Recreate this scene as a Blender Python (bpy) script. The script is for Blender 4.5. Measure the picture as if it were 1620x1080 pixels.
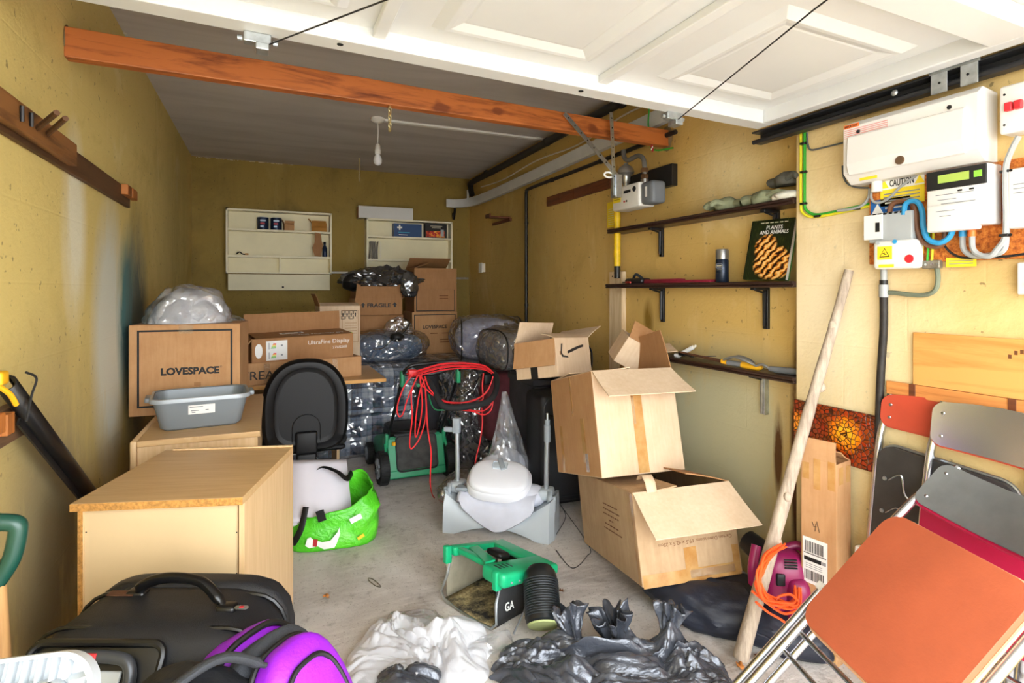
import bpy, bmesh, math, random
from mathutils import Vector, Matrix, Euler, noise
PI = math.pi
for o in list(bpy.data.objects): bpy.data.objects.remove(o)
S = bpy.context.scene
C = S.collection
random.seed(7)
# ---------------- camera ----------------
FPX, HZ, CAMH, YAW = 890.0, 458.0, 1.33, math.atan(390/890.0)
cd = bpy.data.cameras.new('camera'); cam = bpy.data.objects.new('camera', cd); C.objects.link(cam)
cd.sensor_width = 36; cd.lens = 36*FPX/1620; cd.shift_y = -(540-HZ)/1620; cd.clip_start = .02
cam.location = (0,0,CAMH); cam.rotation_euler = (PI/2, 0, -YAW); S.camera = cam
# ---------------- sky, exposure ----------------
W = bpy.data.worlds.new('sky'); S.world = W; W.use_nodes = True
bgn = W.node_tree.nodes['Background']; bgn.inputs[0].default_value = (.93,.97,1,1); bgn.inputs[1].default_value = 7.0
S.view_settings.view_transform = 'Standard'; S.view_settings.look = 'None'
S.view_settings.exposure = 0.80; S.view_settings.gamma = 1.0; S.view_settings.use_curve_mapping = False
S.cycles.max_bounces = 14; S.cycles.diffuse_bounces = 9; S.cycles.transparent_max_bounces = 16
# ---------------- materials ----------------
def lin(c):
    if isinstance(c, str):
        c = [int(c[i:i+2],16)/255 for i in (0,2,4)]
        c = [x/12.92 if x <= .04045 else ((x+.055)/1.055)**2.4 for x in c]
    return (*c[:3], 1)
MATS = {}
class NT:
    def __init__(s, m): s.m = m; s.t = m.node_tree; s.n = s.t.nodes; s.b = s.n['Principled BSDF']; s.tc = None
    def new(s, ty, **kw):
        n = s.n.new(ty)
        for k, v in kw.items(): setattr(n, k, v)
        return n
    def link(s, a, b): s.t.links.new(a, b)
    def coord(s, k='Object'):
        if not s.tc: s.tc = s.n.new('ShaderNodeTexCoord')
        return s.tc.outputs[k]
    def mapping(s, scale=(1,1,1), loc=(0,0,0), rot=(0,0,0)):
        n = s.n.new('ShaderNodeMapping'); n.inputs['Scale'].default_value = scale; n.inputs['Location'].default_value = loc; n.inputs['Rotation'].default_value = rot
        s.link(s.coord(), n.inputs[0]); return n.outputs[0]
    def noise(s, scale=5, detail=4, rough=.6, vec=None, dist=0):
        n = s.n.new('ShaderNodeTexNoise'); n.inputs['Scale'].default_value = scale; n.inputs['Detail'].default_value = detail; n.inputs['Roughness'].default_value = rough; n.inputs['Distortion'].default_value = dist
        s.link(vec or s.coord(), n.inputs['Vector']); return n.outputs[0]
    def ramp(s, fac, stops, interp='LINEAR'):
        n = s.n.new('ShaderNodeValToRGB'); n.color_ramp.interpolation = interp
        e = n.color_ramp.elements
        while len(e) < len(stops): e.new(.5)
        for i, (p, c) in enumerate(stops):
            e[i].position = p; e[i].color = lin(c) if not isinstance(c, (int,float)) else (c,c,c,1)
        s.link(fac, n.inputs[0]); return n.outputs[0]
    def mix(s, fac, a, b, blend='MIX'):
        n = s.n.new('ShaderNodeMix'); n.data_type = 'RGBA'; n.blend_type = blend
        for v, i in ((fac,0),(a,6),(b,7)):
            if hasattr(v, 'links') or hasattr(v, 'is_linked'): s.link(v, n.inputs[i])
            elif i == 0: n.inputs[0].default_value = v
            else: n.inputs[i].default_value = lin(v)
        return n.outputs[2]
    def math(s, op, a, b=0.0, clamp=False):
        n = s.n.new('ShaderNodeMath'); n.operation = op; n.use_clamp = clamp
        for v, i in ((a,0),(b,1)):
            if isinstance(v, (int,float)): n.inputs[i].default_value = v
            else: s.link(v, n.inputs[i])
        return n.outputs[0]
    def near(s, p, r, stretch=(1,1,1)):           # 1 at p falling to 0 at distance r
        v = s.n.new('ShaderNodeVectorMath'); v.operation = 'SUBTRACT'; s.link(s.coord(), v.inputs[0]); v.inputs[1].default_value = p
        m = s.n.new('ShaderNodeVectorMath'); m.operation = 'MULTIPLY'; s.link(v.outputs[0], m.inputs[0]); m.inputs[1].default_value = stretch
        l = s.n.new('ShaderNodeVectorMath'); l.operation = 'LENGTH'; s.link(m.outputs[0], l.inputs[0])
        n = s.n.new('ShaderNodeMapRange'); s.link(l.outputs['Value'], n.inputs[0]); n.inputs[1].default_value = r; n.inputs[2].default_value = 0; n.clamp = True
        return n.outputs[0]
    def bump(s, h, strength=.3, dist=.01):
        n = s.n.new('ShaderNodeBump'); n.inputs['Strength'].default_value = strength; n.inputs['Distance'].default_value = dist
        s.link(h, n.inputs['Height']); s.link(n.outputs[0], s.b.inputs['Normal'])
    def color(s, c): s.link(c, s.b.inputs['Base Color'])
def mat(name, col, rough=.6, metal=0, var=.12, vs=6, bump=0, bs=40, spec=.5, coat=0, stretch=(1,1,1), trans=0):
    if name in MATS: return MATS[name]
    m = bpy.data.materials.new(name); m.use_nodes = True; MATS[name] = m; t = NT(m); c = lin(col)
    t.b.inputs['Roughness'].default_value = rough; t.b.inputs['Metallic'].default_value = metal; t.b.inputs['Specular IOR Level'].default_value = spec
    t.b.inputs['Coat Weight'].default_value = coat
    if trans: t.b.inputs['Transmission Weight'].default_value = trans
    n = t.noise(vs, 5, .6, t.mapping(stretch))
    lo = tuple(x*(1-var) for x in c[:3]); hi = tuple(min(1, x*(1+var)) for x in c[:3])
    t.color(t.ramp(n, [(.3, lo), (.7, hi)]))
    if bump: t.bump(t.noise(bs, 3, .6), bump, .004)
    return m
def clear_plastic(name, col, alpha=.35, rough=.15, bs=25, bstr=.5, bd=.01, gloss=.14):
    m = bpy.data.materials.new(name); m.use_nodes = True; MATS[name] = m; t = NT(m)
    t.b.inputs['Base Color'].default_value = lin(col); t.b.inputs['Roughness'].default_value = rough
    vo = t.new('ShaderNodeTexVoronoi'); vo.feature = 'DISTANCE_TO_EDGE'; vo.inputs['Scale'].default_value = bs
    dn = t.new('ShaderNodeVectorMath'); dn.operation = 'ADD'; nn = t.new('ShaderNodeTexNoise'); nn.inputs['Scale'].default_value = bs*.6; t.link(t.coord(), nn.inputs['Vector']); t.link(t.coord(), dn.inputs[0])
    sc_ = t.new('ShaderNodeVectorMath'); sc_.operation = 'SCALE'; sc_.inputs['Scale'].default_value = .16; t.link(nn.outputs['Color'], sc_.inputs[0]); t.link(sc_.outputs[0], dn.inputs[1]); t.link(dn.outputs[0], vo.inputs['Vector'])
    t.bump(vo.outputs['Distance'], bstr, bd)
    tr = t.new('ShaderNodeBsdfTransparent'); mx = t.new('ShaderNodeMixShader'); out = t.n['Material Output']
    fr = t.new('ShaderNodeLayerWeight'); fr.inputs[0].default_value = .35; gl = t.new('ShaderNodeBsdfGlossy'); gl.inputs['Roughness'].default_value = rough; m2 = t.new('ShaderNodeMixShader')
    t.link(t.b.inputs['Normal'].links[0].from_socket, gl.inputs['Normal'])
    mx.inputs[0].default_value = alpha; t.link(tr.outputs[0], mx.inputs[1]); t.link(t.b.outputs[0], mx.inputs[2])
    t.link(t.math('ADD', t.math('MULTIPLY', fr.outputs['Facing'], .5), gloss, True), m2.inputs[0]); t.link(mx.outputs[0], m2.inputs[1]); t.link(gl.outputs[0], m2.inputs[2]); t.link(m2.outputs[0], out.inputs['Surface'])
    return m
def wall_mat(name, base, light, dark, spots=()):
    m = bpy.data.materials.new(name); m.use_nodes = True; t = NT(m); t.b.inputs['Roughness'].default_value = .75
    n1 = t.noise(1.1, 5, .62, None, .4); col = t.ramp(n1, [(.28, dark), (.46, base), (.62, base), (.8, light)])
    st = t.noise(2.2, 6, .7, t.mapping((1.6,1.6,.22)), .3)      # damp runs and streaks
    col = t.mix(t.math('MULTIPLY', t.ramp(st, [(.55, 0.0), (.75, 1.0)]), .4), col, dark)
    st2 = t.noise(3.1, 5, .7, t.mapping((1.2,1.2,.3), (4,2,1)), .3)
    col = t.mix(t.math('MULTIPLY', t.ramp(st2, [(.58, 0.0), (.72, 1.0)]), .45), col, light)
    sp = t.noise(38, 3, .55); col = t.mix(t.math('MULTIPLY', t.ramp(sp, [(.67, 0.0), (.72, 1.0)]), .6), col, '4a3a1c')
    sg = t.noise(6.5, 7, .75, None, .6); col = t.mix(t.math('MULTIPLY', t.ramp(sg, [(.56, 0.0), (.70, 1.0)]), .35), col, dark)
    for p, r, stretch, c, amt, nscale in spots:
        k = t.math('MULTIPLY', t.near(p, r, stretch), amt); nz = t.ramp(t.noise(nscale, 6, .7, t.mapping((1,1,.35))), [(.25, 0.0), (.52, 1.0)])
        col = t.mix(t.math('MULTIPLY', k, nz, True), col, c)
    t.color(col)
    br = t.new('ShaderNodeTexBrick'); br.inputs['Scale'].default_value = 1; br.inputs['Brick Width'].default_value = .45; br.inputs['Row Height'].default_value = .225; br.inputs['Mortar Size'].default_value = .006; br.inputs['Mortar Smooth'].default_value = 1
    sx = t.new('ShaderNodeSeparateXYZ'); t.link(t.coord(), sx.inputs[0]); cb = t.new('ShaderNodeCombineXYZ')
    t.link(t.math('ADD', sx.outputs[0], sx.outputs[1]), cb.inputs[0]); t.link(sx.outputs[2], cb.inputs[1]); t.link(cb.outputs[0], br.inputs['Vector'])
    h = t.math('ADD', t.math('MULTIPLY', br.outputs['Fac'], -.12), t.math('ADD', t.noise(9, 5, .6), t.math('MULTIPLY', t.noise(70, 3, .6), .35)))
    t.bump(h, .35, .012); MATS[name] = m; return m
def wood_mat(name, base, dark, rough=.55, axis=0, scale=1.0, knots=True):
    if name in MATS: return MATS[name]
    m = bpy.data.materials.new(name); m.use_nodes = True; MATS[name] = m; t = NT(m); t.b.inputs['Roughness'].default_value = rough
    sc = [14*scale]*3; sc[axis] = 1.1*scale
    g = t.noise(2.2, 6, .65, t.mapping(sc), .5); col = t.ramp(g, [(.3, dark), (.55, base), (.8, base)])
    if knots:
        ks = [9*scale]*3; ks[axis] = 5*scale
        k = t.noise(1, 2, .4, t.mapping(ks, (1.3,.4,2))); col = t.mix(t.math('MULTIPLY', t.ramp(k, [(.68, 0.0), (.73, 1.0)]), .8), col, dark)
    t.color(col); t.bump(g, .2, .003); return m
# ---------------- mesh helpers ----------------
class MB:
    def __init__(s): s.v = []; s.f = []; s.sm = []
    def add(s, vs, fs, smooth=False, M=None):
        k = len(s.v); s.v += [tuple(M @ Vector(p)) if M else tuple(p) for p in vs]; s.f += [tuple(i+k for i in f) for f in fs]; s.sm += [smooth]*len(fs); return s
    def box(s, lo, hi, M=None):
        x0,y0,z0 = lo; x1,y1,z1 = hi
        return s.add([(x0,y0,z0),(x1,y0,z0),(x1,y1,z0),(x0,y1,z0),(x0,y0,z1),(x1,y0,z1),(x1,y1,z1),(x0,y1,z1)],
            [(0,3,2,1),(4,5,6,7),(0,1,5,4),(1,2,6,5),(2,3,7,6),(3,0,4,7)], False, M)
    def cbox(s, c, d, M=None): return s.box([c[i]-d[i]/2 for i in range(3)], [c[i]+d[i]/2 for i in range(3)], M)
    def rbox(s, lo, hi, r, seg=3, M=None):          # box with all edges rounded
        bm = bmesh.new(); bmesh.ops.create_cube(bm, size=1)
        for v in bm.verts: v.co = Vector([lo[i]+(v.co[i]+.5)*(hi[i]-lo[i]) for i in range(3)])
        bmesh.ops.bevel(bm, geom=list(bm.edges), offset=r, segments=seg, profile=.5, affect='EDGES')
        s.bm(bm, M, True); return s
    def bm(s, bm, M=None, smooth=False):
        bm.verts.index_update(); s.add([v.co.copy() for v in bm.verts], [[v.index for v in f.verts] for f in bm.faces], smooth, M); bm.free(); return s
    def tube(s, pts, r, seg=8, closed=False, cap=True, M=None, flat=1.0):
        pts = [Vector(p) for p in pts]; n = len(pts); vs = []; fs = []
        rr = r if isinstance(r, (list,tuple)) else [r]*n
        t0 = (pts[1]-pts[0]).normalized(); up = Vector((0,0,1)) if abs(t0.z) < .9 else Vector((1,0,0)); nrm = t0.cross(up).normalized()
        for i, p in enumerate(pts):
            if closed: tg = (pts[(i+1) % n]-pts[i-1])
            else: tg = pts[min(i+1,n-1)]-pts[max(i-1,0)]
            if tg.length < 1e-9: tg = t0
            tg.normalize(); nrm = (nrm - tg*nrm.dot(tg))
            if nrm.length < 1e-6: nrm = tg.orthogonal()
            nrm.normalize(); bn = tg.cross(nrm)
            for k in range(seg):
                a = 2*PI*k/seg; vs.append(p + (nrm*math.cos(a) + bn*math.sin(a)*flat)*rr[i])
        m = n if closed else n-1
        for i in range(m):
            for k in range(seg):
                a = i*seg+k; b = i*seg+(k+1) % seg; c = ((i+1) % n)*seg+(k+1) % seg; d = ((i+1) % n)*seg+k; fs.append((a,b,c,d))
        s.add(vs, fs, True, M)
        if cap and not closed: s.add(vs[:seg], [tuple(range(seg))[::-1]], False, M); s.add(vs[-seg:], [tuple(range(seg))], False, M)
        return s
    def lathe(s, prof, seg=24, M=None, cap=True):   # prof [(r,z)]
        vs = []; fs = []
        for r, z in prof:
            for k in range(seg): a = 2*PI*k/seg; vs.append((r*math.cos(a), r*math.sin(a), z))
        for i in range(len(prof)-1):
            for k in range(seg): fs.append((i*seg+k, i*seg+(k+1) % seg, (i+1)*seg+(k+1) % seg, (i+1)*seg+k))
        s.add(vs, fs, True, M)
        if cap: s.add(vs[:seg], [tuple(range(seg))[::-1]], False, M); s.add(vs[-seg:], [tuple(range(seg))], False, M)
        return s
    def prism(s, poly, h, M=None, z0=0.0, smooth=False):        # polygon in xy, extruded z0..z0+h
        n = len(poly); vs = [(p[0],p[1],z0) for p in poly]+[(p[0],p[1],z0+h) for p in poly]
        s.add(vs, [tuple(range(n))[::-1], tuple(range(n,2*n))], False, M)
        return s.add(vs, [(i,(i+1) % n,n+(i+1) % n,n+i) for i in range(n)], smooth, M)
    def grid(s, pts, smooth=True, M=None):          # pts[i][j]
        n, m = len(pts), len(pts[0])
        return s.add([p for row in pts for p in row], [(i*m+j,(i+1)*m+j,(i+1)*m+j+1,i*m+j+1) for i in range(n-1) for j in range(m-1)], smooth, M)
OFF = {}
def link(name, me, m, parent=None):
    o = bpy.data.objects.new(name, me); C.objects.link(o)
    if m is not None: me.materials.append(MATS[m] if isinstance(m, str) else m)
    if parent is not None:
        o.parent = parent
        if parent.name in OFF: me.transform(Matrix.Translation(-OFF[parent.name])); OFF[o.name] = Vector((0,0,0)) + OFF[parent.name]
    return o
def obj(name, mb, m, parent=None, bevel=0, label=None, solid=0, sub=0, kind=None):
    me = bpy.data.meshes.new(name); me.from_pydata(mb.v, [], mb.f); me.validate(); me.update()
    if any(mb.sm): me.polygons.foreach_set('use_smooth', (mb.sm+[False]*len(me.polygons))[:len(me.polygons)])
    if any(mb.sm): me.set_sharp_from_angle(angle=.75)
    o = link(name, me, m, parent)
    if solid: md = o.modifiers.new('thickness', 'SOLIDIFY'); md.thickness = solid; md.offset = 0
    if sub: md = o.modifiers.new('smooth', 'SUBSURF'); md.levels = md.render_levels = sub
    if bevel: md = o.modifiers.new('bevel', 'BEVEL'); md.width = bevel; md.segments = 2; md.limit_method = 'ANGLE'; md.angle_limit = .6
    if label: o['label'] = label
    if kind: o['kind'] = kind
    return o
def tag(o, label, cat, group=None):
    o['label'] = label; o['category'] = cat
    if group: o['group'] = group
    return o
def thing(name, label, cat, loc=(0,0,0), rot=(0,0,0), group=None, world=False):
    o = bpy.data.objects.new(name, None); C.objects.link(o); o.location = loc; o.rotation_euler = rot; o.empty_display_size = .05
    if world: OFF[o.name] = Vector(loc)
    return tag(o, label, cat, group)
def struct(name, mb, m, bevel=0):
    o = obj(name, mb, m, None, bevel); o['kind'] = 'structure'; return o
def text(s, M, width, m, parent, name='lettering', height=None, bold=0.0, ext=.0004):
    cu = bpy.data.curves.new('t', 'FONT'); cu.body = s; cu.size = 1; cu.offset = bold; cu.extrude = .001; cu.resolution_u = 3
    to = bpy.data.objects.new('t', cu); C.objects.link(to); me = bpy.data.meshes.new_from_object(to.evaluated_get(bpy.context.evaluated_depsgraph_get())); bpy.data.objects.remove(to)
    xs = [v.co.x for v in me.vertices]; ys = [v.co.y for v in me.vertices]
    if not xs: return None
    sx = width/(max(xs)-min(xs)); sy = sx if height is None else height/(max(ys)-min(ys))
    cx, cy = (max(xs)+min(xs))/2, (max(ys)+min(ys))/2
    for v in me.vertices: v.co = M @ Vector(((v.co.x-cx)*sx, (v.co.y-cy)*sy, v.co.z*ext/.001))
    me.materials.clear(); me.name = name
    return link(name, me, m, parent)
def face_M(o, x, y):       # o origin; x,y directions in plane; z = normal
    x = Vector(x).normalized(); z = x.cross(Vector(y)).normalized(); y = z.cross(x)
    return Matrix(((x.x,y.x,z.x,o[0]),(x.y,y.y,z.y,o[1]),(x.z,y.z,z.z,o[2]),(0,0,0,1)))
def arc(c, r, a0, a1, n=8): return [(c[0]+r*math.cos(a0+(a1-a0)*i/n), c[1]+r*math.sin(a0+(a1-a0)*i/n)) for i in range(n+1)]
def rrect(w, h, r, n=5):   # rounded rectangle centred at 0
    P_ = []
    for cx, cy, a in ((w/2-r,h/2-r,0),(-w/2+r,h/2-r,PI/2),(-w/2+r,-h/2+r,PI),(w/2-r,-h/2+r,1.5*PI)): P_ += arc((cx,cy), r, a, a+PI/2, n)
    return P_
def spline(pts, n=8, closed=False):     # Catmull-Rom
    pts = [Vector(p) for p in pts]; out = []; N = len(pts)
    for i in range(N if closed else N-1):
        p0 = pts[(i-1) % N] if closed or i > 0 else pts[0]; p1 = pts[i]; p2 = pts[(i+1) % N]; p3 = pts[(i+2) % N] if closed or i+2 < N else pts[-1]
        for k in range(n):
            t = k/n; out.append(.5*((2*p1)+(p2-p0)*t+(2*p0-5*p1+4*p2-p3)*t*t+(3*p1-p0-3*p2+p3)*t*t*t))
    if not closed: out.append(pts[-1])
    return out
def at(u, v, X=None, Y=None, Z=None):   # photograph pixel to a point on a known plane of the room
    a = (u-810)/FPX; s, c = math.sin(YAW), math.cos(YAW); d = Vector((s+a*c, c-a*s, -(v-HZ)/FPX))
    t = X/d.x if X is not None else Y/d.y if Y is not None else (Z-CAMH)/d.z
    return d*t + Vector((0,0,CAMH))
def drape(outline_w, outline_d, hmax, seed, peaks, nx=120, ny=60, stretch=(5,11), fold=.5):     # crumpled sheet lying on the floor
    top = []
    for i in range(nx+1):
        row = []
        for j in range(ny+1):
            a, b = -1+2*i/nx, -1+2*j/ny; k = .88+.12*noise.noise(Vector((a*3,b*3,seed))); x = outline_w*a*(1-.10*b*b)*k; y = outline_d*b*math.sqrt(max(.0,1-.55*a**4))*k
            env = max(0,(1-a**6)*(1-b**6))**.6
            q = Vector((x*stretch[0],y*stretch[1],seed)); w = q+Vector((noise.noise(q*.5),noise.noise(q*.5+Vector((9,2,4))),0))*1.2
            f = abs(noise.noise(w))*1.3+.55*abs(noise.noise(w*2.1))+.22*abs(noise.noise(w*4.6))+.18*crease(w*1.6,seed)
            h = hmax*(1-fold+fold*1.3*f)
            for px, py, pr, ph in peaks: h += ph*math.exp(-((x-px)**2+(y-py)**2)/(pr*pr))*(.6+.6*f)
            row.append((x+.03*env*noise.noise(w*.9+Vector((3,3,3))), y+.03*env*noise.noise(w*.9+Vector((6,1,2))), .003+max(0,h*env)))
        top.append(row)
    mb = MB().grid(top, True); bot = [[(p[0],p[1],.0015) for p in row] for row in (top[0],top[-1])]
    return mb
def ridge(p, octs=4, seed=0.0):
    r = 0; a = .5; f = 1
    for _ in range(octs): r += a*(1-2*abs(noise.noise(Vector(p)*f+Vector((seed,seed*1.7,-seed))))); a *= .55; f *= 2.1
    return r
def crease(p, seed=0.0):       # folded-film relief: creased facets
    p = Vector(p)+Vector((seed*.37,seed*.71,seed*.13)); w = p+Vector((noise.noise(p*.8),noise.noise(p*.8+Vector((5,1,2))),noise.noise(p*.8+Vector((1,7,3)))))*.7
    d1, _ = noise.voronoi(w); d2, _ = noise.voronoi(w*2.3); return (d1[1]-d1[0])*.9+(d2[1]-d2[0])*.4-.45
def film(rad, seed, amp=.3, freq=6.0, sub=5, floor=None, power=2.0, base=None):     # crumpled plastic film form
    bm = bmesh.new(); bmesh.ops.create_icosphere(bm, subdivisions=sub, radius=1)
    for v in bm.verts:
        d = v.co.normalized()
        if power != 2.0: d = d*(abs(d.x)**power+abs(d.y)**power+abs(d.z)**power)**(-1/power)
        q = Vector((d.x*rad[0], d.y*rad[1], d.z*rad[2])); q *= 1+amp*.5*ridge(q*freq*.35, 2, seed)
        q += d.normalized()*amp*.22*min(rad)*2*crease(q*freq, seed)
        if floor is not None and q.z < floor: q.z = floor+(q.z-floor)*.03
        v.co = q
    return MB().bm(bm, None, True)
def gather(h, r0, r1, seed, pleats=9, n=72, m=16, lean=(0,0)):      # gathered, pleated bag mouth
    rows = []
    for i in range(m+1):
        k = i/m; row = []
        for j in range(n+1):
            a = 2*PI*(j % n)/n; q = Vector((math.cos(a)*1.5,math.sin(a)*1.5,k*1.2+seed)); f = .32*math.sin(pleats*a+3*noise.noise(q)+k)*(.4+.6*k)+.35*noise.noise(q*1.7)
            rr = (r0+(r1-r0)*k**1.4)*(1+f); row.append((rr*math.cos(a)+lean[0]*k*k, rr*math.sin(a)+lean[1]*k*k, h*k*(1+.28*noise.noise(q*2.3))))
        rows.append(row)
    return MB().grid(rows, True)
def blob(rad, seed, amp=.3, freq=3.0, sub=4, floor=None, sx=(1,1,1), power=2.0, octs=4):   # crumpled closed form
    bm = bmesh.new(); bmesh.ops.create_icosphere(bm, subdivisions=sub, radius=1)
    for v in bm.verts:
        d = v.co.normalized()
        if power != 2.0:
            k = (abs(d.x)**power+abs(d.y)**power+abs(d.z)**power)**(-1/power); d = d*k
        q = Vector((d.x*rad[0], d.y*rad[1], d.z*rad[2])); k = 1+amp*ridge(Vector((q.x*sx[0],q.y*sx[1],q.z*sx[2]))*freq, octs, seed)*.6
        q *= k
        if floor is not None and q.z < floor: q.z = floor + (q.z-floor)*.04
        v.co = q
    return MB().bm(bm, None, True)
# ================= the room =================
XL, XR, XP, YB, ZC, YF = -.62, 2.07, 1.96, 5.9, 2.554, -.25
wall_mat('paint_left', 'd3bd74', 'e2d3a2', 'b39c52', [((XL,2.95,1.12), .55, (1,1.7,.8), 'cfd0c0', 2.2, 3), ((XL,3.3,1.2), .42, (1,1.6,.85), '4f7f80', 2.0, 5), ((XL,3.5,1.1), .5, (1,1.4,.7), '5a6258', 1.8, 4), ((XL,2.2,.55), .7, (1,1,.9), '9a8a62', 1.5, 3), ((XL,2.45,1.55), .25, (1,1.5,.6), 'e2dcc0', 1.8, 3), ((XL,5.0,1.6), .9, (1,1,.6), '8d7b34', .6, 2)])
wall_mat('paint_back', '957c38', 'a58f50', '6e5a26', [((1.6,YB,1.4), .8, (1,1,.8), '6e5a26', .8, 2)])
wall_mat('paint_right', 'd0ae64', 'e6d09c', 'b08e4a', [((XR,2.15,.55), .62, (1,.75,1), 'bdb894', 2.0, 1.6), ((XR,4.5,1.5), 1.1, (1,1,.6), 'a08a4c', .8, 2), ((XR,1.69,.65), .5, (1,9,.75), '4a2a10', 3.0, 7), ((XR,1.8,.62), .18, (1,6,.8), '5a3a18', 2.4, 6), ((XR,2.72,1.14), .14, (1,2.4,.9), '8a6a1c', 1.8, 3), ((XR,2.1,1.9), .35, (1,1,1), 'ecdcae', .8, 2)])
wall_mat('paint_pier', 'd6b97c', 'e8d6aa', 'bd9c5a', [((XP,1.5,1.25), .5, (1,1,.6), 'eee0bd', .9, 2), ((XP,1.45,.4), .6, (1,1,.8), 'a9a585', .9, 2)])
m = bpy.data.materials.new('concrete'); m.use_nodes = True; t = NT(m); MATS['concrete'] = m
n = t.noise(1.6, 6, .65, None, .5); col = t.ramp(n, [(.3, 'a49c95'), (.5, 'c9c3bd'), (.72, 'e0dcd8')])
br_ = t.noise(5, 4, .7, t.mapping((1.2,9,1), rot=(0,0,.25))); col = t.mix(t.math('MULTIPLY', t.ramp(br_, [(.5, 0.0), (.72, 1.0)]), .5), col, 'ddd8d2')
g2 = t.noise(14, 5, .65); col = t.mix(t.math('MULTIPLY', t.ramp(g2, [(.56, 0.0), (.7, 1.0)]), .45), col, '6b6058')
g3 = t.noise(120, 2, .5); col = t.mix(t.math('MULTIPLY', t.ramp(g3, [(.64, 0.0), (.7, 1.0)]), .6), col, '55493d')
d_ = t.noise(2.6, 5, .7, t.mapping(loc=(3,1,0))); col = t.mix(t.math('MULTIPLY', t.ramp(d_, [(.58, 0.0), (.7, 1.0)]), .5), col, '7a6a58')
t.color(col); t.b.inputs['Roughness'].default_value = .85; t.bump(t.math('ADD', br_, t.noise(60, 4, .6)), .35, .008)
m = bpy.data.materials.new('ceiling_board'); m.use_nodes = True; t = NT(m); MATS['ceiling_board'] = m
n = t.noise(1.3, 5, .6, t.mapping((.5,2.5,1)), .8); t.color(t.ramp(n, [(.3, 'b3adaa'), (.55, 'c6c1be'), (.8, 'd2cdca')])); t.b.inputs['Roughness'].default_value = .8; t.bump(t.noise(12, 4, .6), .2, .006)
struct('floor', MB().box((XL-.15,YF,-.12), (XR+.15,YB+.15,0)), 'concrete')
struct('ceiling', MB().box((XL-.15,YF,ZC), (XR+.15,YB+.15,ZC+.12)), 'ceiling_board')
struct('wall_left', MB().box((XL-.15,YF,0), (XL,YB+.15,ZC)), 'paint_left')
struct('wall_right', MB().box((XR,YF,0), (XR+.15,YB+.15,ZC)), 'paint_right')
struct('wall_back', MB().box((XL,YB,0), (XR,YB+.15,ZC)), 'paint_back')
struct('wall_pier', MB().box((XP,YF+.1,0), (XR,1.62,ZC)), 'paint_pier', .006)
mat('render_outside', 'b9aa95', .9, bump=.3)
struct('wall_front', MB().box((XL-.15,YF-.1,2.16), (XR+.15,YF,ZC+.12)).box((XL-.15,YF-.1,0), (XL+.08,YF,2.16)).box((XP-.02,YF-.1,0), (XR+.15,YF,2.16)), 'render_outside')
mat('driveway_mat', 'b5afa6', .9, var=.2, vs=3, bump=.3)
struct('driveway', MB().box((-9,-14,-.16), (11,YF-.0,-.03)), 'driveway_mat')
# loose plaster line where ceiling meets back wall and left wall
mat('plaster', 'd8d2c4', .9, bump=.4)
def crumbs(name, a, b, n, w, mt):
    mb = MB(); a = Vector(a); b = Vector(b)
    for i in range(n):
        p = a.lerp(b, random.random()); r = w*random.uniform(.3,1)
        mb.cbox(p, (r*random.uniform(1,4), r*random.uniform(1,4) if abs(a.y-b.y) > .1 else r*.5, r*.6), None)
    return struct(name, mb, mt)
crumbs('trim_1', (XL+.02,YB-.008,ZC-.008), (.25,YB-.008,ZC-.006), 60, .007, 'plaster')
crumbs('trim_2', (XL+.008,1.9,ZC-.006), (XL+.008,4.2,ZC-.006), 50, .004, 'plaster')
# ================= up-and-over garage door, open overhead =================
mat('door_white', 'd6d8d8', .38, var=.03, vs=3)
mat('galv', 'b9bfc2', .35, .9, var=.2, vs=30); mat('steel_dark', '3c3c3e', .4, .8); mat('black_paint', '17171a', .38, var=.3)
mat('rail_black', '2b2c2f', .42, .3, var=.2)
mat('hole', '0a0a0a', .9)
door = thing('garage_door', 'white panelled up-and-over garage door held open overhead', 'garage door', (0,0,0))
door.location = (0, 0, 2.040); door.rotation_euler = (0, math.atan(.026), 0)
DX0, DX1, DY1, DY0 = -.52, 1.86, 1.72, -.42
zz = .035
obj('skin', MB().box((DX0,DY0,zz+.014), (DX1,DY1,zz+.022)), 'door_white', door)
obj('edge_rail', MB().box((DX0,DY1-.075,-.002), (DX1,DY1,zz+.02)), 'door_white', door, .004, 'folded white steel edge of the door')
obj('edge_rail', MB().box((DX1-.05,DY0,-.002), (DX1,DY1-.075,zz+.02)), 'door_white', door, .004)
obj('edge_rail', MB().box((DX0,DY0,-.002), (DX0+.05,DY1-.075,zz+.02)), 'door_white', door, .004)
for x in (.30, 1.06): obj('stile', MB().box((x-.018,DY0,zz-.012), (x+.018,DY1-.075,zz+.014)), 'door_white', door, .003)
obj('cross_rail', MB().box((DX0+.05,.775,-.004), (DX1-.05,.885,zz+.014)), 'door_white', door, .006)
def door_panel(x0, x1, y0, y1):
    mb = MB(); zs = [zz+.014, zz-.004, zz-.002, zz+.010, zz+.008]; ins = [0,.03,.045,.075,.082]
    rings = [[(x0+i,y0+i,z),(x1-i,y0+i,z),(x1-i,y1-i,z),(x0+i,y1-i,z)] for i, z in zip(ins, zs)]
    vs = [p for r in rings for p in r]; fs = [(4*k+j,4*k+(j+1) % 4,4*k+4+(j+1) % 4,4*k+4+j) for k in range(4) for j in range(4)]
    fs.append((16,17,18,19)); mb.add(vs, fs); obj('panel', mb, 'door_white', door, .002)
for x0, x1 in ((-.40,.20),(.43,.96),(1.22,1.75)):
    for y0, y1 in ((1.03,1.56),(.12,.70)): door_panel(x0, x1, y0, y1)
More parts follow.
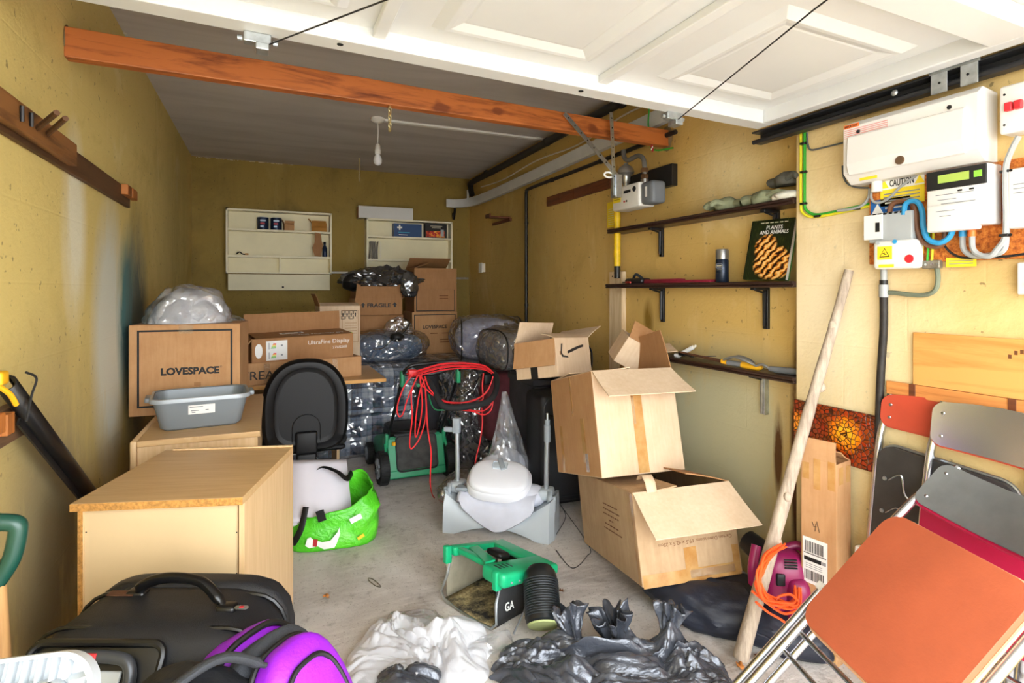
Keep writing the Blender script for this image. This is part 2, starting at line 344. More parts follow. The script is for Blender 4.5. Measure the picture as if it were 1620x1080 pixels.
for x in (.196, .993): obj('bolt_hole', MB().lathe([(.009,-.0035),(.009,.002)], 14, Matrix.Translation((x,DY1-.045,0))), 'hole', door)
def lift_bracket(x):
    b = obj('lift_bracket', MB().box((x-.035,DY1-.02,-.03), (x+.035,DY1+.012,-.002)).box((x-.004,DY1-.03,-.05), (x+.03,DY1+.018,-.03)), 'galv', door, .003)
    obj('bolt', MB().lathe([(.008,0),(.008,.012)], 10, Matrix.Translation((x-.05,DY1-.004,-.02)) @ Matrix.Rotation(PI/2,4,'Y')).lathe([(.008,0),(.008,.012)], 10, Matrix.Translation((x+.04,DY1-.004,-.02)) @ Matrix.Rotation(PI/2,4,'Y')), 'galv', b)
lift_bracket(-.02); lift_bracket(1.42)
obj('lift_cable', MB().tube([(0,DY1,-.028),(.30,1.15,-.07),(.62,.35,-.1)], .0022, 6), 'steel_dark', door, label='thin dark steel lifting cable')
obj('lift_cable', MB().tube([(1.44,DY1,-.028),(1.15,.9,-.04),(.95,.25,-.05)], .0022, 6), 'steel_dark', door, label='thin dark steel lifting cable')
# runner track on the right
tr = thing('door_track', 'black metal runner track beside the open garage door', 'door track', (1.9,1.2,1.95), world=True)
obj('channel', MB().box((1.875,-.2,1.985), (1.93,1.765,1.992)).box((1.924,-.2,1.945), (1.93,1.765,1.99)).box((1.885,-.2,1.943), (1.93,1.765,1.949)), 'rail_black', tr, .002)
obj('lip', MB().tube([(1.89,-.2,1.951),(1.89,1.77,1.951)], .009, 10), 'rail_black', tr)
rb = obj('roller_bracket', MB().box((1.868,.94,2.0), (1.874,.975,2.045)).box((1.868,1.03,2.0), (1.874,1.065,2.045)).box((1.866,.935,1.985), (1.874,1.07,2.004)).box((1.868,.94,1.925), (1.874,.985,1.99)).box((1.868,1.02,1.925), (1.874,1.065,1.99)), 'galv', tr, .002, 'galvanised roller bracket')
for y in (.957,1.048): obj('bolt', MB().lathe([(.011,0),(.011,.006),(.005,.010)], 8, face_M((1.868,y,2.022),(0,1,0),(0,0,1)) @ Matrix.Rotation(PI,4,'X')), 'galv', rb)
for y in (.965,1.04): obj('hole', MB().lathe([(.004,0),(.004,.001)], 8, face_M((1.8675,y,1.955),(0,1,0),(0,0,1)) @ Matrix.Rotation(PI,4,'X')), 'hole', rb)
obj('track_bolt', MB().lathe([(.009,0),(.011,.004),(.005,.008)], 10, face_M((1.882,1.18,1.972),(0,1,0),(0,0,1)) @ Matrix.Rotation(PI,4,'X')), 'galv', tr)
# ================= timber tie beam =================
wood_mat('beam_wood', 'bb6a30', '6a2f12', .5, 0, 1.1)
bl, br2 = Vector((XL,2.33,0)), Vector((XR,2.53,0))
bv = []
for p in (bl, br2):
    z1 = 2.215 if p is bl else 2.222; z0 = 2.112 if p is bl else 2.132
    bv += [(p.x,p.y,z0),(p.x,p.y+.05,z0),(p.x,p.y+.05,z1),(p.x,p.y,z1)]
o = obj('tie_beam', MB().add(bv, [(0,1,2,3),(7,6,5,4),(0,4,5,1),(1,5,6,2),(2,6,7,3),(3,7,4,0)]), 'beam_wood', None, .004); tag(o, 'orange-stained timber tie beam crossing the garage below the ceiling', 'beam')
mat('rough_mortar', '7d6a4a', .95, bump=.8, bs=60)
def patch(name, c, r, seed, M, mt):
    mb = blob((r[0],r[1],r[2]), seed, .5, 14, 3); o = obj(name, mb, mt); o.matrix_world = M; o.location = c; return o
o = patch('trim_3', (XR-.002,2.55,2.18), (.006,.04,.062), 2, Matrix(), 'rough_mortar'); o['kind'] = 'structure'
o = patch('trim_4', (XL+.002,2.36,2.17), (.004,.03,.05), 5, Matrix(), 'rough_mortar'); o['kind'] = 'structure'
# ================= ceiling fittings =================
mat('white_plastic', 'e4e4e0', .35, var=.03); mat('grey_plastic', 'a9aeb0', .4, var=.04); mat('cream_plastic', 'dcd6c6', .4, var=.05)
mat('bulb_glass', 'e9ecf2', .25, var=.02); mat('brass_dull', '9a8452', .4, .8, var=.2)
r = thing('pendant_lamp', 'white pendant bulb holder with round bulb hanging from ceiling rose', 'lamp', (.735,4.07,ZC), world=True)
T_ = Matrix.Translation
obj('ceiling_rose', MB().lathe([(.05,ZC),(.05,ZC-.014),(.036,ZC-.026),(.012,ZC-.034)], 24, T_((.735,4.07,0))), 'white_plastic', r)
obj('flex', MB().tube(spline([(.735,4.07,ZC-.03),(.738,4.072,2.46),(.735,4.07,2.37)], 6), .0035, 8), 'white_plastic', r)
obj('lamp_holder', MB().lathe([(.008,2.372),(.017,2.362),(.019,2.33),(.021,2.328),(.021,2.30),(.017,2.296)], 20, T_((.735,4.07,0))), 'white_plastic', r)
obj('bulb', MB().lathe([(.014,2.302),(.016,2.292),(.026,2.275),(.031,2.255),(.028,2.235),(.017,2.222),(.002,2.218)], 24, T_((.735,4.07,0))), 'bulb_glass', r)
o = obj('cable_conduit', MB().box((.78,4.058,ZC-.016), (2.06,4.10,ZC)), 'white_plastic', None, .003); tag(o, 'white plastic conduit running across ceiling from the lamp', 'conduit')
mat('chain_metal', 'c8b88a', .35, .8, var=.15)
def chain(name, label, p, n, L, tilt=0):
    r = thing(name, label, 'chain', p, group='hanging chains')
    for i in range(n):
        pts = [(.006*math.cos(a), 0, -L*(i+.5)*.78 + L*.5*math.sin(a)) for a in [2*PI*k/14 for k in range(14)]]
        obj('link', MB().tube(pts, .0032, 6, True, M=Matrix.Rotation(PI/2*(i % 2)+.5, 4, 'Z')), 'chain_metal', r)
    obj('hook', MB().tube([(0,0,.012),(0,0,-.004)], .004, 8), 'chain_metal', r)
    return r
chain('hanging_chain', 'short metal chain hanging from the underside of the beam', (.49,2.43,2.115), 6, .022)
chain('hanging_chain', 'short metal chain hanging from the ceiling near the back wall', (.80,5.36,ZC-.012), 10, .026)
# ================= pipes and trunking high on the right wall =================
mat('pipe_black', '1c1b1a', .45, var=.3, vs=20); mat('pipe_grey', '6f6d68', .45, .3, var=.2)
r = thing('waste_pipe', 'thick black pipe running along right wall just under ceiling', 'pipe', (2.0,4,2.46), world=True)
obj('run', MB().tube(spline([(2.0,5.62,2.33),(2.0,5.66,2.42),(2.0,5.60,2.465),(2.005,4.8,2.47),(2.005,2.2,2.49)], 8), .030, 14), 'pipe_black', r)
for y in (5.2,3.9,2.9): obj('clip', MB().tube([(2.005,y-.012,2.478),(2.005,y+.012,2.478)], .034, 14), 'pipe_black', r)
o = obj('down_conduit', MB().tube([(1.99,5.72,2.40),(1.99,5.72,2.28)], .011, 10), 'white_plastic'); tag(o, 'thin white vertical conduit in the back right corner', 'conduit')
path = spline([(1.775,5.75,0),(1.88,5.74,0),(1.975,5.62,0),(2.02,5.3,0),(2.035,4.6,0),(2.035,3.4,0),(2.035,2.3,0)], 8)
r = thing('flat_duct', 'long pale grey flat duct along the right wall below ceiling', 'duct', (2.035,4,2.25), world=True)
mat('duct_white', 'c9cac8', .45, var=.06)
mb = MB(); rows = []
for p in path:
    k = (5.75-p.y)/3.4; z0 = 2.205+.055*k; rows.append([(p.x-.02,p.y-.012,z0),(p.x+.02,p.y+.012,z0),(p.x+.02,p.y+.012,z0+.088),(p.x-.02,p.y-.012,z0+.088),(p.x-.02,p.y-.012,z0)])
mb.grid(rows, False); mb.add(rows[0][:4], [(0,1,2,3)]); mb.add(rows[-1][:4], [(3,2,1,0)])
obj('duct', mb, 'duct_white', r, .003)
obj('support_bracket', MB().tube(spline([(1.86,5.76,2.20),(1.86,5.79,2.14),(1.87,5.84,2.10),(1.88,5.89,2.16)], 6), .014, 8), 'black_paint', r)
r = thing('black_conduit', 'slim black pipe dropping down the right wall from a horizontal run', 'pipe', (2.045,4.38,1.5), world=True)
obj('pipe', MB().tube(spline([(2.048,4.37,.75),(2.048,4.37,1.5),(2.048,4.37,2.1),(2.048,4.36,2.165),(2.048,4.29,2.186),(2.048,3.6,2.186),(2.048,2.9,2.188),(2.048,2.45,2.19)], 6), .0135, 10), 'pipe_black', r)
for z in (1.2,1.9): obj('clip', MB().tube([(2.05,4.37,z-.01),(2.05,4.37,z+.01)], .018, 10), 'pipe_black', r)
for y in (3.9,3.2): obj('clip', MB().tube([(2.05,y-.01,2.187),(2.05,y+.01,2.187)], .018, 10), 'pipe_black', r)
o = obj('thin_cable', MB().tube(spline([(2.06,5.5,2.40),(2.06,4.9,2.37),(2.06,4.2,2.40),(2.055,3.5,2.37),(2.05,2.9,2.42),(2.05,2.4,2.40)], 8), .006, 6), 'cream_plastic'); tag(o, 'thin cream cable sagging along right wall between pipe and duct', 'cable')
o = obj('earth_wire', MB().tube(spline([(2.0,2.62,2.46),(1.985,2.6,2.36),(1.98,2.6,2.25),(1.99,2.58,2.12),(2.03,2.45,2.10)], 8), .0045, 6), mat('green_wire', '2f9a2c', .4)); tag(o, 'bright green earth wire behind the end of the timber beam', 'wire')
wood_mat('brown_batten', '6d3a1b', '40200f', .6, 1, 1)
r = thing('wall_batten', 'dark brown wooden batten fixed to the right wall', 'batten', (2.06,3.55,2.03), world=True)
for i, (y0, y1) in enumerate(((3.10,3.33),(3.333,3.56),(3.563,3.78),(3.783,3.99))): obj('board', MB().box((2.048,y0,1.990), (2.069,y1,2.064)), 'brown_batten', r, .003)
wood_mat('raw_wood', 'c79a62', '9a6c3c', .7, 2, 1)
r = thing('little_bracket_shelf', 'small wooden bracket shelf high on right wall near the back', 'shelf', (2.03,5.0,2.0), world=True)
obj('plank', MB().box((1.86,4.75,1.985), (2.068,4.84,2.0)), 'brown_batten', r, .002); obj('cleat', MB().box((2.045,4.72,1.96), (2.068,5.15,1.985)), 'brown_batten', r, .002); obj('lip', MB().box((1.855,4.74,1.985), (1.87,4.85,2.02)), 'brown_batten', r, .002)
r = thing('wall_socket', 'small white surface socket on right wall near the back corner', 'socket', (2.06,5.45,1.55), world=True)
obj('back_box', MB().rbox((2.035,5.40,1.51), (2.069,5.49,1.60), .006), 'cream_plastic', r); obj('plate', MB().rbox((2.028,5.395,1.505), (2.036,5.495,1.605), .003), 'white_plastic', r)
r = thing('wire_bracket', 'rusty metal wall bracket in the back right corner', 'bracket', (1.9,5.88,1.44), world=True)
mat('dull_metal', '8a8478', .5, .7, var=.3, vs=30)
obj('rail', MB().box((1.72,5.87,1.445), (2.05,5.895,1.465)), 'dull_metal', r); obj('hook', MB().tube([(1.9,5.88,1.44),(1.9,5.84,1.40)], .006, 6), 'dull_metal', r)
# ================= gas meter group =================
mat('meter_white', 'd8d6ce', .4, var=.04); mat('meter_grey', '6b7076', .45); mat('yellow_print', 'f0d62c', .5, var=.05); mat('yellow_tape', 'e3bb14', .5, var=.2, vs=30)
mat('ink', '141414', .6); mat('red_print', 'b0202a', .5); mat('regulator', 'b8b8b4', .28, .9); mat('copper_brown', '6e5138', .45, .6)
gm = thing('gas_meter', 'white gas meter with grey end hanging high on right wall', 'gas meter', (1.93,2.63,1.86), (0,0,0), world=True)
# housing: front faces -x
obj('housing', MB().rbox((1.875,2.545,1.79), (1.985,2.805,1.925), .012), 'meter_white', gm)
obj('end_cover', MB().rbox((1.885,2.44,1.795), (1.98,2.55,1.918), .02), 'meter_grey', gm, label='dark grey end cover')
FX = lambda y, z, x: face_M((x,y,z), (0,-1,0), (0,0,1))          # a face looking to -x, text reads left (far) to right (near)
def decal(name, y, z, w, h, x, m, parent, th=.0008): return obj(name, MB().box((-w/2,-h/2,-.0002), (w/2,h/2,th), FX(y,z,x)), m, parent)
dd = decal('display', 2.655, 1.885, .065, .016, 1.8745, 'ink', gm); decal('yellow_sticker', 2.755, 1.87, .075, .07, 1.8745, 'yellow_print', gm)
for k in range(5): decal('print_line', 2.755, 1.852+k*.010, .06, .003, 1.8737, 'ink', gm)
decal('sticker_head', 2.755, 1.908, .075, .012, 1.8735, mat('orange_print', 'e8862c', .5), gm)
obj('dial', MB().lathe([(.016,0),(.014,.003),(.007,.003),(.007,.0015)], 18, FX(2.588,1.890,1.8745)), 'ink', gm)
for y, mm in ((2.682,'red_print'),(2.660,'ink')): obj('button', MB().lathe([(.006,0),(.005,.003)], 12, FX(y,1.832,1.8745)), mm, gm)
decal('end_label', 2.495, 1.86, .018, .055, 1.8845, 'white_plastic', gm)
o = obj('meter_backboard', MB().box((2.03,2.46,1.90), (2.069,2.88,2.02)), 'black_paint', None, .002); tag(o, 'black backboard on the wall behind the gas meter', 'board')
gr = thing('gas_regulator', 'silver domed gas regulator with steel pipe above the meter', 'regulator', (1.93,2.72,1.93), world=True)
obj('dome', MB().lathe([(.012,1.915),(.018,1.93),(.018,1.95),(.026,1.96),(.026,1.985),(.034,2.0),(.048,2.01),(.048,2.022),(.036,2.045),(.014,2.06),(.012,2.068)], 22, T_((1.93,2.745,0))), 'regulator', gr)
obj('inlet_pipe', MB().tube(spline([(1.95,2.80,2.16),(1.95,2.79,2.115),(1.95,2.75,2.09),(1.95,2.66,2.095),(1.95,2.61,2.07),(1.95,2.595,2.02),(1.95,2.595,1.925)], 7), .0135, 12), 'pipe_grey', gr)
for z in (2.0,1.965): obj('union_nut', MB().lathe([(.02,z-.012),(.023,z-.008),(.023,z+.008),(.02,z+.012)], 6, T_((1.95,2.595,0))), 'copper_brown', gr)
obj('outlet_joint', MB().lathe([(.017,1.90),(.017,1.935),(.022,1.935),(.022,1.95)], 12, T_((1.95,2.595,0))), 'regulator', gr)
obj('tag', MB().prism([(-.008,-.02),(.008,-.02),(.01,.015),(0,.022),(-.01,.015)], .002, FX(2.50,2.10,1.93) @ Matrix.Rotation(.3,4,'Z')), 'red_print', gr, label='red and white safety tag')
obj('tag_stripe', MB().box((-.01,-.004,.002), (.01,.004,.003), FX(2.50,2.10,1.93) @ Matrix.Rotation(.8,4,'Z')), 'white_plastic', gr)
mb_ = thing('strut_bracket', 'grey perforated metal strut bracket hanging from beam to gas meter', 'bracket', (1.64,2.45,2.0), world=True)
def strut(a, b, w=.024):
    a = Vector(a); b = Vector(b); d = b-a; L = d.length; M = face_M(a, d, Vector((-.3,1,0)))
    mb = MB().box((0,-.002,-w/2), (L,.002,w/2), M)
    return mb, M, L
for a, b in (((1.36,2.455,2.205),(1.70,2.46,1.90)),((1.635,2.455,2.245),(1.66,2.46,1.82))):
    mb, M, L = strut(a, b); so = obj('strut', mb, 'galv', mb_)
    for k in range(int(L/.05)): obj('hole', MB().lathe([(.0042,-.0027),(.0042,.0027)], 8, M @ T_((.03+k*.05,0,0)) @ Matrix.Rotation(PI/2,4,'X'), cap=True), 'hole', so)
obj('channel', MB().box((1.66,2.45,1.81), (1.70,2.50,1.93)), 'galv', mb_, .003)
obj('clamp_ring', MB().tube([(1.63+.028*math.cos(a),2.47,1.925+.013*math.sin(a)) for a in [2*PI*k/16 for k in range(16)]], .0055, 8, True), 'white_plastic', mb_)
r = thing('gas_pipe', 'yellow taped gas pipe running down the right wall past the shelves', 'pipe', (2.0,2.94,1.5), world=True)
obj('pipe', MB().tube([(1.995,2.93,z) for z in (1.95,1.9,1.84,1.78,1.72,1.66,1.6,1.54,1.475)], [.018,.021,.019,.022,.019,.022,.0205,.022,.020], 12), 'yellow_tape', r)
obj('lower_pipe', MB().tube([(1.995,2.93,1.48),(1.995,2.93,1.40)], .019, 12), 'pipe_black', r)
r = thing('warning_plate', 'yellow notice card on right wall beside the gas pipe', 'sign', (2.06,3.1,1.8), world=True)
obj('card', MB().box((2.060,3.03,1.735), (2.066,3.14,1.90)), 'yellow_print', r)
for k in range(8): decal('print_line', 3.085, 1.755+k*.014, .08, .003, 2.0598, mat('pale_print', 'e8e4c8', .6), r)
r = thing('pale_upright', 'pale softwood upright strip fixed to right wall under middle shelf', 'batten', (2.05,3.0,1.2), world=True)
wood_mat('pale_pine', 'dfc9a4', 'c3a478', .7, 2, 1)
obj('strip', MB().box((2.035,2.94,.7), (2.069,3.08,1.445)), 'pale_pine', r, .003)
for y in (2.98,3.04): obj('screw', MB().lathe([(.005,0),(.005,.002)], 8, FX(y,1.415,2.0345)), 'hole', r)
# ================= wall shelves =================
wood_mat('shelf_wood', '36221b', '1d110d', .35, 1, 1.2, False)
def wall_shelf(label, z, y0, y1, brs, lower=False):
    r = thing('wall_shelf', label, 'shelf', (2.0,(y0+y1)/2,z), group='dark wooden shelves on the right wall', world=True)
    mb = MB().box((1.958,y0,z-.012), (2.069,y1,z+.012))
    obj('board', mb, 'shelf_wood', r, .002)
    n = MB().tube([(1.951,y0,z+.006),(1.951,y1,z+.006)], .0075, 8).tube([(1.951,y0,z-.007),(1.951,y1,z-.007)], .006, 8)
    obj('edge_moulding', n, 'shelf_wood', r)
    for y, dn in brs:
        b = obj('bracket', MB().box((2.052,y-.013,z-.014-dn), (2.069,y+.013,z-.012)).box((1.975,y-.013,z-.024), (2.06,y+.013,z-.012)).tube([(2.055,y,z-.06),(2.04,y,z-.035),(1.99,y,z-.022)], .006, 6), 'black_paint', r, .003)
        obj('rib', MB().tube([(2.048,y,z-.03),(2.046,y,z-dn)], [.009,.006], 8), 'black_paint', b)
    return r
wall_shelf('dark wooden wall shelf with grey gloves on it, uppermost of three', 1.690, 1.622, 2.965, [(2.585,.16),(1.80,.14)])
wall_shelf('dark wooden wall shelf carrying spray can and tiger book, middle of three', 1.352, 1.622, 2.985, [(2.575,.19),(1.855,.185)])
wall_shelf('dark wooden wall shelf with garden hand tools, lowest of three', .962, 1.622, 2.55, [(1.865,.02)])
o = obj('shelf_prop', MB().box((2.045,1.85,.77), (2.068,1.878,.945)).tube([(2.05,1.864,.93),(2.045,1.864,.775)], [.014,.007], 8), 'galv'); tag(o, 'grey metal bracket leg under the lowest wall shelf', 'bracket')
# gloves (top shelf)
mat('glove_cloth', '7f8468', .9, var=.3, vs=14, bump=.6, bs=60); mat('glove_dark', '4e4d44', .9, var=.3, bump=.5)
def glove(label, loc, rz, mt, sc=1.0, seed=1):
    r = thing('work_glove', label, 'glove', loc, (0,0,rz), group='gloves on the top shelf')
    obj('palm', blob((.055*sc,.042*sc,.032*sc), seed, .5, 16, 4, -.022*sc), mt, r)
    for k in range(4): 
        y = (-.032+.021*k)*sc; obj('finger', MB().tube(spline([(.03*sc,y,.0),(.075*sc,y*1.15,.012*sc),(.115*sc-.01*abs(k-1.5)*sc,y*1.3,-.008*sc)], 4), [.0125*sc]*4+[.0125*sc]*4+[.007*sc], 8), mt, r)
    obj('thumb', MB().tube(spline([(-.01*sc,.035*sc,.0),(.02*sc,.065*sc,.012*sc),(.045*sc,.075*sc,-.004*sc)], 4), [.013*sc]*8+[.008*sc], 8), mt, r)
    obj('cuff', MB().tube([(-.04*sc,0,.002),(-.085*sc,0,.0)], [.035*sc,.042*sc], 14, flat=.55, cap=False), mt, r)
    return r
glove('olive grey glove balled up at the left of the glove pile', (1.995,2.02,1.727), 1.8, 'glove_cloth', 1.0, 1)
glove('olive grey glove lying flat in the middle of the glove pile', (1.995,1.80,1.727), -1.45, 'glove_cloth', 1.1, 3)
glove('dark grey glove stacked on top beside the pier', (2.01,1.70,1.790), -1.7, 'glove_dark', .95, 5)
o = obj('cloth_rag', blob((.045,.06,.02), 8, .6, 20, 4, -.012), mat('pale_cloth', 'c7c6b8', .9, bump=.5)); o.location = (1.985,1.68,1.716); tag(o, 'pale crumpled rag on the top shelf next to the pier', 'rag')
# spray can
mat('can_dark', '1d2838', .3, .4, var=.1); mat('silver_cap', '9a9a98', .3, .8)
r = thing('spray_can', 'dark blue aerosol paint can with silver cap on middle shelf', 'spray can', (1.99,2.05,1.364))
obj('can', MB().lathe([(.027,0),(.030,.004),(.030,.105),(.026,.112)], 28), 'can_dark', r)
obj('cap', MB().lathe([(.030,.110),(.030,.150),(.027,.158),(.0,.158)], 28), 'silver_cap', r, label='silver cap')
mat('label_cream', 'cfc8ac', .5); 
for z, h in ((.060,.006),(.072,.004),(.045,.003)): obj('label_band', MB().tube([(0.0302*math.cos(a),.0302*math.sin(a),z) for a in [PI*.62+PI*.7*k/12 for k in range(13)]], h/2, 4, cap=False, flat=.2), 'label_cream', r)
obj('emblem', MB().prism(rrect(.034,.022,.008), .0006, face_M((-.0286,-.0105,.078),(.35,-.94,0),(0,0,1))), mat('emblem_grey','8c8f98',.5), r)
obj('emblem_line', MB().prism(rrect(.03,.018,.007), .0003, face_M((-.0292,-.0107,.078),(.35,-.94,0),(0,0,1))), 'can_dark', r)
obj('emblem_text', MB().box((-.012,-.0018,0), (.012,.0018,.0004), face_M((-.0296,-.0109,.078),(.35,-.94,0),(0,0,1))), 'label_cream', r)
# book
bm_ = bpy.data.materials.new('tiger_cover'); bm_.use_nodes = True; t = NT(bm_); MATS['tiger_cover'] = bm_
wv = t.new('ShaderNodeTexWave'); wv.inputs['Scale'].default_value = 11; wv.inputs['Distortion'].default_value = 5; wv.inputs['Detail'].default_value = 4; wv.inputs['Detail Scale'].default_value = 3; t.link(t.mapping((.8,1.5,1), rot=(0,0,.5)), wv.inputs[0])
fur = t.ramp(wv.outputs[1], [(.10,'1a0d05'),(.24,'7a3a0a'),(.42,'c8741a'),(.75,'e59a2c'),(.97,'f3cd86')])
gn = t.noise(60, 3, .6, t.mapping((3,.6,1))); grass = t.ramp(gn, [(.35,'0a0f05'),(.6,'1c2a0c'),(.8,'5a5a18')])
mk = t.math('MAXIMUM', t.near((-.015,.0,0), .075, (1,.9,0)), t.near((.03,-.06,0), .11, (.9,1.2,0))); mk = t.ramp(t.math('ADD', mk, t.math('MULTIPLY', t.noise(22, 5, .7), .55)), [(.42,0.0),(.55,1.0)])
t.color(t.mix(mk, grass, fur)); t.b.inputs['Roughness'].default_value = .35
pb = [at(1170,442,X=1.985), at(1252,444,X=1.985), at(1257,342,X=2.035), at(1190,350,X=2.035)]
bx_ = (pb[1]-pb[0]).normalized(); bM = face_M((pb[0]+pb[1]+pb[2]+pb[3])/4, bx_, pb[3]-pb[0]); bw, bh = .225, .268
r = thing('book', 'large hardback book with tiger cover leaning on middle shelf', 'book'); r.matrix_world = bM @ T_((0,0,0))
obj('front_cover', MB().box((-bw/2,-bh/2,-.002), (bw/2,bh/2,.001)), 'tiger_cover', r)
obj('pages', MB().box((-bw/2+.004,-bh/2+.003,-.020), (bw/2-.004,bh/2-.003,-.002)), mat('paper', 'ddd8cb', .8), r)
obj('back_cover', MB().box((-bw/2,-bh/2,-.023), (bw/2,bh/2,-.020)), mat('green_cover', '3d6b2c', .5), r)
obj('spine', MB().box((-bw/2-.002,-bh/2,-.023), (-bw/2+.002,bh/2,.001)), 'ink', r)
for s_, y, w in (('PLANTS',.098,.085),('AND ANIMALS',.077,.15)): text(s_, T_((.015,y,.0012)), w, 'white_plastic', r, height=.017, bold=.012)
for k in range(6): obj('small_print', MB().box((-.062+.025*k,.118,.001), (-.062+.025*k+.018,.122,.0014)), 'label_cream', r)
# small things left on the middle shelf
r = thing('black_case', 'small black zip case at the left end of the middle shelf', 'case', (1.995,2.72,1.364), (0,0,1.5))
obj('body', MB().rbox((-.09,-.035,0), (.09,.035,.032), .012), 'black_paint', r); obj('strap', MB().tube(spline([(-.05,0,.03),(0,.01,.055),(.05,0,.03)], 6), .008, 6), mat('dark_blue', '26303c', .6), r)
r = thing('red_tool_roll', 'crimson cloth tool roll lying along the middle shelf', 'tool roll', (1.99,2.36,1.364), (0,0,PI/2))
mat('crimson_cloth', '8a1530', .75, var=.2, vs=20, bump=.4)
obj('roll', MB().rbox((-.26,-.03,0), (.26,.03,.016), .007), 'crimson_cloth', r); obj('flap', MB().rbox((-.02,-.032,.014), (.27,.02,.024), .004), 'crimson_cloth', r)
r = thing('red_pliers', 'red handled pliers lying at left on the middle shelf', 'pliers', (1.985,2.82,1.364), (0,0,1.4))
for s_ in (-1,1): obj('handle', MB().tube(spline([(-.10,.022*s_,.008),(-.05,.018*s_,.01),(0,.004*s_,.01)], 5), .006, 8), mat('red_grip', 'b42a1c', .5), r)
obj('jaws', MB().prism([(-.01,-.012),(.015,-.01),(.05,-.003),(.05,.003),(.015,.01),(-.01,.012)], .01, T_((0,0,.004))), 'dull_metal', r)
# tools on the lowest shelf
mat('yellow_grip', 'e2a81c', .45, var=.08); mat('rusty', '5b3a26', .7, .4, var=.4, vs=30); mat('tool_steel', '9da1a3', .35, .85, var=.2)
r = thing('white_tube', 'white plastic tube nozzle at left of the lowest shelf', 'tube', (1.99,2.36,.984), (0,0,-1.2))
obj('tube', MB().tube([(-.02,0,.0),(.0,0,.0),(.085,0,.05)], [.010,.012,.011], 12), 'white_plastic', r); obj('tip', MB().tube([(.085,0,.05),(.10,0,.059)], [.0075,.006], 10), 'cream_plastic', r)
r = thing('hand_trowel', 'dark hand trowel lying on the lowest shelf by the tube', 'trowel', (1.995,2.22,.976), (0,0,-1.45))
obj('blade', MB().prism([(0,-.022),(.06,-.030),(.12,-.02),(.145,0),(.12,.02),(.06,.030),(0,.022)], .003, T_((-.03,0,.012)) @ Matrix.Rotation(-.12,4,'Y')), 'steel_dark', r); obj('shaft', MB().tube([(-.03,0,.014),(-.09,0,.02)], .006, 8), 'steel_dark', r); obj('handle', MB().tube([(-.085,0,.019),(-.12,0,.022)], .011, 10), 'black_paint', r)
r = thing('yellow_handled_file', 'rusty file with yellow and grey handle on the lowest shelf', 'file', (1.955,1.98,.985), (0,0,-1.35))
obj('blade', MB().tube([(-.26,-.01,.035),(-.03,0,.012)], [.004,.008], 4), 'rusty', r); obj('ferrule', MB().tube([(-.03,0,.012),(.0,0,.009)], .011, 10), 'yellow_grip', r)
obj('grip', MB().tube([(0,0,.009),(.07,.001,.006)], .0125, 10), mat('grey_grip','6a6d70',.6), r); obj('handle', MB().tube([(.07,.001,.006),(.11,.002,.004),(.15,.002,.004),(.165,.002,.004)], [.0135,.016,.0155,.009], 12), 'yellow_grip', r)
r = thing('hand_fork', 'steel hand fork with dark grey handle at the shelf end', 'garden fork', (1.975,1.80,.985), (0,0,-1.25))
for k in (-1,0,1): obj('tine', MB().tube(spline([(-.03,.0,.012),(-.06,.022*k,.03),(-.12,.026*k,.045),(-.17,.022*k,.025)], 5), [.0045]*15+[.002], 8), 'tool_steel', r)
obj('neck', MB().tube(spline([(-.03,0,.012),(0,0,.02),(.03,0,.006)], 5), .006, 8), 'tool_steel', r); obj('handle', MB().tube([(.03,0,.006),(.06,0,.004),(.13,0,.004),(.15,0,.004)], [.011,.014,.0145,.01], 12), 'grey_grip', r); obj('end_cap', MB().tube([(.15,0,.004),(.165,0,.004)], [.0125,.010], 12), 'yellow_grip', r)
# ================= electrics on the pier =================
def wb(uL, vT, vB, uR, x):
    a = at(uL,vT,X=x); b = at(uL,vB,X=x); c = at(uR,vT,X=x); return a.y, c.y, b.z, a.z      # far y, near y, z0, z1
mat('chipboard_orange', 'b5611c', .8, var=.35, vs=60, bump=.3, bs=90)
m = bpy.data.materials.new('particle_board'); m.use_nodes = True; t = NT(m); MATS['particle_board'] = m
v_ = t.noise(90, 3, .7); t.color(t.ramp(v_, [(.3,'7a3a0e'),(.5,'b8641e'),(.75,'d98f3e')])); t.b.inputs['Roughness'].default_value = .85; t.bump(v_, .3, .003)
o = obj('meter_board', MB().box((1.940,.55,1.418), (1.959,1.305,1.70)), 'particle_board', None, .002); tag(o, 'orange chipboard backing panel behind the electricity meters', 'board')
mat('unit_white', 'dddbd7', .35, var=.02)
cu_ = thing('consumer_unit', 'large white fuse box with flip-down cover on the pier', 'fuse box', (1.9,1.14,1.8), world=True)
prof = [(1.959,1.905),(1.885,1.915),(1.862,1.895),(1.862,1.735),(1.90,1.700),(1.959,1.700)]
def xprism(name, prof, y0, y1, m, parent, bevel=.003, label=None):
    n = len(prof); vs = [(p[0],y0,p[1]) for p in prof]+[(p[0],y1,p[1]) for p in prof]
    return obj(name, MB().add(vs, [tuple(range(n))[::-1], tuple(range(n,2*n))]+[(i,(i+1) % n,n+(i+1) % n,n+i) for i in range(n)]), m, parent, bevel, label)
xprism('enclosure', prof, .935, 1.346, 'unit_white', cu_)
cv = xprism('cover_flap', [(1.863,1.862),(1.852,1.858),(1.846,1.765),(1.858,1.727),(1.866,1.725)], .965, 1.325, 'unit_white', cu_, .004)
for y in (1.29,1.01): obj('screw', MB().lathe([(.007,0),(.006,.003)], 10, FX(y,1.872,1.862)), 'steel_dark', cu_)
obj('latch', MB().lathe([(.014,0),(.014,.003),(.011,.004)], 18, FX(1.145,1.742,1.851)), mat('bronze', '6f5844', .4, .5), cv, label='brown round latch')
decal('warning_label', 1.315, 1.897, .055, .013, 1.8618, mat('label_orange', 'e8702a', .5), cu_)
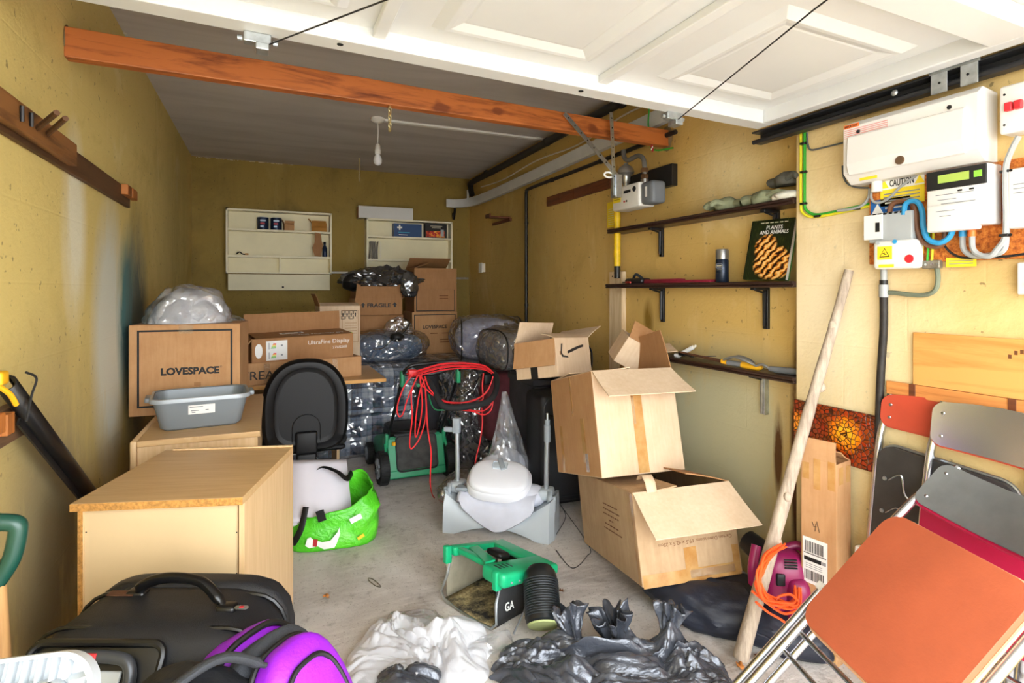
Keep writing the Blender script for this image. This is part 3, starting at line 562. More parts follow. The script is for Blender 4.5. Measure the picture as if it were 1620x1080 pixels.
text('IMPORTANT', FX(1.315,1.897,1.8606), .046, 'ink', cu_, height=.008)
mat('pink_print', 'd98a86', .6)
for k in range(5): decal('print_line', 1.265, 1.884-k*.0065, .15, .0022, 1.8616, 'pink_print', cu_)
decal('yellow_sticker', 1.27, 1.714, .06, .016, 1.884, 'yellow_print', cu_).rotation_euler = (0,0,0)
obj('gland', MB().tube([(1.92,1.265,1.705),(1.92,1.265,1.665)], .017, 12), 'white_plastic', cu_)
sm = thing('smart_meter', 'white electricity meter with green display below the fuse box', 'electricity meter', (1.9,1.0,1.6), world=True)
obj('case', MB().rbox((1.868,.915,1.517), (1.939,1.077,1.690), .006), 'unit_white', sm)
obj('lower_cover', MB().rbox((1.860,.945,1.505), (1.90,1.072,1.585), .005), 'unit_white', sm)
obj('display_panel', MB().rbox((1.863,.917,1.632), (1.870,1.075,1.688), .002), 'ink', sm, label='black display panel')
mat('lcd_green', 'a9c25a', .3); decal('screen', 1.0, 1.662, .082, .024, 1.8626, 'lcd_green', sm); decal('button', .937, 1.662, .02, .018, 1.8626, mat('lcd_bright','8fe04a',.3), sm)
for z, w, y in ((1.615,.10,1.0),(1.60,.05,1.02),(1.588,.09,.99)): decal('print_line', y, z, w, .002, 1.8674, mat('grey_print','8a8d90',.6), sm)
for y, z in ((.985,1.622),(.955,1.622)): decal('optical_port', y, z, .012, .005, 1.8674, 'ink', sm)
for k, w in ((0,.05),(1,.03)): decal('print_line', 1.02, 1.565-k*.015, w, .002, 1.8596, 'grey_print', sm)
# isolator with red switches
y0, y1, z0, z1 = wb(1580,138,214,1640,1.89)
iso = thing('isolator_switch', 'white isolator box with two red switches at right edge', 'switch', (1.92,(y0+y1)/2,(z0+z1)/2), world=True)
obj('box', MB().rbox((1.89,y1,z0), (1.959,y0,z1), .008), 'unit_white', iso)
mat('switch_red', 'cf2b33', .35)
c_ = at(1604,167,X=1.885)
for dy in (.011,-.011): obj('rocker', MB().rbox((1.876,c_.y+dy-.009,c_.z-.012), (1.892,c_.y+dy+.009,c_.z+.012), .003), 'switch_red', iso)
for u, v in ((1583,150),(1583,198)): p = at(u+6,v,X=1.889); obj('screw', MB().lathe([(.003,0),(.003,.002)], 8, FX(p.y,p.z,1.8895)), 'steel_dark', iso)
y0, y1, z0, z1 = wb(1593,268,362,1660,1.90)
jb = thing('switch_box', 'plain white junction box at right edge beside the meter', 'junction box', (1.93,(y0+y1)/2,(z0+z1)/2), world=True)
obj('box', MB().rbox((1.90,y1,z0), (1.939,y0,z1), .006), 'unit_white', jb)
for k in range(3): decal('print_line', y0-.03, z1-.045-k*.012, .03, .002, 1.8995, 'grey_print', jb)
y0, y1, z0, z1 = wb(1608,415,466,1690,1.93)
jb = thing('wall_socket', 'white wall socket at the right edge below the meters', 'socket', (1.95,(y0+y1)/2,(z0+z1)/2), world=True)
obj('plate', MB().rbox((1.93,y1,z0), (1.959,y0,z1), .005), 'unit_white', jb); obj('switch', MB().rbox((1.925,y0-.032,z0+.022), (1.932,y0-.022,z0+.04), .002), 'unit_white', jb)
# service cut-out
co = thing('service_cutout', 'grey and white mains cut-out fuse with yellow warning sticker', 'fuse', (1.92,1.24,1.46), world=True)
y0, y1, z0, z1 = wb(1374,340,385,1443,1.90); obj('fuse_carrier', MB().rbox((1.90,y1,z0), (1.939,y0,z1), .005), 'grey_plastic', co)
for k in range(6): yy = y0-.02-k*.018; obj('vent', MB().box((1.8985,yy-.005,z1-.006), (1.915,yy+.005,z1+.0005)), 'hole', co)
obj('ticket', MB().box((1.894,y0-.05,z0+.012), (1.899,y0+.012,z1-.004)), 'white_plastic', co); decal('barcode', y0-.035, (z0+z1)/2+.003, .014, .032, 1.8938, 'ink', co)
y0, y1, z0, z1 = wb(1380,382,426,1447,1.885); obj('lower_cover', MB().rbox((1.885,y1,z0), (1.939,y0,z1), .012), 'white_plastic', co)
wy, wz = y0-.042, (z0+z1)/2+.006
decal('warning_sticker', wy, wz, .048, .044, 1.8846, 'yellow_print', co)
tri = lambda s: [(-s,-s*.8),(s,-s*.8),(0,s*.95)]
obj('warning_triangle', MB().prism(tri(.017), .0005, FX(wy,wz,1.8838)), 'ink', co); obj('triangle_field', MB().prism(tri(.0135), .0005, FX(wy,wz-.0003,1.8833)), 'yellow_print', co)
obj('bolt_mark', MB().prism([(-.008,.001),(.001,.003),(-.001,-.001),(.009,-.004),(-.001,-.0035),(.001,.0005)], .0005, FX(wy,wz-.002,1.8828)), 'ink', co)
decal('yellow_strip', wy-.005, z0+.010, .05, .010, 1.8846, 'yellow_print', co)
obj('red_seal', MB().lathe([(.014,0),(.013,.003)], 16, FX(y1+.016,z0+.03,1.8846)), 'switch_red', co); 
for y, mm in ((y0-.02,'grey_plastic'),(y0-.075,'green_wire')): obj('blue_cap' if mm == 'green_wire' else 'cap', MB().lathe([(.007,0),(.007,.003),(.004,.003)], 14, FX(y,z1-.006,1.8846)), mat('cable_blue','2f93c8',.4) if mm == 'green_wire' else mm, co)
# stickers on the board
def sticker(name, label, u0, v0, u1, v1, m, roll=0.0):
    a = at(u0,v0,X=1.939); b = at(u1,v1,X=1.939); r = thing(name, label, 'sticker', (1.939,(a.y+b.y)/2,(a.z+b.z)/2), world=False)
    r.matrix_world = FX((a.y+b.y)/2,(a.z+b.z)/2,1.9385) @ Matrix.Rotation(roll,4,'Z'); w, h = abs(a.y-b.y), abs(a.z-b.z)
    obj('sheet', MB().box((-w/2,-h/2,0), (w/2,h/2,.0008)), m, r); return r, w, h
r, w, h = sticker('caution_sign', 'yellow and white CAUTION sticker under the fuse box', 1393,283,1463,318, 'yellow_print')
obj('heading', MB().box((-w/2,h*.08,.0008), (w/2,h/2,.0014)), 'white_plastic', r); text('CAUTION', T_((0,h*.28,.0015)), w*.55, 'ink', r, height=h*.24, bold=.02)
for s_ in (-1,1): obj('warning_triangle', MB().prism([(x+s_*w*.4,y+h*.26) for x, y in tri(h*.16)], .0006, T_((0,0,.0014))), 'yellow_print', r); 
for k in range(3): obj('print_line', MB().box((-w*.42,-h*.1-k*h*.12,.0008), (w*.4,-h*.06-k*h*.12,.0012)), 'grey_print', r)
r, w, h = sticker('blue_notice', 'blue and white notice sticker above the cut-out fuse', 1378,318,1440,340, mat('notice_blue','1f62ac',.5))
obj('warning_triangle', MB().prism([(x-w*.32,y) for x, y in tri(h*.32)], .0006, T_((0,0,.0008))), 'white_plastic', r)
for k in range(3): obj('print_line', MB().box((-w*.12,h*.22-k*h*.26,.0008), (w*.42,h*.30-k*h*.26,.0012)), 'white_plastic', r)
r, w, h = sticker('yellow_label_strip', 'small yellow label strip at the bottom of the meter board', 1497,408,1545,421, 'yellow_print')
for k in range(2): obj('print_line', MB().box((-w*.4,h*.1-k*h*.3,.0008), (w*.4,h*.18-k*h*.3,.0012)), 'grey_print', r)
# cables
mat('cable_grey', '9a9d9c', .45, var=.05); mat('cable_dgrey', '55585a', .45, var=.05); mat('cable_brown', '6b4630', .45); mat('cable_black', '151515', .5)
m = bpy.data.materials.new('earth_sheath'); m.use_nodes = True; t = NT(m); MATS['earth_sheath'] = m
t.color(t.ramp(t.noise(3,2,.5,t.mapping((40,40,2))), [(.47,'e6d81e'),(.53,'2c9a34')], 'CONSTANT')); t.b.inputs['Roughness'].default_value = .45
def pxs(l, x): return [at(u,v,X=(x if len(q) == 2 else q[2])) for q in l for u, v in [q[:2]]]
def cable(name, label, pts, rad, m, n=8): o = obj(name, MB().tube(spline(pts, n), rad, 8), m); return tag(o, label, 'cable')
mat('yellow_sheath', 'd8cf2a', .45)
for k, (dx, mm) in enumerate(((0,'yellow_sheath'),(6,'green_wire'))):
    cable('earth_cable', ('yellow','green')[k]+' earth cable running down the pier edge then across to the meter board', pxs([(1267+dx,195),(1267+dx,260),(1267+dx,320),(1270+dx,336-dx*.6),(1285+dx,343-dx*.6),(1320,338-dx*.5),(1365,328-dx*.5),(1400,321-dx*.5),(1425,316-dx*.4)], 1.952), .0055, mm)
cable('thin_grey_cable', 'thin grey cable looping out of the fuse box left side', pxs([(1277,210),(1278,228),(1283,237),(1300,234),(1333,226)], 1.953), .0035, 'cable_dgrey')
cable('thin_grey_cable', 'thin grey cable curling under the fuse box lower left corner', pxs([(1333,262),(1335,280),(1345,293),(1372,297),(1410,290),(1450,279)], 1.945), .0035, 'cable_dgrey')
cable('grey_cable', 'grey cable dropping from the fuse box gland in a short loop', pxs([(1379,298),(1378,312),(1384,320),(1396,319),(1410,310),(1425,295),(1450,277)], 1.93), .0045, 'cable_grey')
cable('grey_cable', 'grey cable bending left from the gland towards earth cables', pxs([(1376,298),(1374,312),(1364,325),(1345,331),(1325,333)], 1.94), .005, 'cable_grey')
cable('blue_tail', 'thick blue meter tail looping from cut-out fuse to the meter', pxs([(1430,340),(1432,325),(1440,318),(1452,320),(1459,335),(1461,360),(1468,378),(1485,384),(1500,377),(1507,365),(1508,355)], 1.905), .0082, 'cable_blue')
cable('brown_tail', 'thick brown meter tail looping beside the blue one', pxs([(1407,340),(1410,326),(1420,319),(1438,320),(1448,330),(1451,360),(1460,382),(1478,390),(1492,385),(1495,370),(1493,357)], 1.918), .0082, 'cable_brown')
for k, c in enumerate(('cable_blue','label_orange')):
    u0 = (1523,1538)[k]
    cable('meter_tail', ('grey sheathed tail with blue sleeve under the meter','grey sheathed tail with orange sleeve under the meter')[k], pxs([(u0,372),(u0+1,392),(u0+10,402),(u0+28,405),(1585-k*6,398-k*6),(1592-k*2,375),(1592,340),(1591,300),(1592,262),(1600,238),(1612,215)], 1.915-.012*k), .0078, 'cable_grey')
    o = obj('cable_sleeve', MB().tube(pxs([(u0,354),(u0,374)], 1.915-.012*k), .0095, 10), c); tag(o, ('blue sleeve on the meter tail entering the meter','orange sleeve on the meter tail entering the meter')[k], 'sleeve')
cable('black_lead', 'thin black lead hanging under the meter to the right', pxs([(1495,358),(1492,380),(1497,392),(1510,403),(1530,408),(1580,406),(1605,404),(1640,398)], 1.925), .0035, 'cable_black')
for k, u in enumerate((1461,1470,1477)): cable('earth_lead', ('left','middle','right')[k]+' green and yellow lead from meter board to earth block', pxs([(u,360),(u-1,385),(u-3,415)], 1.93), .0035, ('yellow_sheath','green_wire','yellow_sheath')[k])
r = thing('earth_block', 'small clear and metal earth terminal block on board edge', 'terminal', (1.93,1.1,1.42), world=True)
a = at(1458,412,X=1.925); b = at(1486,424,X=1.925); obj('block', MB().rbox((1.925,b.y,b.z), (1.945,a.y,a.z), .003), 'dull_metal', r)
for k in range(3): obj('screw', MB().lathe([(.004,0),(.004,.003)], 8, FX(a.y-.013-.017*k,(a.z+b.z)/2,1.925)), 'galv', r)
cable('flat_earth_strap', 'dull green earth strap looping from the block to the cable pipe', pxs([(1482,424),(1484,440),(1480,458),(1465,466),(1440,466),(1415,463),(1400,463)], 1.945), .0075, mat('dull_green','6b7360',.7,var=.2))
for u, v, x, where in ((1271,227,1.945,'highest on the vertical earth cables'),(1271,272,1.945,'halfway down the vertical earth cables'),(1271,322,1.945,'lowest on the vertical earth cables'),(1293,342,1.945,'at the bend of the earth cables'),(1355,330,1.945,'on the horizontal earth cable run'),(1591,271,1.905,'beside the meter, upper on the grey tails'),(1590,372,1.90,'beside the junction box, lower on grey tails')):
    p = at(u,v,X=x); k = obj('cable_clip', MB().rbox((p.x-.008,p.y-.010,p.z-.004), (p.x+.012,p.y+.012,p.z+.004), .002).lathe([(.004,0),(.004,.004)], 8, FX(p.y-.014,p.z,p.x-.002)), 'cable_black')
    tag(k, 'small black cable clip '+where, 'cable clip', 'black cable clips')
sp = thing('service_pipe', 'black armoured service cable pipe rising up the pier', 'pipe', (1.94,1.25,0), world=True)
mat('armour', '26211d', .6, .2, var=.5, vs=40, bump=.5)
obj('pipe', MB().tube(spline([at(1398,462,X=1.94), at(1398,520,X=1.94), at(1393,600,X=1.94), at(1390,700,X=1.94), (1.94,1.275,.45), (1.94,1.28,0)], 8), .0125, 12), 'armour', sp)
obj('upper_sleeve', MB().tube([at(1398,424,X=1.935), at(1398,448,X=1.94)], .010, 12), 'cable_grey', sp); obj('gland', MB().tube([at(1398,450,X=1.94), at(1398,470,X=1.94)], .0145, 12), 'cable_grey', sp); obj('tape', MB().tube([at(1398,443,X=1.94), at(1398,452,X=1.94)], .0125, 12), 'cable_black', sp)
# ================= panels on / against the pier =================
m = bpy.data.materials.new('crackle_orange'); m.use_nodes = True; t = NT(m); MATS['crackle_orange'] = m
vo = t.new('ShaderNodeTexVoronoi'); vo.feature = 'DISTANCE_TO_EDGE'; vo.inputs['Scale'].default_value = 62; t.link(t.coord(), vo.inputs['Vector'])
vc = t.new('ShaderNodeTexVoronoi'); vc.inputs['Scale'].default_value = 62; t.link(t.coord(), vc.inputs['Vector'])
rb1 = t.near((1.93,1.40,.80), .085, (0,1,1)); rb2 = t.near((1.93,1.60,.80), .06, (0,1,1)); big = t.ramp(t.math('MAXIMUM', rb1, rb2), [(.15,'8a3206'),(.4,'d9730c'),(.7,'f2a01c')])
cell = t.mix(.35, big, vc.outputs['Color'], 'SOFT_LIGHT'); t.color(t.mix(t.ramp(vo.outputs['Distance'], [(.05,1.0),(.11,0.0)]), cell, '3a1604'))
t.b.inputs['Roughness'].default_value = .3; t.bump(t.ramp(vo.outputs['Distance'], [(.0,0.0),(.15,1.0)]), .5, .004)
o = obj('crackle_panel', MB().rbox((1.945,1.27,.69), (1.958,1.618,.890), .003), 'crackle_orange'); tag(o, 'orange crackle-glazed tile panel fixed low on the pier', 'panel')
wood_mat('ply_wood', 'd59a52', 'b97b36', .6, 1, .7)
wood_mat('pine_batten', 'd08a48', 'a35f28', .6, 1, 1)
r = thing('ply_panel', 'plywood panel on the pier above the folding chairs', 'panel', (1.95,.9,1.1), world=True)
obj('sheet', MB().box((1.946,.45,1.02), (1.959,1.163,1.19)), 'ply_wood', r, .001)
for k, (dy, dz) in enumerate(((0,0),(.014,.012),(.028,.016),(.04,.014))): obj('stamp_mark', MB().box((1.9452,.90-dy-.004,1.145+dz-.012), (1.9458,.90-dy+.004,1.145+dz)), mat('stamp_brown','6b3f1c',.8), r)
r = thing('pine_rail', 'pine rail with dark joints across the pier below the plywood', 'batten', (1.94,1.0,1.0), world=True)
obj('rail', MB().box((1.946,.45,.975), (1.958,1.25,1.0185)), 'pine_batten', r, .002)
for y in (1.165,.895): obj('joint_strip', MB().box((1.944,y-.010,.974), (1.9585,y+.010,1.0195)), 'brown_batten', r, .001)
# ================= folding chairs =================
mat('chrome', 'c6c9cf', .26, 1.0, var=.08, vs=20); mat('brushed_alu', 'a9b0b4', .32, .9, var=.12, vs=10); mat('mirror_steel', 'b9bbbd', .22, .9, var=.08, vs=4)
mat('vinyl_orange', 'ad5636', .55, var=.13, vs=4, bump=.15, bs=120); mat('vinyl_red', 'a83c24', .45, var=.12, vs=6); mat('vinyl_crimson', 'a5123c', .4, var=.08); mat('pan_dark', '3f3d3b', .5, .4, var=.3); mat('rubber', '111112', .7); mat('worn_vinyl', 'd3a47c', .6, var=.1)
def bent_panel(x0, x1, y0, y1, z, th, bow, rad, M=None, arch=0.0):
    poly = [(p[0]+(x0+x1)/2, p[1]+(y0+y1)/2) for p in rrect(x1-x0, y1-y0, rad, 6)]; mb = MB()
    bm = bmesh.new(); vs = [bm.verts.new((x,y,0)) for x, y in poly]; bm.faces.new(vs); bmesh.ops.triangulate(bm, faces=bm.faces[:])
    bmesh.ops.subdivide_edges(bm, edges=bm.edges[:], cuts=4, use_grid_fill=True)
    g = bmesh.ops.extrude_face_region(bm, geom=bm.faces[:]); 
    for e in g['geom']:
        if isinstance(e, bmesh.types.BMVert): e.co.z += th
    for v in bm.verts:
        k = (v.co.x-(x0+x1)/2)/((x1-x0)/2); v.co.z += z - bow*(1-k*k); v.co.y += arch*(1-k*k)*((v.co.y-y0)/(y1-y0))
    bmesh.ops.recalc_face_normals(bm, faces=bm.faces[:]); return mb.bm(bm, M, True)
def folding_chair(label, W, L, back, seat, backmat, backrear, seatmat, under, loc=None, M=None, y_lo=0.0, rungs=(.2,.27), rear=.40, arch=.0, seat_z=.016):
    r = thing('folding_chair', label, 'chair', group='folding chairs leaning on the pier')
    if M: r.matrix_world = M
    for sx in (0, W):
        s = 1 if sx == 0 else -1
        bend = spline([(sx,y_lo,0),(sx,y_lo+(L-y_lo)*.4,0),(sx,L-.22,0),(sx+s*.004,L-.10,-.012),(sx+s*.012,L,-.03)], 6)
        obj('frame_tube', MB().tube(bend, .0118, 12), 'chrome', r)
        obj('leg', MB().tube([(sx-s*.027,y_lo-.0,.004),(sx-s*.027,rear,.004)], .0112, 12), 'chrome', r)
        obj('leg_cap', MB().rbox((sx-s*.027-.013,rear-.006,-.009), (sx-s*.027+.013,rear+.018,.018), .004), 'white_plastic', r, label='white plastic end cap')
        obj('inner_leg', MB().tube([(sx+s*.027,y_lo+.03,-.02),(sx+s*.027,seat[0]+.1,-.02)], .0105, 12), 'chrome', r)
        for q in (sx-s*.027, sx): obj('foot', MB().tube([(q,y_lo+.03,.002 if q != sx else 0),(q,y_lo-.012,.002 if q != sx else 0)], [.0145,.016], 12), 'rubber', r)
    for y in rungs: obj('rung', MB().tube([(0,y,-.006),(W,y,-.006)], .0072, 10), 'chrome', r)
    bk = obj('backrest', bent_panel(.004, W-.004, back[0], back[1], .008, .004, .03, .03, arch=arch), backmat, r, .001)
    obj('back_pad', bent_panel(.002, W-.002, back[0]-.006, back[1]-.004, -.006, .012, .03, .03, arch=arch), backrear, r, .002)
    for x in (.03, W-.03):
        for y in (back[0]+.03, back[1]-.03): obj('rivet', MB().lathe([(.006,0),(.0045,.0025),(.001,.003)], 12, T_((x,y,.0125-.03*(1-((x-W/2)/(W/2))**2)))), 'chrome', bk)
    sb = obj('seat', bent_panel(.012, W-.012, seat[0], seat[1], seat_z, .022, -.004, .055), seatmat, r, .006)
    obj('seat_rim', MB().tube([(p[0]+W/2, p[1]+(seat[0]+seat[1])/2, seat_z+.001) for p in rrect(W-.022, seat[1]-seat[0]+.004, .056, 6)], .0055, 8, True), under, r)
    return r
cm = Matrix.Translation((1.22,1.251,.103)) @ Euler((.796,.022,-1.879)).to_matrix().to_4x4()
folding_chair('chrome folding chair with orange vinyl seat and brushed metal back, front of three', .45, 1.0, (.835,.985), (.352,.765), 'brushed_alu', 'vinyl_crimson', 'vinyl_orange', 'worn_vinyl', M=cm, y_lo=-.135, rungs=(.25,.32), rear=.455)
def chair_M(foot, top, lat):
    y = (Vector(top)-Vector(foot)).normalized(); x = Vector(lat); x = (x-y*x.dot(y)).normalized(); z = x.cross(y)
    return Matrix(((x.x,y.x,z.x,foot[0]),(x.y,y.y,z.y,foot[1]),(x.z,y.z,z.z,foot[2]),(0,0,0,1)))
c2 = folding_chair('chrome folding chair with polished steel back and crimson seat, middle of three', .41, .975, (.845,.975), (.36,.72), 'mirror_steel', 'vinyl_red', 'vinyl_crimson', 'chrome', M=chair_M((1.855,1.13,.012),(1.90,1.074,.97),(-.03,-1,.05)), rear=.42, arch=.02)
c3 = folding_chair('chrome folding chair with red vinyl back and sprung seat underside, rear of three', .42, .985, (.862,.965), (.42,.80), 'vinyl_red', 'vinyl_red', 'pan_dark', 'brushed_alu', M=chair_M((1.90,1.315,.012),(1.935,1.252,.98),(-.01,-1,.03)), rear=.40, arch=.02, seat_z=.0)
for k in range(3):       # wire springs across the underside
    yy = .47+.11*k; obj('seat_spring', MB().tube(spline([(.06,yy,.026),(.10,yy+.03,.030),(.12,yy-.03,.030),(.17,yy-.04,.030),(.20,yy,.030),(.24,yy+.03,.030),(.28,yy-.03,.030),(.36,yy,.026)], 6), .003, 6), 'chrome', c3)
    obj('spring_bolt', MB().lathe([(.008,0),(.006,.005)], 10, T_((.045,yy,.022))), 'brushed_alu', c3)
# ================= long branch leaning on the pier =================
m = bpy.data.materials.new('bare_branch'); m.use_nodes = True; t = NT(m); MATS['bare_branch'] = m
g_ = t.noise(4, 6, .7, t.mapping((14,14,2))); t.color(t.ramp(g_, [(.3,'857566'),(.55,'ad9d8a'),(.8,'c4b6a2')])); t.b.inputs['Roughness'].default_value = .8; t.bump(g_, .5, .006)
br0 = Vector((1.572,1.53,.0)); br1 = Vector(at(1343,428,X=1.935)); n = 22; pts = []; rad = []
for i in range(n+1):
    k = i/n; p = br0.lerp(br1, k); p += Vector((.012*math.sin(k*5.5+.6), .010*math.sin(k*4+1), 0))*math.sin(k*PI); pts.append(p); rad.append((.028-.0125*k)+.0022*noise.noise(Vector((k*14,3,1))))
br_o = thing('bare_branch', 'long bare wooden branch leaning against the pier', 'branch', br0, world=True)
obj('stem', MB().tube(pts, rad, 14), 'bare_branch', br_o)
for k, a in ((.18,.5),(.30,2.4),(.42,1.0),(.55,4),(.7,2.2),(.86,.4)):
    p = br0.lerp(br1,k); obj('knot', blob((.012,.012,.016), k*9, .4, 40, 2), 'bare_branch', br_o).location += p+Vector((-.016*math.cos(a),-.016*math.sin(a),0))
obj('cut_end', MB().lathe([(.015,0),(.0145,.002)], 14, face_M(br1,(0,1,0),(br1-br0).cross(Vector((0,1,0))))), 'pale_pine', br_o)
# ================= desk units on the left =================
m = bpy.data.materials.new('beech_laminate'); m.use_nodes = True; t = NT(m); MATS['beech_laminate'] = m
g_ = t.noise(3, 5, .6, t.mapping((22,22,1.4))); t.color(t.ramp(g_, [(.3,'cba878'),(.55,'d6b589'),(.8,'dfc297')])); t.b.inputs['Roughness'].default_value = .45
m = bpy.data.materials.new('beech_top'); m.use_nodes = True; t = NT(m); MATS['beech_top'] = m
g_ = t.noise(3, 5, .6, t.mapping((1.6,20,20))); sc_ = t.noise(6, 6, .8, t.mapping((1,4,1), rot=(0,0,.6)))
t.color(t.mix(t.math('MULTIPLY', t.ramp(sc_, [(.62,0.0),(.7,1.0)]), .35), t.ramp(g_, [(.3,'bd9765'),(.55,'c8a473'),(.8,'d0ae80')]), 'dcc29a')); t.b.inputs['Roughness'].default_value = .4
mat('raw_panel', 'd3b88e', .75, var=.05, vs=4); mat('chip_edge', 'b88442', .9, var=.4, vs=90, bump=.5, bs=200)
r = thing('desk_unit', 'beech laminate desk unit with bare chipboard edges facing the door', 'cabinet', (-.195,2.137,0), (0,0,-.301))
w, d, h = .451, .521, .728
obj('top', MB().box((-w/2-.012,-d/2-.014,h-.022), (w/2,d/2,h)), 'beech_top', r, .001)
obj('top_edge', MB().box((-w/2-.012,-d/2-.0155,h-.022), (w/2,-d/2-.013,h-.001)), 'chip_edge', r)
obj('back_panel', MB().box((-w/2+.012,-d/2+.004,.01), (w/2-.016,-d/2+.012,h-.022)), 'raw_panel', r)
obj('side_panel', MB().box((w/2-.016,-d/2,0), (w/2,d/2-.002,h-.022)), 'beech_laminate', r, .0008)
obj('side_panel', MB().box((-w/2-.0,-d/2,0), (-w/2+.016,d/2-.002,h-.022)), 'beech_laminate', r, .0008)
obj('panel_edge', MB().box((-w/2,-d/2-.001,0), (-w/2+.013,-d/2+.001,h-.022)), 'chip_edge', r)
obj('panel_edge', MB().box((w/2-.0165,-d/2-.001,0), (w/2-.0145,-d/2+.001,h-.022)), mat('seam_dark','6a4a24',.9), r)
obj('raised_lip', MB().box((-w/2+.02,d/2-.012,h), (w/2,d/2,h+.006)), 'beech_laminate', r, .001)
obj('bottom_panel', MB().box((-w/2+.016,-d/2+.012,.02), (w/2-.016,d/2-.02,.036)), 'beech_laminate', r)
obj('front_panel', MB().box((-w/2+.016,d/2-.02,.0), (w/2-.016,d/2-.004,h-.022)), 'beech_laminate', r)
for x, z in ((-w/2+.02,.64),(-w/2+.02,.42),(-w/2+.02,.2),(w/2-.022,.62),(w/2-.022,.5),(w/2-.022,.3)): obj('pin', MB().lathe([(.002,0),(.002,.001)], 6, face_M((x,-d/2+.0038,z),(1,0,0),(0,0,1))), 'hole', r)
r = thing('drawer_unit', 'beech drawer unit behind the desk unit, with grey tub on top', 'cabinet', (-.235,3.063,0), (0,0,-.013))
w, d, h = .441, .924, .735
obj('top', MB().box((-w/2,-d/2,h-.024), (w/2,d/2,h)), 'beech_top', r, .002)
obj('body', MB().box((-w/2,-d/2+.012,.03), (w/2-.01,d/2-.01,h-.024)), 'beech_laminate', r, .001)
obj('plinth', MB().box((-w/2+.03,-d/2+.04,0), (w/2-.03,d/2-.04,.03)), 'seam_dark', r)
for k, (z0, z1) in enumerate(((h-.17,h+.002),(h-.36,h-.18),(.04,h-.37))):
    dr = obj('drawer', MB().rbox((-w/2-.024,-d/2,z0), (-w/2-.001,d/2,z1), .008), 'beech_laminate', r)
    obj('handle', MB().tube(spline([(-w/2-.024,-.06,(z0+z1)/2),(-w/2-.045,-.04,(z0+z1)/2),(-w/2-.045,.04,(z0+z1)/2),(-w/2-.024,.06,(z0+z1)/2)], 4), .005, 8), 'galv', dr)
# grey storage tub
mat('tub_grey', '7f878d', .4, .15, var=.04); mat('tub_rim', '9aa1a6', .35, .1, var=.03)
p = (at(236,672,Z=.735)+at(386,655,Z=.735))/2
r = thing('washing_up_bowl', 'grey rectangular plastic washing-up bowl on the drawer unit', 'bowl', (-.262,2.86,.735), (0,0,.10))
def bowl(name, w0, d0, w1, d1, h, th, mt, par):
    mb = MB(); A = rrect(w0, d0, .04); B = rrect(w1, d1, .05); Ai = rrect(w0-2*th, d0-2*th, .038); Bi = rrect(w1-2*th, d1-2*th, .048); n = len(A)
    rows = [[(0,0,0)]*(n+1), [(x*.9,y*.9,0) for x, y in A+A[:1]], [(x,y,.012) for x, y in A+A[:1]], [(x,y,h) for x, y in B+B[:1]], [(x,y,h) for x, y in Bi+Bi[:1]], [(x,y,.016) for x, y in Ai+Ai[:1]], [(x*.9,y*.9,.006) for x, y in Ai+Ai[:1]], [(0,0,.006)]*(n+1)]
    mb.grid(rows, True); return obj(name, mb, mt, par)
bowl('basin', .31, .225, .365, .275, .135, .004, 'tub_grey', r)
A = rrect(.385, .295, .055); B = rrect(.362, .272, .05); mb = MB(); mb.grid([[(x,y,.122) for x, y in A+A[:1]], [(x,y,.134) for x, y in A+A[:1]], [(x*.99,y*.99,.139) for x, y in A+A[:1]], [(x,y,.139) for x, y in B+B[:1]]], True); obj('rim', mb, 'tub_rim', r)
for s_ in (-1,1): obj('handle_lug', MB().rbox((s_*.20-.012,-.05,.115), (s_*.20+.012,.05,.136), .006), 'tub_grey', r)
lM = face_M((.0,-.1305,.086),(1,0,0),(0,-.20,1)); obj('price_label', MB().box((-.05,-.02,0), (.05,.02,.0008), lM), 'white_plastic', r, label='white price label')
for x, w_, z in ((-.02,.05,.012),(-.025,.03,-.004),(.02,.012,-.004),(-.03,.014,-.012)): obj('print_mark', MB().box((x-w_/2,z-.002,.0008), (x+w_/2,z+.002,.0012), lM), 'grey_print', r)
# ================= cardboard boxes =================
def card_mat(name, a, b, ribs=0):
    m = bpy.data.materials.new(name); m.use_nodes = True; t = NT(m); MATS[name] = m; t.b.inputs['Roughness'].default_value = .8
    n = t.noise(7, 6, .7); f = t.noise(60, 3, .6, t.mapping((1,1,.12))); col = t.ramp(t.math('ADD', t.math('MULTIPLY', n, .6), t.math('MULTIPLY', f, .4)), [(.3,a),(.7,b)]); t.color(col)
    t.bump(t.math('ADD', t.noise(3,3,.5), t.math('MULTIPLY', f, .3)), .25, .006); return m
card_mat('card_tan', 'a8794c', 'bf9468'); card_mat('card_pale', 'c4a684', 'd6bda0'); card_mat('card_dark', '94683f', 'a87b50'); card_mat('card_old', 'a3835f', 'bfa27e'); card_mat('card_light', 'c9ad8c', 'dcc5a8')
m = bpy.data.materials.new('packing_tape'); m.use_nodes = True; t = NT(m); MATS['packing_tape'] = m; t.b.inputs['Roughness'].default_value = .15; t.b.inputs['Coat Weight'].default_value = .4
t.color(t.ramp(t.noise(14,4,.6), [(.3,'a8753c'),(.7,'c29a62')])); t.bump(t.noise(30,3,.6), .25, .003)
m = clear_plastic('clear_tape', 'd8c6a8', .10, .2, 20, .4, .004, .05)
FACES = {'F': ((1,0,0),(0,0,1)), 'K': ((-1,0,0),(0,0,1)), 'L': ((0,-1,0),(0,0,1)), 'R': ((0,1,0),(0,0,1)), 'T': ((1,0,0),(0,1,0))}
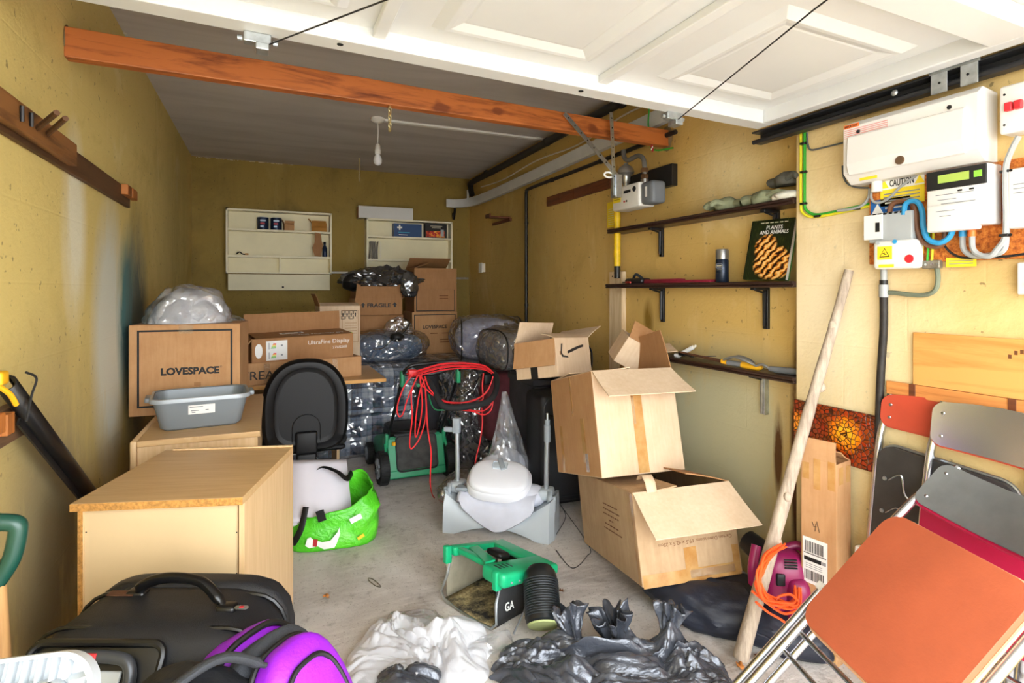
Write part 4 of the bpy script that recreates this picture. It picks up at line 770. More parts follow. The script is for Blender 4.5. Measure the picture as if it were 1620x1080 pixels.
def card_box(name, label, loc, rot, dims, mt='card_tan', open_top=False, flaps=(), group=None, cat='cardboard box'):
    """flaps: (side, angle from upright outward in degrees, length, taper)"""
    r = thing(name, label, cat, loc, rot, group=group); w, d, h = dims; th = .0045; mb = MB()
    mb.box((-w/2,-d/2,0), (w/2,-d/2+th,h)).box((-w/2,d/2-th,0), (w/2,d/2,h)).box((-w/2,-d/2+th,0), (-w/2+th,d/2-th,h)).box((w/2-th,-d/2+th,0), (w/2,d/2-th,h)).box((-w/2+th,-d/2+th,0), (w/2-th,d/2-th,th))
    obj('body', mb, mt, r, .0015)
    if not open_top:
        for s_ in (-1,1): obj('flap', MB().box((-w/2+.001,(-d/2+.001 if s_ < 0 else .001),h), (w/2-.001,(-.001 if s_ < 0 else d/2-.001),h+th)), mt, r, .001)
    for fl in flaps:
        side, ang, L = fl[:3]; tp = fl[3] if len(fl) > 3 else .0; fm = fl[4] if len(fl) > 4 else mt
        a = math.radians(ang); hw = (w if side in 'FK' else d)/2-.003
        base = {'F':(0,-d/2+th/2,h),'K':(0,d/2-th/2,h),'L':(-w/2+th/2,0,h),'R':(w/2-th/2,0,h)}[side]; out = {'F':(0,-1,0),'K':(0,1,0),'L':(-1,0,0),'R':(1,0,0)}[side]
        xx = Vector((1,0,0)) if side in 'FK' else Vector((0,1,0)); yy = Vector(out)*math.sin(a)+Vector((0,0,1))*math.cos(a)
        n = 6; P0 = [[(x*(1-tp*j/n), L*j/n, .004*math.sin(j/n*3)) for x in (-hw,-hw*.3,hw*.3,hw)] for j in range(n+1)]
        mb = MB().grid(P0, False, face_M(base, xx, yy)); obj('flap', mb, fm, r, 0, solid=th)
    return r
def on_face(dims, f, x, z, off=.0006):    # matrix on a face, x from the face centre, z from its bottom (T: from centre)
    w, d, h = dims; X, Y = FACES[f]
    o_ = {'F':(x,-d/2-off,z),'K':(-x,d/2+off,z),'L':(-w/2-off,-x,z),'R':(w/2+off,x,z),'T':(x,z,h+.0045+off)}[f]
    return face_M(o_, X, Y)
def patch_on(r, dims, f, x, z, w, h, m, name='tape', off=.0004, th=.0006, rot=0):
    return obj(name, MB().box((-w/2,-h/2,0), (w/2,h/2,th), on_face(dims,f,x,z,off) @ Matrix.Rotation(rot,4,'Z')), m, r)
def print_on(r, dims, f, s, x, z, w, m='ink', h=None, bold=.0, rot=0): return text(s, on_face(dims,f,x,z,.0004) @ Matrix.Rotation(rot,4,'Z'), w, m, r, height=h, bold=bold, ext=.0003)
def border(r, dims, f, x, z, w, h, t_, m='ink', sides='LRTB'):
    for k, (cx, cz, a, b) in {'L':(x-w/2,z,t_,h),'R':(x+w/2,z,t_,h),'T':(x,z+h/2,w+t_,t_),'B':(x,z-h/2,w+t_,t_)}.items():
        if k in sides: patch_on(r, dims, f, cx, cz, a, b, m, 'printed_line', .0003, .0003)
def arrow(r, dims, f, x, z, s):
    obj('arrow_mark', MB().prism([(-.22*s,-.5*s),(.22*s,-.5*s),(.22*s,0),(.55*s,0),(0,.55*s),(-.55*s,0),(-.22*s,0)], .0003, on_face(dims,f,x,z,.0004)), 'ink', r)
# big LOVESPACE box on the drawer unit (yaw from the photograph)
D = (.472,.30,.424)
r = card_box('storage_box', 'large tan storage box with black printed frame behind the grey bowl', (-.335,3.25,.735), (0,0,-.10), D, 'card_tan', cat='cardboard box')
border(r, D, 'F', 0, D[2]*.52, D[0]*.84, D[2]*.84, .009); print_on(r, D, 'F', 'LOVESPACE', .02, .205, .25, h=.036, bold=.045); print_on(r, D, 'F', '®', .152, .220, .010)
patch_on(r, D, 'F', 0, D[2]-.02, .06, .04, 'clear_tape'); patch_on(r, D, 'F', .05, .14, .03, .018, 'card_dark', 'scuff')
# desk with the treadmill box and monitor box
r = thing('desk', 'beech desk behind the office chair carrying flat boxes', 'desk', (.30,4.05,0))
obj('top', MB().box((-.44,-.34,.727), (.425,.34,.75)), 'beech_top', r, .001); obj('top_edge', MB().box((-.44,-.342,.728), (.425,-.339,.749)), mat('edge_yellow','c98f3c',.5), r)
for s_, y_ in ((-.41,-.32),(.16,.0)): obj('leg_panel', MB().box((s_-.009,y_,0), (s_+.009,.32,.727)), 'beech_laminate', r)
obj('modesty_panel', MB().box((-.40,.28,.25), (.16,.296,.727)), 'beech_laminate', r)
D = (.734,.40,.126)
r = card_box('treadmill_box', 'long flat box printed TREADMILL lying on the desk', (.196,4.02,.7505), (0,0,.19), D, 'card_tan')
print_on(r, D, 'F', 'TREADMILL', -.17, .055, .42, h=.052, bold=.004)
for x in (-.23,.19): patch_on(r, D, 'F', x, D[2]/2, .035, D[2]-.004, 'clear_tape')
D = (.63,.29,.156)
r = card_box('monitor_box', 'open brown monitor box with white lettering and energy label on treadmill box', (.205,3.99,.885), (.06,-.02,.19), D, 'card_dark', True, [('K',2,.125,.0),('L',150,.16,.1,'card_tan')])
obj('top_panel', MB().box((-D[0]/2+.03,-D[1]/2,D[2]-.004), (D[0]/2,D[1]/2-.002,D[2])), 'card_dark', r)
mat('white_ink', 'ddd8d0', .7)
print_on(r, D, 'F', 'UltraFine Display', .155, .108, .27, 'white_ink', .034); print_on(r, D, 'F', '27US500', .225, .070, .095, 'white_ink', .016)
fx = -.17; patch_on(r, D, 'F', fx, .078, .125, .122, 'white_plastic', 'energy_label')
for dz in (.03,-.03):
    for k, c in enumerate(('3aa03a','8cc63e','f0e02c','f0a01c','e0301c')): patch_on(r, D, 'F', fx-.02+k*.002, .078+dz-.014+k*.0065, .018+.005*(4-k)*.6, .005, mat('energy_%d' % k, c, .5, var=.02), 'energy_bar', .0012, .0004)
    patch_on(r, D, 'F', fx+.03, .078+dz, .012, .010, 'grey_print', 'print_mark', .0012, .0004); patch_on(r, D, 'F', fx-.045, .078+dz, .004, .04, 'grey_print', 'print_mark', .0012, .0004)
obj('round_sticker', MB().prism([(.022*math.cos(a),.045*math.sin(a)) for a in [2*PI*k/24 for k in range(24)]], .0006, on_face(D,'F',-.275,.08,.0006)), 'white_plastic', r)
patch_on(r, D, 'T', -.04, .03, .15, .06, 'white_plastic', 'address_label', -.004); 
for x, w_ in ((-.09,.02),(-.04,.03),(.01,.02)): patch_on(r, D, 'T', x, .03, w_, .02, 'ink', 'print_mark', -.003)
text('LG UltraFine Display', on_face(D,'T',.10,-.06,-.0036) @ Matrix.Rotation(PI,4,'Z'), .34, 'white_ink', r, height=.03, ext=.0003)
D = (.30,.24,.462)
r = card_box('symbol_box', 'carton with black handling symbols half hidden behind the monitor box', (.515,4.575,.915), (0,0,.06), D, 'card_light', True, [('F',-80,.13),('L',20,.10,.0,'card_dark')])
r.location.z = .741
border(r, D, 'F', .075, .308, .12, .24, .003, 'card_dark')
for k in range(4):
    x = .02+k*.031
    border(r, D, 'F', x, .413, .024, .026, .004, 'ink'); border(r, D, 'F', x, .378, .024, .026, .004, 'ink', 'LR' if k % 2 else 'LRB'); patch_on(r, D, 'F', x, .396, .008, .03, 'ink', 'printed_line')
for k in range(5): patch_on(r, D, 'F', .08, .333-k*.02, .09, .003, 'card_dark', 'printed_line')
patch_on(r, D, 'F', .08, .258, .02, .012, mat('lime_print','b8b83c',.6), 'print_mark')
# stack at the back: FRAGILE and LOVESPACE
D1 = (.42,.36,.36)
r = card_box('lower_carton', 'plain carton under the FRAGILE carton at the back', (.92,5.19,.74), (0,0,0), D1, 'card_dark'); patch_on(r, D1, 'F', .06, .22, .10, .004, 'ink', 'printed_line')
D = (.412,.34,.145)
r = card_box('fragile_box', 'open carton printed FRAGILE with foil sheet spilling from top', (.917,5.18,1.107), (0,0,0), D, 'card_dark', True, [('F',4,.15,.06),('L',165,.16,.1),('K',-30,.1),('R',60,.12)])
print_on(r, D, 'F', 'FRAGILE', 0, .085, .205, h=.036, bold=.03); arrow(r, D, 'F', -.138, .087, .040); arrow(r, D, 'F', .138, .089, .040)
D = (.425,.36,.375)
r = card_box('storage_box', 'framed tan storage box at the bottom of the back right stack', (1.425,5.19,.745), (0,0,0), D, 'card_tan')
border(r, D, 'F', 0, .19, .385, .33, .007, sides='LRT'); print_on(r, D, 'F', 'LOVESPACE', 0, .245, .225, h=.033, bold=.03)
for x in (-.13,-.01,.10): patch_on(r, D, 'F', x, .185, .07, .007, 'stamp_brown', 'printed_line')
def fake_panel(x, z):      # two short lines of small print
    for k in range(2): patch_on(r, D, 'F', x, z+.012-k*.024, .085, .008, 'stamp_brown', 'printed_line')
fake_panel(.09,.115)
D = (.40,.36,.40)
r = card_box('storage_box', 'storage box with long front flap on top of back right stack', (1.432,5.19,1.126), (0,0,0), D, 'card_dark', True, [('F',176,.195),('K',-60,.2),('L',-70,.15)])
border(r, D, 'F', 0, .11, .36, .20, .008, sides='LRB'); fake_panel(.075,.135)
# tilted cartons right of centre
D = (.427,.499,.468)
r = card_box('big_carton', 'large open tilted carton with pale front flap, on top of another', (1.584,2.319,.442), (-.245,.009,-.091), D, 'card_pale', True, [('F',128,.20,-.04,'card_light'),('K',-86,.24),('R',-4,.19,.12,'card_dark'),('L',-87,.2)])
patch_on(r, D, 'F', .0, .22, .055, .43, 'packing_tape', 'tape', .0004); patch_on(r, D, 'F', -.02, .30, .012, .16, 'clear_tape', 'tape', .0012)
obj('tan_side', MB().box((-D[0]/2-.0012,-D[1]/2+.003,.003), (-D[0]/2-.0002,D[1]/2-.003,D[2]-.003)), 'card_tan', r)  # thin sheet in a darker tan than the body, covering the left side
patch_on(r, D, 'L', .0, .37, .018, .19, 'packing_tape', 'tape', .0014); patch_on(r, D, 'L', .10, .16, .04, .2, 'packing_tape', 'tape', .0014); patch_on(r, D, 'L', -.16, .12, .03, .22, 'packing_tape', 'tape', .0014); patch_on(r, D, 'L', .12, .06, .03, .08, 'clear_tape', 'tape', .0022)
D = (.444,.741,.359)
def word_line(r, D, f, x, z, w, h, m):      # a line of small print too fine to read
    random.seed(int(z*1e4)); p = x-w/2
    while p < x+w/2: q = random.uniform(.012,.035); patch_on(r, D, f, p+q/2, z, q, h, m, 'print_line', .0004, .0003); p += q+.006
r = card_box('lower_big_carton', 'open carton with hanging flap and printed side under tilted carton', (1.672,2.152,.083), (-.191,-.044,-.211), D, 'card_old', True, [('F',126,.235,-.02,'card_light'),('K',-85,.3),('R',-75,.2,.0,'card_dark'),('L',-88,.2)])
for k, w_ in enumerate((.20,.17,.05,.19,.18,.17)): word_line(r, D, 'L', .08, .15+k*.022, w_, .0055, 'stamp_brown')
print_on(r, D, 'F', 'Carton Dimensions: 69.5 x 42.5 x 25cm', .03, .145, .33, 'stamp_brown', .014, rot=PI)
patch_on(r, D, 'F', 0, .018, D[0]-.01, .05, 'packing_tape'); patch_on(r, D, 'F', .0, .075, .055, .10, 'packing_tape', 'tape', .001); patch_on(r, D, 'F', D[0]/2-.02, .07, .03, .08, 'packing_tape', 'tape', .001); patch_on(r, D, 'F', .09, .022, .2, .03, 'clear_tape', 'tape', .0016)
patch_on(r, D, 'L', D[1]/2-.015, D[2]/2, .03, D[2]-.01, 'packing_tape', 'tape', .0006)
obj('loose_tape', MB().grid([[(x,-D[1]/2+y,D[2]+z) for x in (-.16,-.115)] for y, z in ((.0,-.06),(-.006,.0),(.0,.035),(.03,.06),(.07,.055),(.09,.035))], True), 'card_light', r, solid=.001)
# online retailer carton with arrow print
D = (.300,.31,.205)
r = card_box('arrow_carton', 'open delivery carton with black curved arrow leaning above big carton', (1.505,2.83,.835), (-.055,-.169,-1.155), D, 'card_pale', True, [('F',170,.145,-.03,'card_tan'),('K',65,.16,.0,'card_light'),('L',-25,.13),('R',-70,.1)])
mat('arrow_ink', '2a2522', .6)
aM = on_face(D,'R',-.005,.125,.0006)
pts = [(-.10,.045),(-.085,.012),(-.05,.0),(.0,.012),(.06,.028),(.10,.035)]
up = [(x,y+.011*(1-abs(x)/.3)) for x, y in pts]; obj('arrow_print', MB().prism([(x,y-.006) for x, y in pts[2:]]+[(x,y) for x, y in up[2:]][::-1], .0004, aM).prism([(-.10,.05),(-.112,.0),(-.10,-.022),(-.045,-.028),(-.05,-.019),(-.09,-.012),(-.10,.002),(-.088,.05)], .0004, aM), 'arrow_ink', r, label='black curved arrow print')
patch_on(r, D, 'F', -.015, .035, .05, .07, 'ink', 'printed_tape', .0005); print_on(r, D, 'F', 'prime', -.015, .035, .05, mat('cyan_print','2a9ac0',.5), .014, rot=PI/2)
patch_on(r, D, 'R', -.118, .125, .012, .02, 'card_dark', 'handling_mark')
D2 = (.13,.10,.17)
r = card_box('small_open_carton', 'small open-ended pale carton poking out behind the arrow carton', (1.78,2.55,.93), (.25,.5,-.25), (.17,.14,.15), 'card_light', True, [('R',60,.12,.0,'card_light'),('F',-35,.1,.0,'card_dark')])
# tall slim carton against the pier
D = (.125,.105,.715)
r = card_box('tall_carton', 'tall slim carton with barcode label standing against the pier', (1.873,1.421,0), (0,.0,math.radians(-79)), D, 'card_tan', True, [('F',-2,.075,.02),('K',-60,.07)])
obj('top_panel', MB().box((-D[0]/2+.002,-D[1]/2+.004,D[2]-.02), (D[0]/2-.002,D[1]/2-.004,D[2]-.016)), 'card_tan', r)
for x, zc, hh in ((-.045,.69,.06),(-.005,.685,.11),(.045,.69,.10)): patch_on(r, D, 'F', x, zc-.02, .024, hh, 'packing_tape')
for x in (-.02,.03): patch_on(r, D, 'R', x, .67, .028, .06, 'packing_tape')
for x in (-.03,.045): patch_on(r, D, 'F', x, .05, .03, .10, 'packing_tape')
patch_on(r, D, 'F', -.012, .345, .088, .165, 'white_plastic', 'address_label', .0005)
random.seed(3)
for zc, hh in ((.395,.04),(.292,.035)):
    x = -.048
    while x < .02: w_ = random.choice((.0012,.002,.003)); patch_on(r, D, 'F', x, zc, w_, hh, 'ink', 'barcode_bar', .0012, .0003); x += w_+random.choice((.0014,.0024))
patch_on(r, D, 'F', -.020, .350, .062, .014, 'ink', 'print_block', .0012, .0003); patch_on(r, D, 'F', -.012, .370, .08, .003, 'ink', 'print_block', .0012, .0003); patch_on(r, D, 'F', .020, .350, .014, .012, 'grey_print', 'print_block', .0012, .0003)
for k in range(3): patch_on(r, D, 'F', -.015, .333-k*.007, .06, .002, 'grey_print', 'print_line', .0012, .0003)
obj('pen_mark', MB().tube([(-.006,.02,0),(.004,-.018,0)], .0009, 5, M=on_face(D,'F',0,.475,.0008)).tube([(-.022,.014,0),(-.016,-.002,0),(-.006,.0,0)], .0009, 5, M=on_face(D,'F',0,.475,.0008)).tube([(-.008,.012,0),(-.012,-.018,0)], .0009, 5, M=on_face(D,'F',0,.475,.0008)), 'ink', r)
# ================= wall cupboards on the back wall =================
mat('cream_paint', 'efe8cc', .6, var=.05, vs=4); mat('cream_board', 'e9e1c0', .65, var=.04)
def back_cupboard(name, label, x0, x1, z0, z1, shelves, dep=.13, door=None, div=None, inner='cream_board'):
    r = thing(name, label, 'cupboard', ((x0+x1)/2,YB-dep,z0), world=True, group='cream wall cupboards'); t_ = .016; yf = YB-dep
    obj('back_panel', MB().box((x0,YB-.01,z0), (x1,YB-.001,z1)), inner, r)
    for a, b in (((x0,yf,z0),(x0+t_,YB-.01,z1)),((x1-t_,yf,z0),(x1,YB-.01,z1))): obj('side', MB().box(a, b), 'cream_paint', r, .001)
    for a, b in (((x0,yf,z1-t_),(x1,YB-.01,z1)),((x0,yf,z0),(x1,YB-.01,z0+t_))): obj('end_board', MB().box(a, b), 'cream_paint', r, .001)
    for z in shelves: obj('shelf', MB().box((x0+t_,yf+.004,z-.009), (x1-t_,YB-.01,z+.009)), 'cream_paint', r, .001)
    if div: obj('divider', MB().box((div[0]-.006,yf+.01,z0+t_), (div[0]+.006,YB-.01,div[1])), 'cream_paint', r)
    if door:
        d_ = obj('drop_door', MB().box((x0+.02,yf-.014,door), (x1-.02,yf+.002,z0-.006)), 'cream_board', r, .001)
        obj('hinge', MB().tube([(x0+.02,yf-.004,z0-.004),(x1-.02,yf-.004,z0-.004)], .006, 8), 'brass_dull', d_); obj('keyhole', MB().lathe([(.010,0),(.010,.002)], 10, face_M(((x0+x1)/2+.02,yf-.0145,door+.03),(1,0,0),(0,0,1))), 'hole', d_)
    return r
YC = YB-.13
zA = lambda v, u=440: at(u,v,Y=YC).z
back_cupboard('wall_cupboard', 'cream open wall cupboard with drop-down door, left of two', at(357,380,Y=YC).x, at(525,380,Y=YC).x, zA(433), zA(333), [zA(365),zA(406)], door=zA(459), div=(at(443,420,Y=YC).x, zA(407)))
back_cupboard('wall_cupboard', 'cream open wall cupboard holding blue first aid box, right of two', at(580,380,Y=YC).x, at(716,380,Y=YC).x, at(650,440,Y=YC).z, at(650,348,Y=YC).z, [at(650,376,Y=YC).z, at(650,412,Y=YC).z])
sA, sA2 = zA(365)+.009, zA(406)+.009; sB = at(650,376,Y=YC).z+.009; sB2 = at(650,412,Y=YC).z+.009
XA = lambda u: at(u,360,Y=YB-.08).x
mat('can_blue', '1d2c4a', .3, .3, var=.5, vs=30); mat('can_pale', '9fb0c4', .4, .2)
for k, u in enumerate((416,437)):
    r = thing('drink_can', ('blue printed tin on the left cupboard top shelf, left one','blue printed tin on the left cupboard top shelf, right one')[k], 'tin', (XA(u),YB-.075,sA), group='tins in the cupboard')
    obj('can', MB().lathe([(.046,0),(.050,.004),(.050,.112),(.046,.116)], 20), 'can_blue', r); obj('lid', MB().lathe([(.047,.114),(.047,.119),(.042,.119)], 20), 'galv', r)
    for q in range(3): obj('label_mark', MB().prism(rrect(.05-.01*q,.016,.006), .0006, face_M((-.004*q,-.0505,.085-q*.028),(1,0,0),(0,0,1))), ('can_pale','red_print','can_pale')[q], r)
r = card_box('small_carton', 'small brown carton beside the blue tins in cupboard', (XA(457),YB-.07,sA), (0,0,.1), (.09,.07,.06), 'card_tan', True, [('L',30,.05),('F',40,.04)])
r = card_box('torn_carton', 'torn orange-brown carton on the cupboard top shelf at right', (XA(505),YB-.07,sA), (0,0,-.05), (.14,.08,.085), mat('card_orange','b07a34',.8), True, [('F',150,.05),('L',40,.05),('K',10,.03)])
o = obj('card_scrap', MB().prism([(-.03,-.13),(.03,-.135),(.045,-.02),(.035,.02),(.028,.09),(-.028,.1),(-.03,.0),(-.05,-.05)], .004, face_M((XA(502),YC-.006,sA2+.135),(1,0,0),(0,.03,1))), 'card_dark'); tag(o, 'torn cardboard strip hanging over the cupboard middle shelf', 'cardboard')
r = thing('dark_bottle', 'dark bottle half hidden behind the cardboard strip in cupboard', 'bottle', (XA(514),YB-.06,sA2)); obj('bottle', MB().lathe([(.022,0),(.024,.005),(.024,.09),(.01,.115),(.01,.13)], 14), 'can_blue', r); obj('cap', MB().lathe([(.012,.13),(.012,.15)], 12), 'ink', r)
r = thing('cabinet_clip', 'small dark clamp on the left cupboard middle shelf', 'clamp', (XA(380),YB-.09,sA2)); obj('body', MB().tube(spline([(-.03,0,.01),(-.005,0,.03),(.02,0,.012),(.05,0,.01)], 5), .006, 6), 'steel_dark', r); obj('pad', MB().rbox((.04,-.01,0), (.07,.01,.02), .003), 'raw_wood', r)
XB = lambda u: at(u,362,Y=YB-.08).x
D = (XB(666)-XB(622),.09,.135); r = thing('first_aid_box', 'dark blue first aid kit box on the right cupboard top shelf', 'box', ((XB(622)+XB(666))/2,YB-.068,sB), (0,0,0))
mat('aid_blue', '123f74', .4, var=.05); obj('carton', MB().box((-D[0]/2,-D[1]/2,0), (D[0]/2,D[1]/2,D[2])), 'aid_blue', r, .002)
cM = on_face(D,'F',-D[0]/2+.06,.095,.0004)
obj('cross_mark', MB().box((-.026,-.008,0), (.026,.008,.0005), cM).box((-.008,-.026,0), (.008,.026,.0006), cM), 'white_plastic', r)
patch_on(r, D, 'F', -.04, .045, .12, .008, 'cyan_print', 'print_line'); patch_on(r, D, 'F', -.05, .02, .09, .008, 'white_plastic', 'print_line')
D = (XB(706)-XB(672),.08,.15); r = thing('flame_box', 'black box with red flame picture beside the first aid box', 'box', ((XB(672)+XB(706))/2,YB-.066,sB), (0,0,0)); obj('carton', MB().box((-D[0]/2,-D[1]/2,0), (D[0]/2,D[1]/2,D[2])), 'ink', r, .002)
m = bpy.data.materials.new('flame_print'); m.use_nodes = True; t = NT(m); MATS['flame_print'] = m; t.color(t.ramp(t.noise(30,4,.6), [(.35,'5a0c05'),(.5,'d8341a'),(.62,'f0a020'),(.75,'f8e070')]))
patch_on(r, D, 'F', -.01, .04, D[0]*.86, .065, 'flame_print', 'flame_picture', .0004, .0005); patch_on(r, D, 'F', .065, .055, .035, .07, 'grey_plastic', 'pictured_torch', .0012, .0004); patch_on(r, D, 'F', 0, .125, .13, .007, 'label_cream', 'print_line'); patch_on(r, D, 'F', 0, .108, .10, .005, 'label_cream', 'print_line')
r = thing('paper_sheaf', 'curled sheaf of grey papers standing in right cupboard', 'papers', (XB(592),YB-.075,sB2))
for k in range(5): obj('sheet', MB().grid([[(-.05+.022*k+.012*math.sin(z*12+k), y, z) for y in (-.05,0,.05)] for z in [i*.03 for i in range(7)]], True), mat('grey_paper','b0aca2',.85), r, solid=.002)
obj('comb_binding', MB().tube([(.055+.006*math.cos(i*1.3),-.052,.01+.0045*i) for i in range(38)], .002, 5), 'white_plastic', r)
D = (at(652,335,Y=YB-.09).x-at(566,335,Y=YB-.09).x,.12,.115); zt = at(650,348,Y=YC).z
r = card_box('white_carton', 'long white carton lying on top of the right cupboard', ((at(652,335,Y=YB-.09).x+at(566,335,Y=YB-.09).x)/2,YB-.075,zt), (0,0,0), D, mat('white_card','d9d8d4',.7,var=.04), False)
obj('side_face', MB().box((-D[0]/2-.001,-D[1]/2+.002,.002), (-D[0]/2,D[1]/2-.002,D[2]-.002)), 'card_dark', r)
o = obj('wall_conduit', MB().tube([(at(525,431,Y=YB-.01).x,YB-.012,at(525,431,Y=YB-.01).z),(at(585,431,Y=YB-.01).x,YB-.012,at(560,431,Y=YB-.01).z)], .009, 8), 'white_plastic'); tag(o, 'thin white conduit on back wall between the two cupboards', 'conduit')
# ================= office chair =================
mat('black_plastic', '0e0e10', .5, var=.15, bump=.1, bs=200, spec=.3); mat('chair_cloth', '18181a', .9, var=.2, bump=.4)
r = thing('office_chair', 'black office swivel chair seen from behind its plastic back', 'chair', (.215,3.46,0), (.0,0,-.02))
def egg(y, sx, sz, n=40):       # backrest outline
    out = []
    for k in range(n):
        a = 2*PI*k/n; c, s_ = math.cos(a), math.sin(a); e = 2.5 if s_ >= 0 else 4.2
        x = math.copysign(abs(c)**(2/e), c)*sx*(1-.10*max(0,s_)**1.2); z = math.copysign(abs(s_)**(2/e), s_)*sz; out.append((x,y,z))
    return out
zc = .665
def shell(name, rings, mt, par):
    rows = [[(x,y,z+zc) for x, y, z in q+q[:1]] for q in rings]; mb = MB().grid(rows, True); n = len(rings[0])
    mb.add(rows[0][:-1], [tuple(range(n))[::-1]], True); mb.add(rows[-1][:-1], [tuple(range(n))], True); return obj(name, mb, mt, par)
bk = shell('back_shell', [egg(-.052,.150,.195), egg(-.055,.165,.21), egg(-.058,.170,.216), egg(-.052,.178,.224), egg(-.050,.215,.250), egg(-.030,.233,.264), egg(-.004,.236,.268)], 'black_plastic', r)
shell('back_pad', [egg(-.004,.232,.264), egg(.03,.225,.256), egg(.06,.19,.22)], 'chair_cloth', r)
# moulded arch line above the bracket
arch_ = [(-.075,-.20),(-.075,-.12)]+[(x,z) for x, z in arc((0,-.12), .075, PI, 0, 10)]+[(.075,-.20)]
obj('moulded_groove', MB().tube([(x,-.0575,z+zc) for x, z in arch_], .0022, 6), 'black_plastic', bk)
obj('bracket_upper', MB().rbox((-.058,-.085,.40), (.058,-.05,.525), .012), 'black_plastic', r); obj('bracket_arm', MB().rbox((-.054,-.095,.295), (.054,-.04,.405), .012), 'black_plastic', r); obj('bracket_foot', MB().rbox((-.04,-.06,.29), (.04,.22,.325), .01), 'black_plastic', r)
obj('seat', MB().rbox((-.235,.02,.40), (.235,.47,.475), .035), 'chair_cloth', r); obj('seat_shell', MB().rbox((-.225,.02,.375), (.225,.46,.41), .02), 'black_plastic', r)
obj('gas_column', MB().lathe([(.028,.10),(.028,.25),(.018,.25),(.018,.38)], 16, T_((0,.24,0))), 'steel_dark', r)
for k in range(5):
    a = 2*PI*k/5+.3; e = (math.cos(a)*.29,.24+math.sin(a)*.29); obj('star_leg', MB().tube([(0,.24,.11),(e[0]*.5,.24+(e[1]-.24)*.5,.105),(e[0],e[1],.072)], [.032,.026,.018], 8, flat=.8), 'black_plastic', r)
    c_ = obj('caster', MB().lathe([(.018,-.02),(.026,-.018),(.026,.018),(.018,.02)], 16, T_((e[0],e[1],.027)) @ Matrix.Rotation(PI/2,4,'X')), 'rubber', r); obj('caster_stem', MB().tube([(e[0],e[1],.045),(e[0],e[1],.08)], .008, 8), 'steel_dark', c_)
# ================= plastic-wrapped bedding and bags at the back =================
clear_plastic('clear_film', 'dfe3e8', .06, .13, 9, .8, .06, .16); clear_plastic('film_grey', 'c4c7cb', .10, .13, 10, .8, .06, .20); clear_plastic('film_white', 'dcdfe6', .20, .16, 9, .8, .06, .14)
m = bpy.data.materials.new('check_cloth'); m.use_nodes = True; t = NT(m); MATS['check_cloth'] = m; t.b.inputs['Roughness'].default_value = .9
sx_ = t.new('ShaderNodeSeparateXYZ'); t.link(t.coord(), sx_.inputs[0])
def band(o, f, w): return t.math('LESS_THAN', t.math('FRACT', t.math('MULTIPLY', o, f)), w)
q = t.math('ADD', sx_.outputs[1], sx_.outputs[2]); a_ = band(sx_.outputs[0], 6, .5); b_ = band(q, 6, .5); c_ = band(sx_.outputs[0], 24, .3); d_ = band(q, 24, .3)
k_ = t.math('ADD', t.math('MULTIPLY', t.math('ADD', a_, b_), .38), t.math('MULTIPLY', t.math('ADD', c_, d_), .14)); t.color(t.ramp(k_, [(0.0,'b9c0c9'),(.35,'7c8ba0'),(.75,'3a475e'),(1.0,'20293c')]))
mat('dark_quilt', '3a3a40', .9, var=.3, bump=.5, bs=30); mat('blue_textile', '4d6684', .9, var=.3, vs=8, bump=.5, bs=30); mat('grey_textile', '8e8f96', .9, var=.35, vs=8, bump=.5, bs=30); mat('lilac_textile', 'a9aecb', .9, var=.2, vs=6, bump=.4, bs=30); mat('maroon_cloth', '5c2830', .85, var=.3, vs=8, bump=.4); mat('black_trim', '0d0d0f', .5)
def soft_box(lo, hi, seed, amp=.02, freq=5, cuts=14, rnd=.06):
    bm = bmesh.new(); bmesh.ops.create_cube(bm, size=1); bmesh.ops.subdivide_edges(bm, edges=bm.edges[:], cuts=cuts, use_grid_fill=True)
    c = (Vector(lo)+Vector(hi))/2; d = (Vector(hi)-Vector(lo))/2
    for v in bm.verts:
        n = v.co*2; inner = Vector([max(-1+rnd/d[i], min(1-rnd/d[i], n[i])) for i in range(3)]); q = Vector([inner[i]*d[i] for i in range(3)]); e = Vector([n[i]*d[i] for i in range(3)])-q
        if e.length > 1e-6: e = e.normalized()*rnd
        p = c+q+e; dirn = e.normalized() if e.length > 1e-6 else Vector((0,0,0)); v.co = p+dirn*amp*ridge(p*freq, 4, seed)
        if v.co.z < .004: v.co.z = .004
    bmesh.ops.recalc_face_normals(bm, faces=bm.faces[:]); return MB().bm(bm, None, True)
r = thing('wrapped_mattress', 'stack of checked mattresses wrapped in clear plastic film', 'mattress', (.95,5.1,0), world=True)
obj('lower_mattress', soft_box((.15,4.62,.0), (1.82,5.84,.33), 3, .02), 'check_cloth', r); obj('upper_mattress', soft_box((.15,4.56,.335), (1.82,5.84,.70), 5, .02), 'check_cloth', r)
obj('dark_cover', soft_box((1.12,4.50,.02), (1.83,4.60,.70), 13, .015, 6, 10, .03), 'dark_quilt', r); obj('plastic_wrap', soft_box((.13,4.53,.0), (1.84,5.84,.728), 9, .035, 6, 30, .05), 'clear_film', r)
r = thing('wrapped_armchair', 'dark padded furniture under grey plastic sheet behind the mower', 'furniture', (1.5,4.1,0), world=True)
obj('padding', soft_box((1.36,3.98,.0), (1.86,4.42,.69), 12, .03, 5, 14), 'dark_quilt', r); obj('maroon_cushion', soft_box((1.45,3.74,.25), (1.80,3.96,.71), 15, .02, 5, 10), 'maroon_cloth', r); obj('plastic_sheet', soft_box((1.31,3.92,.0), (1.88,4.46,.725), 17, .05, 6, 30, .06), 'film_grey', r)
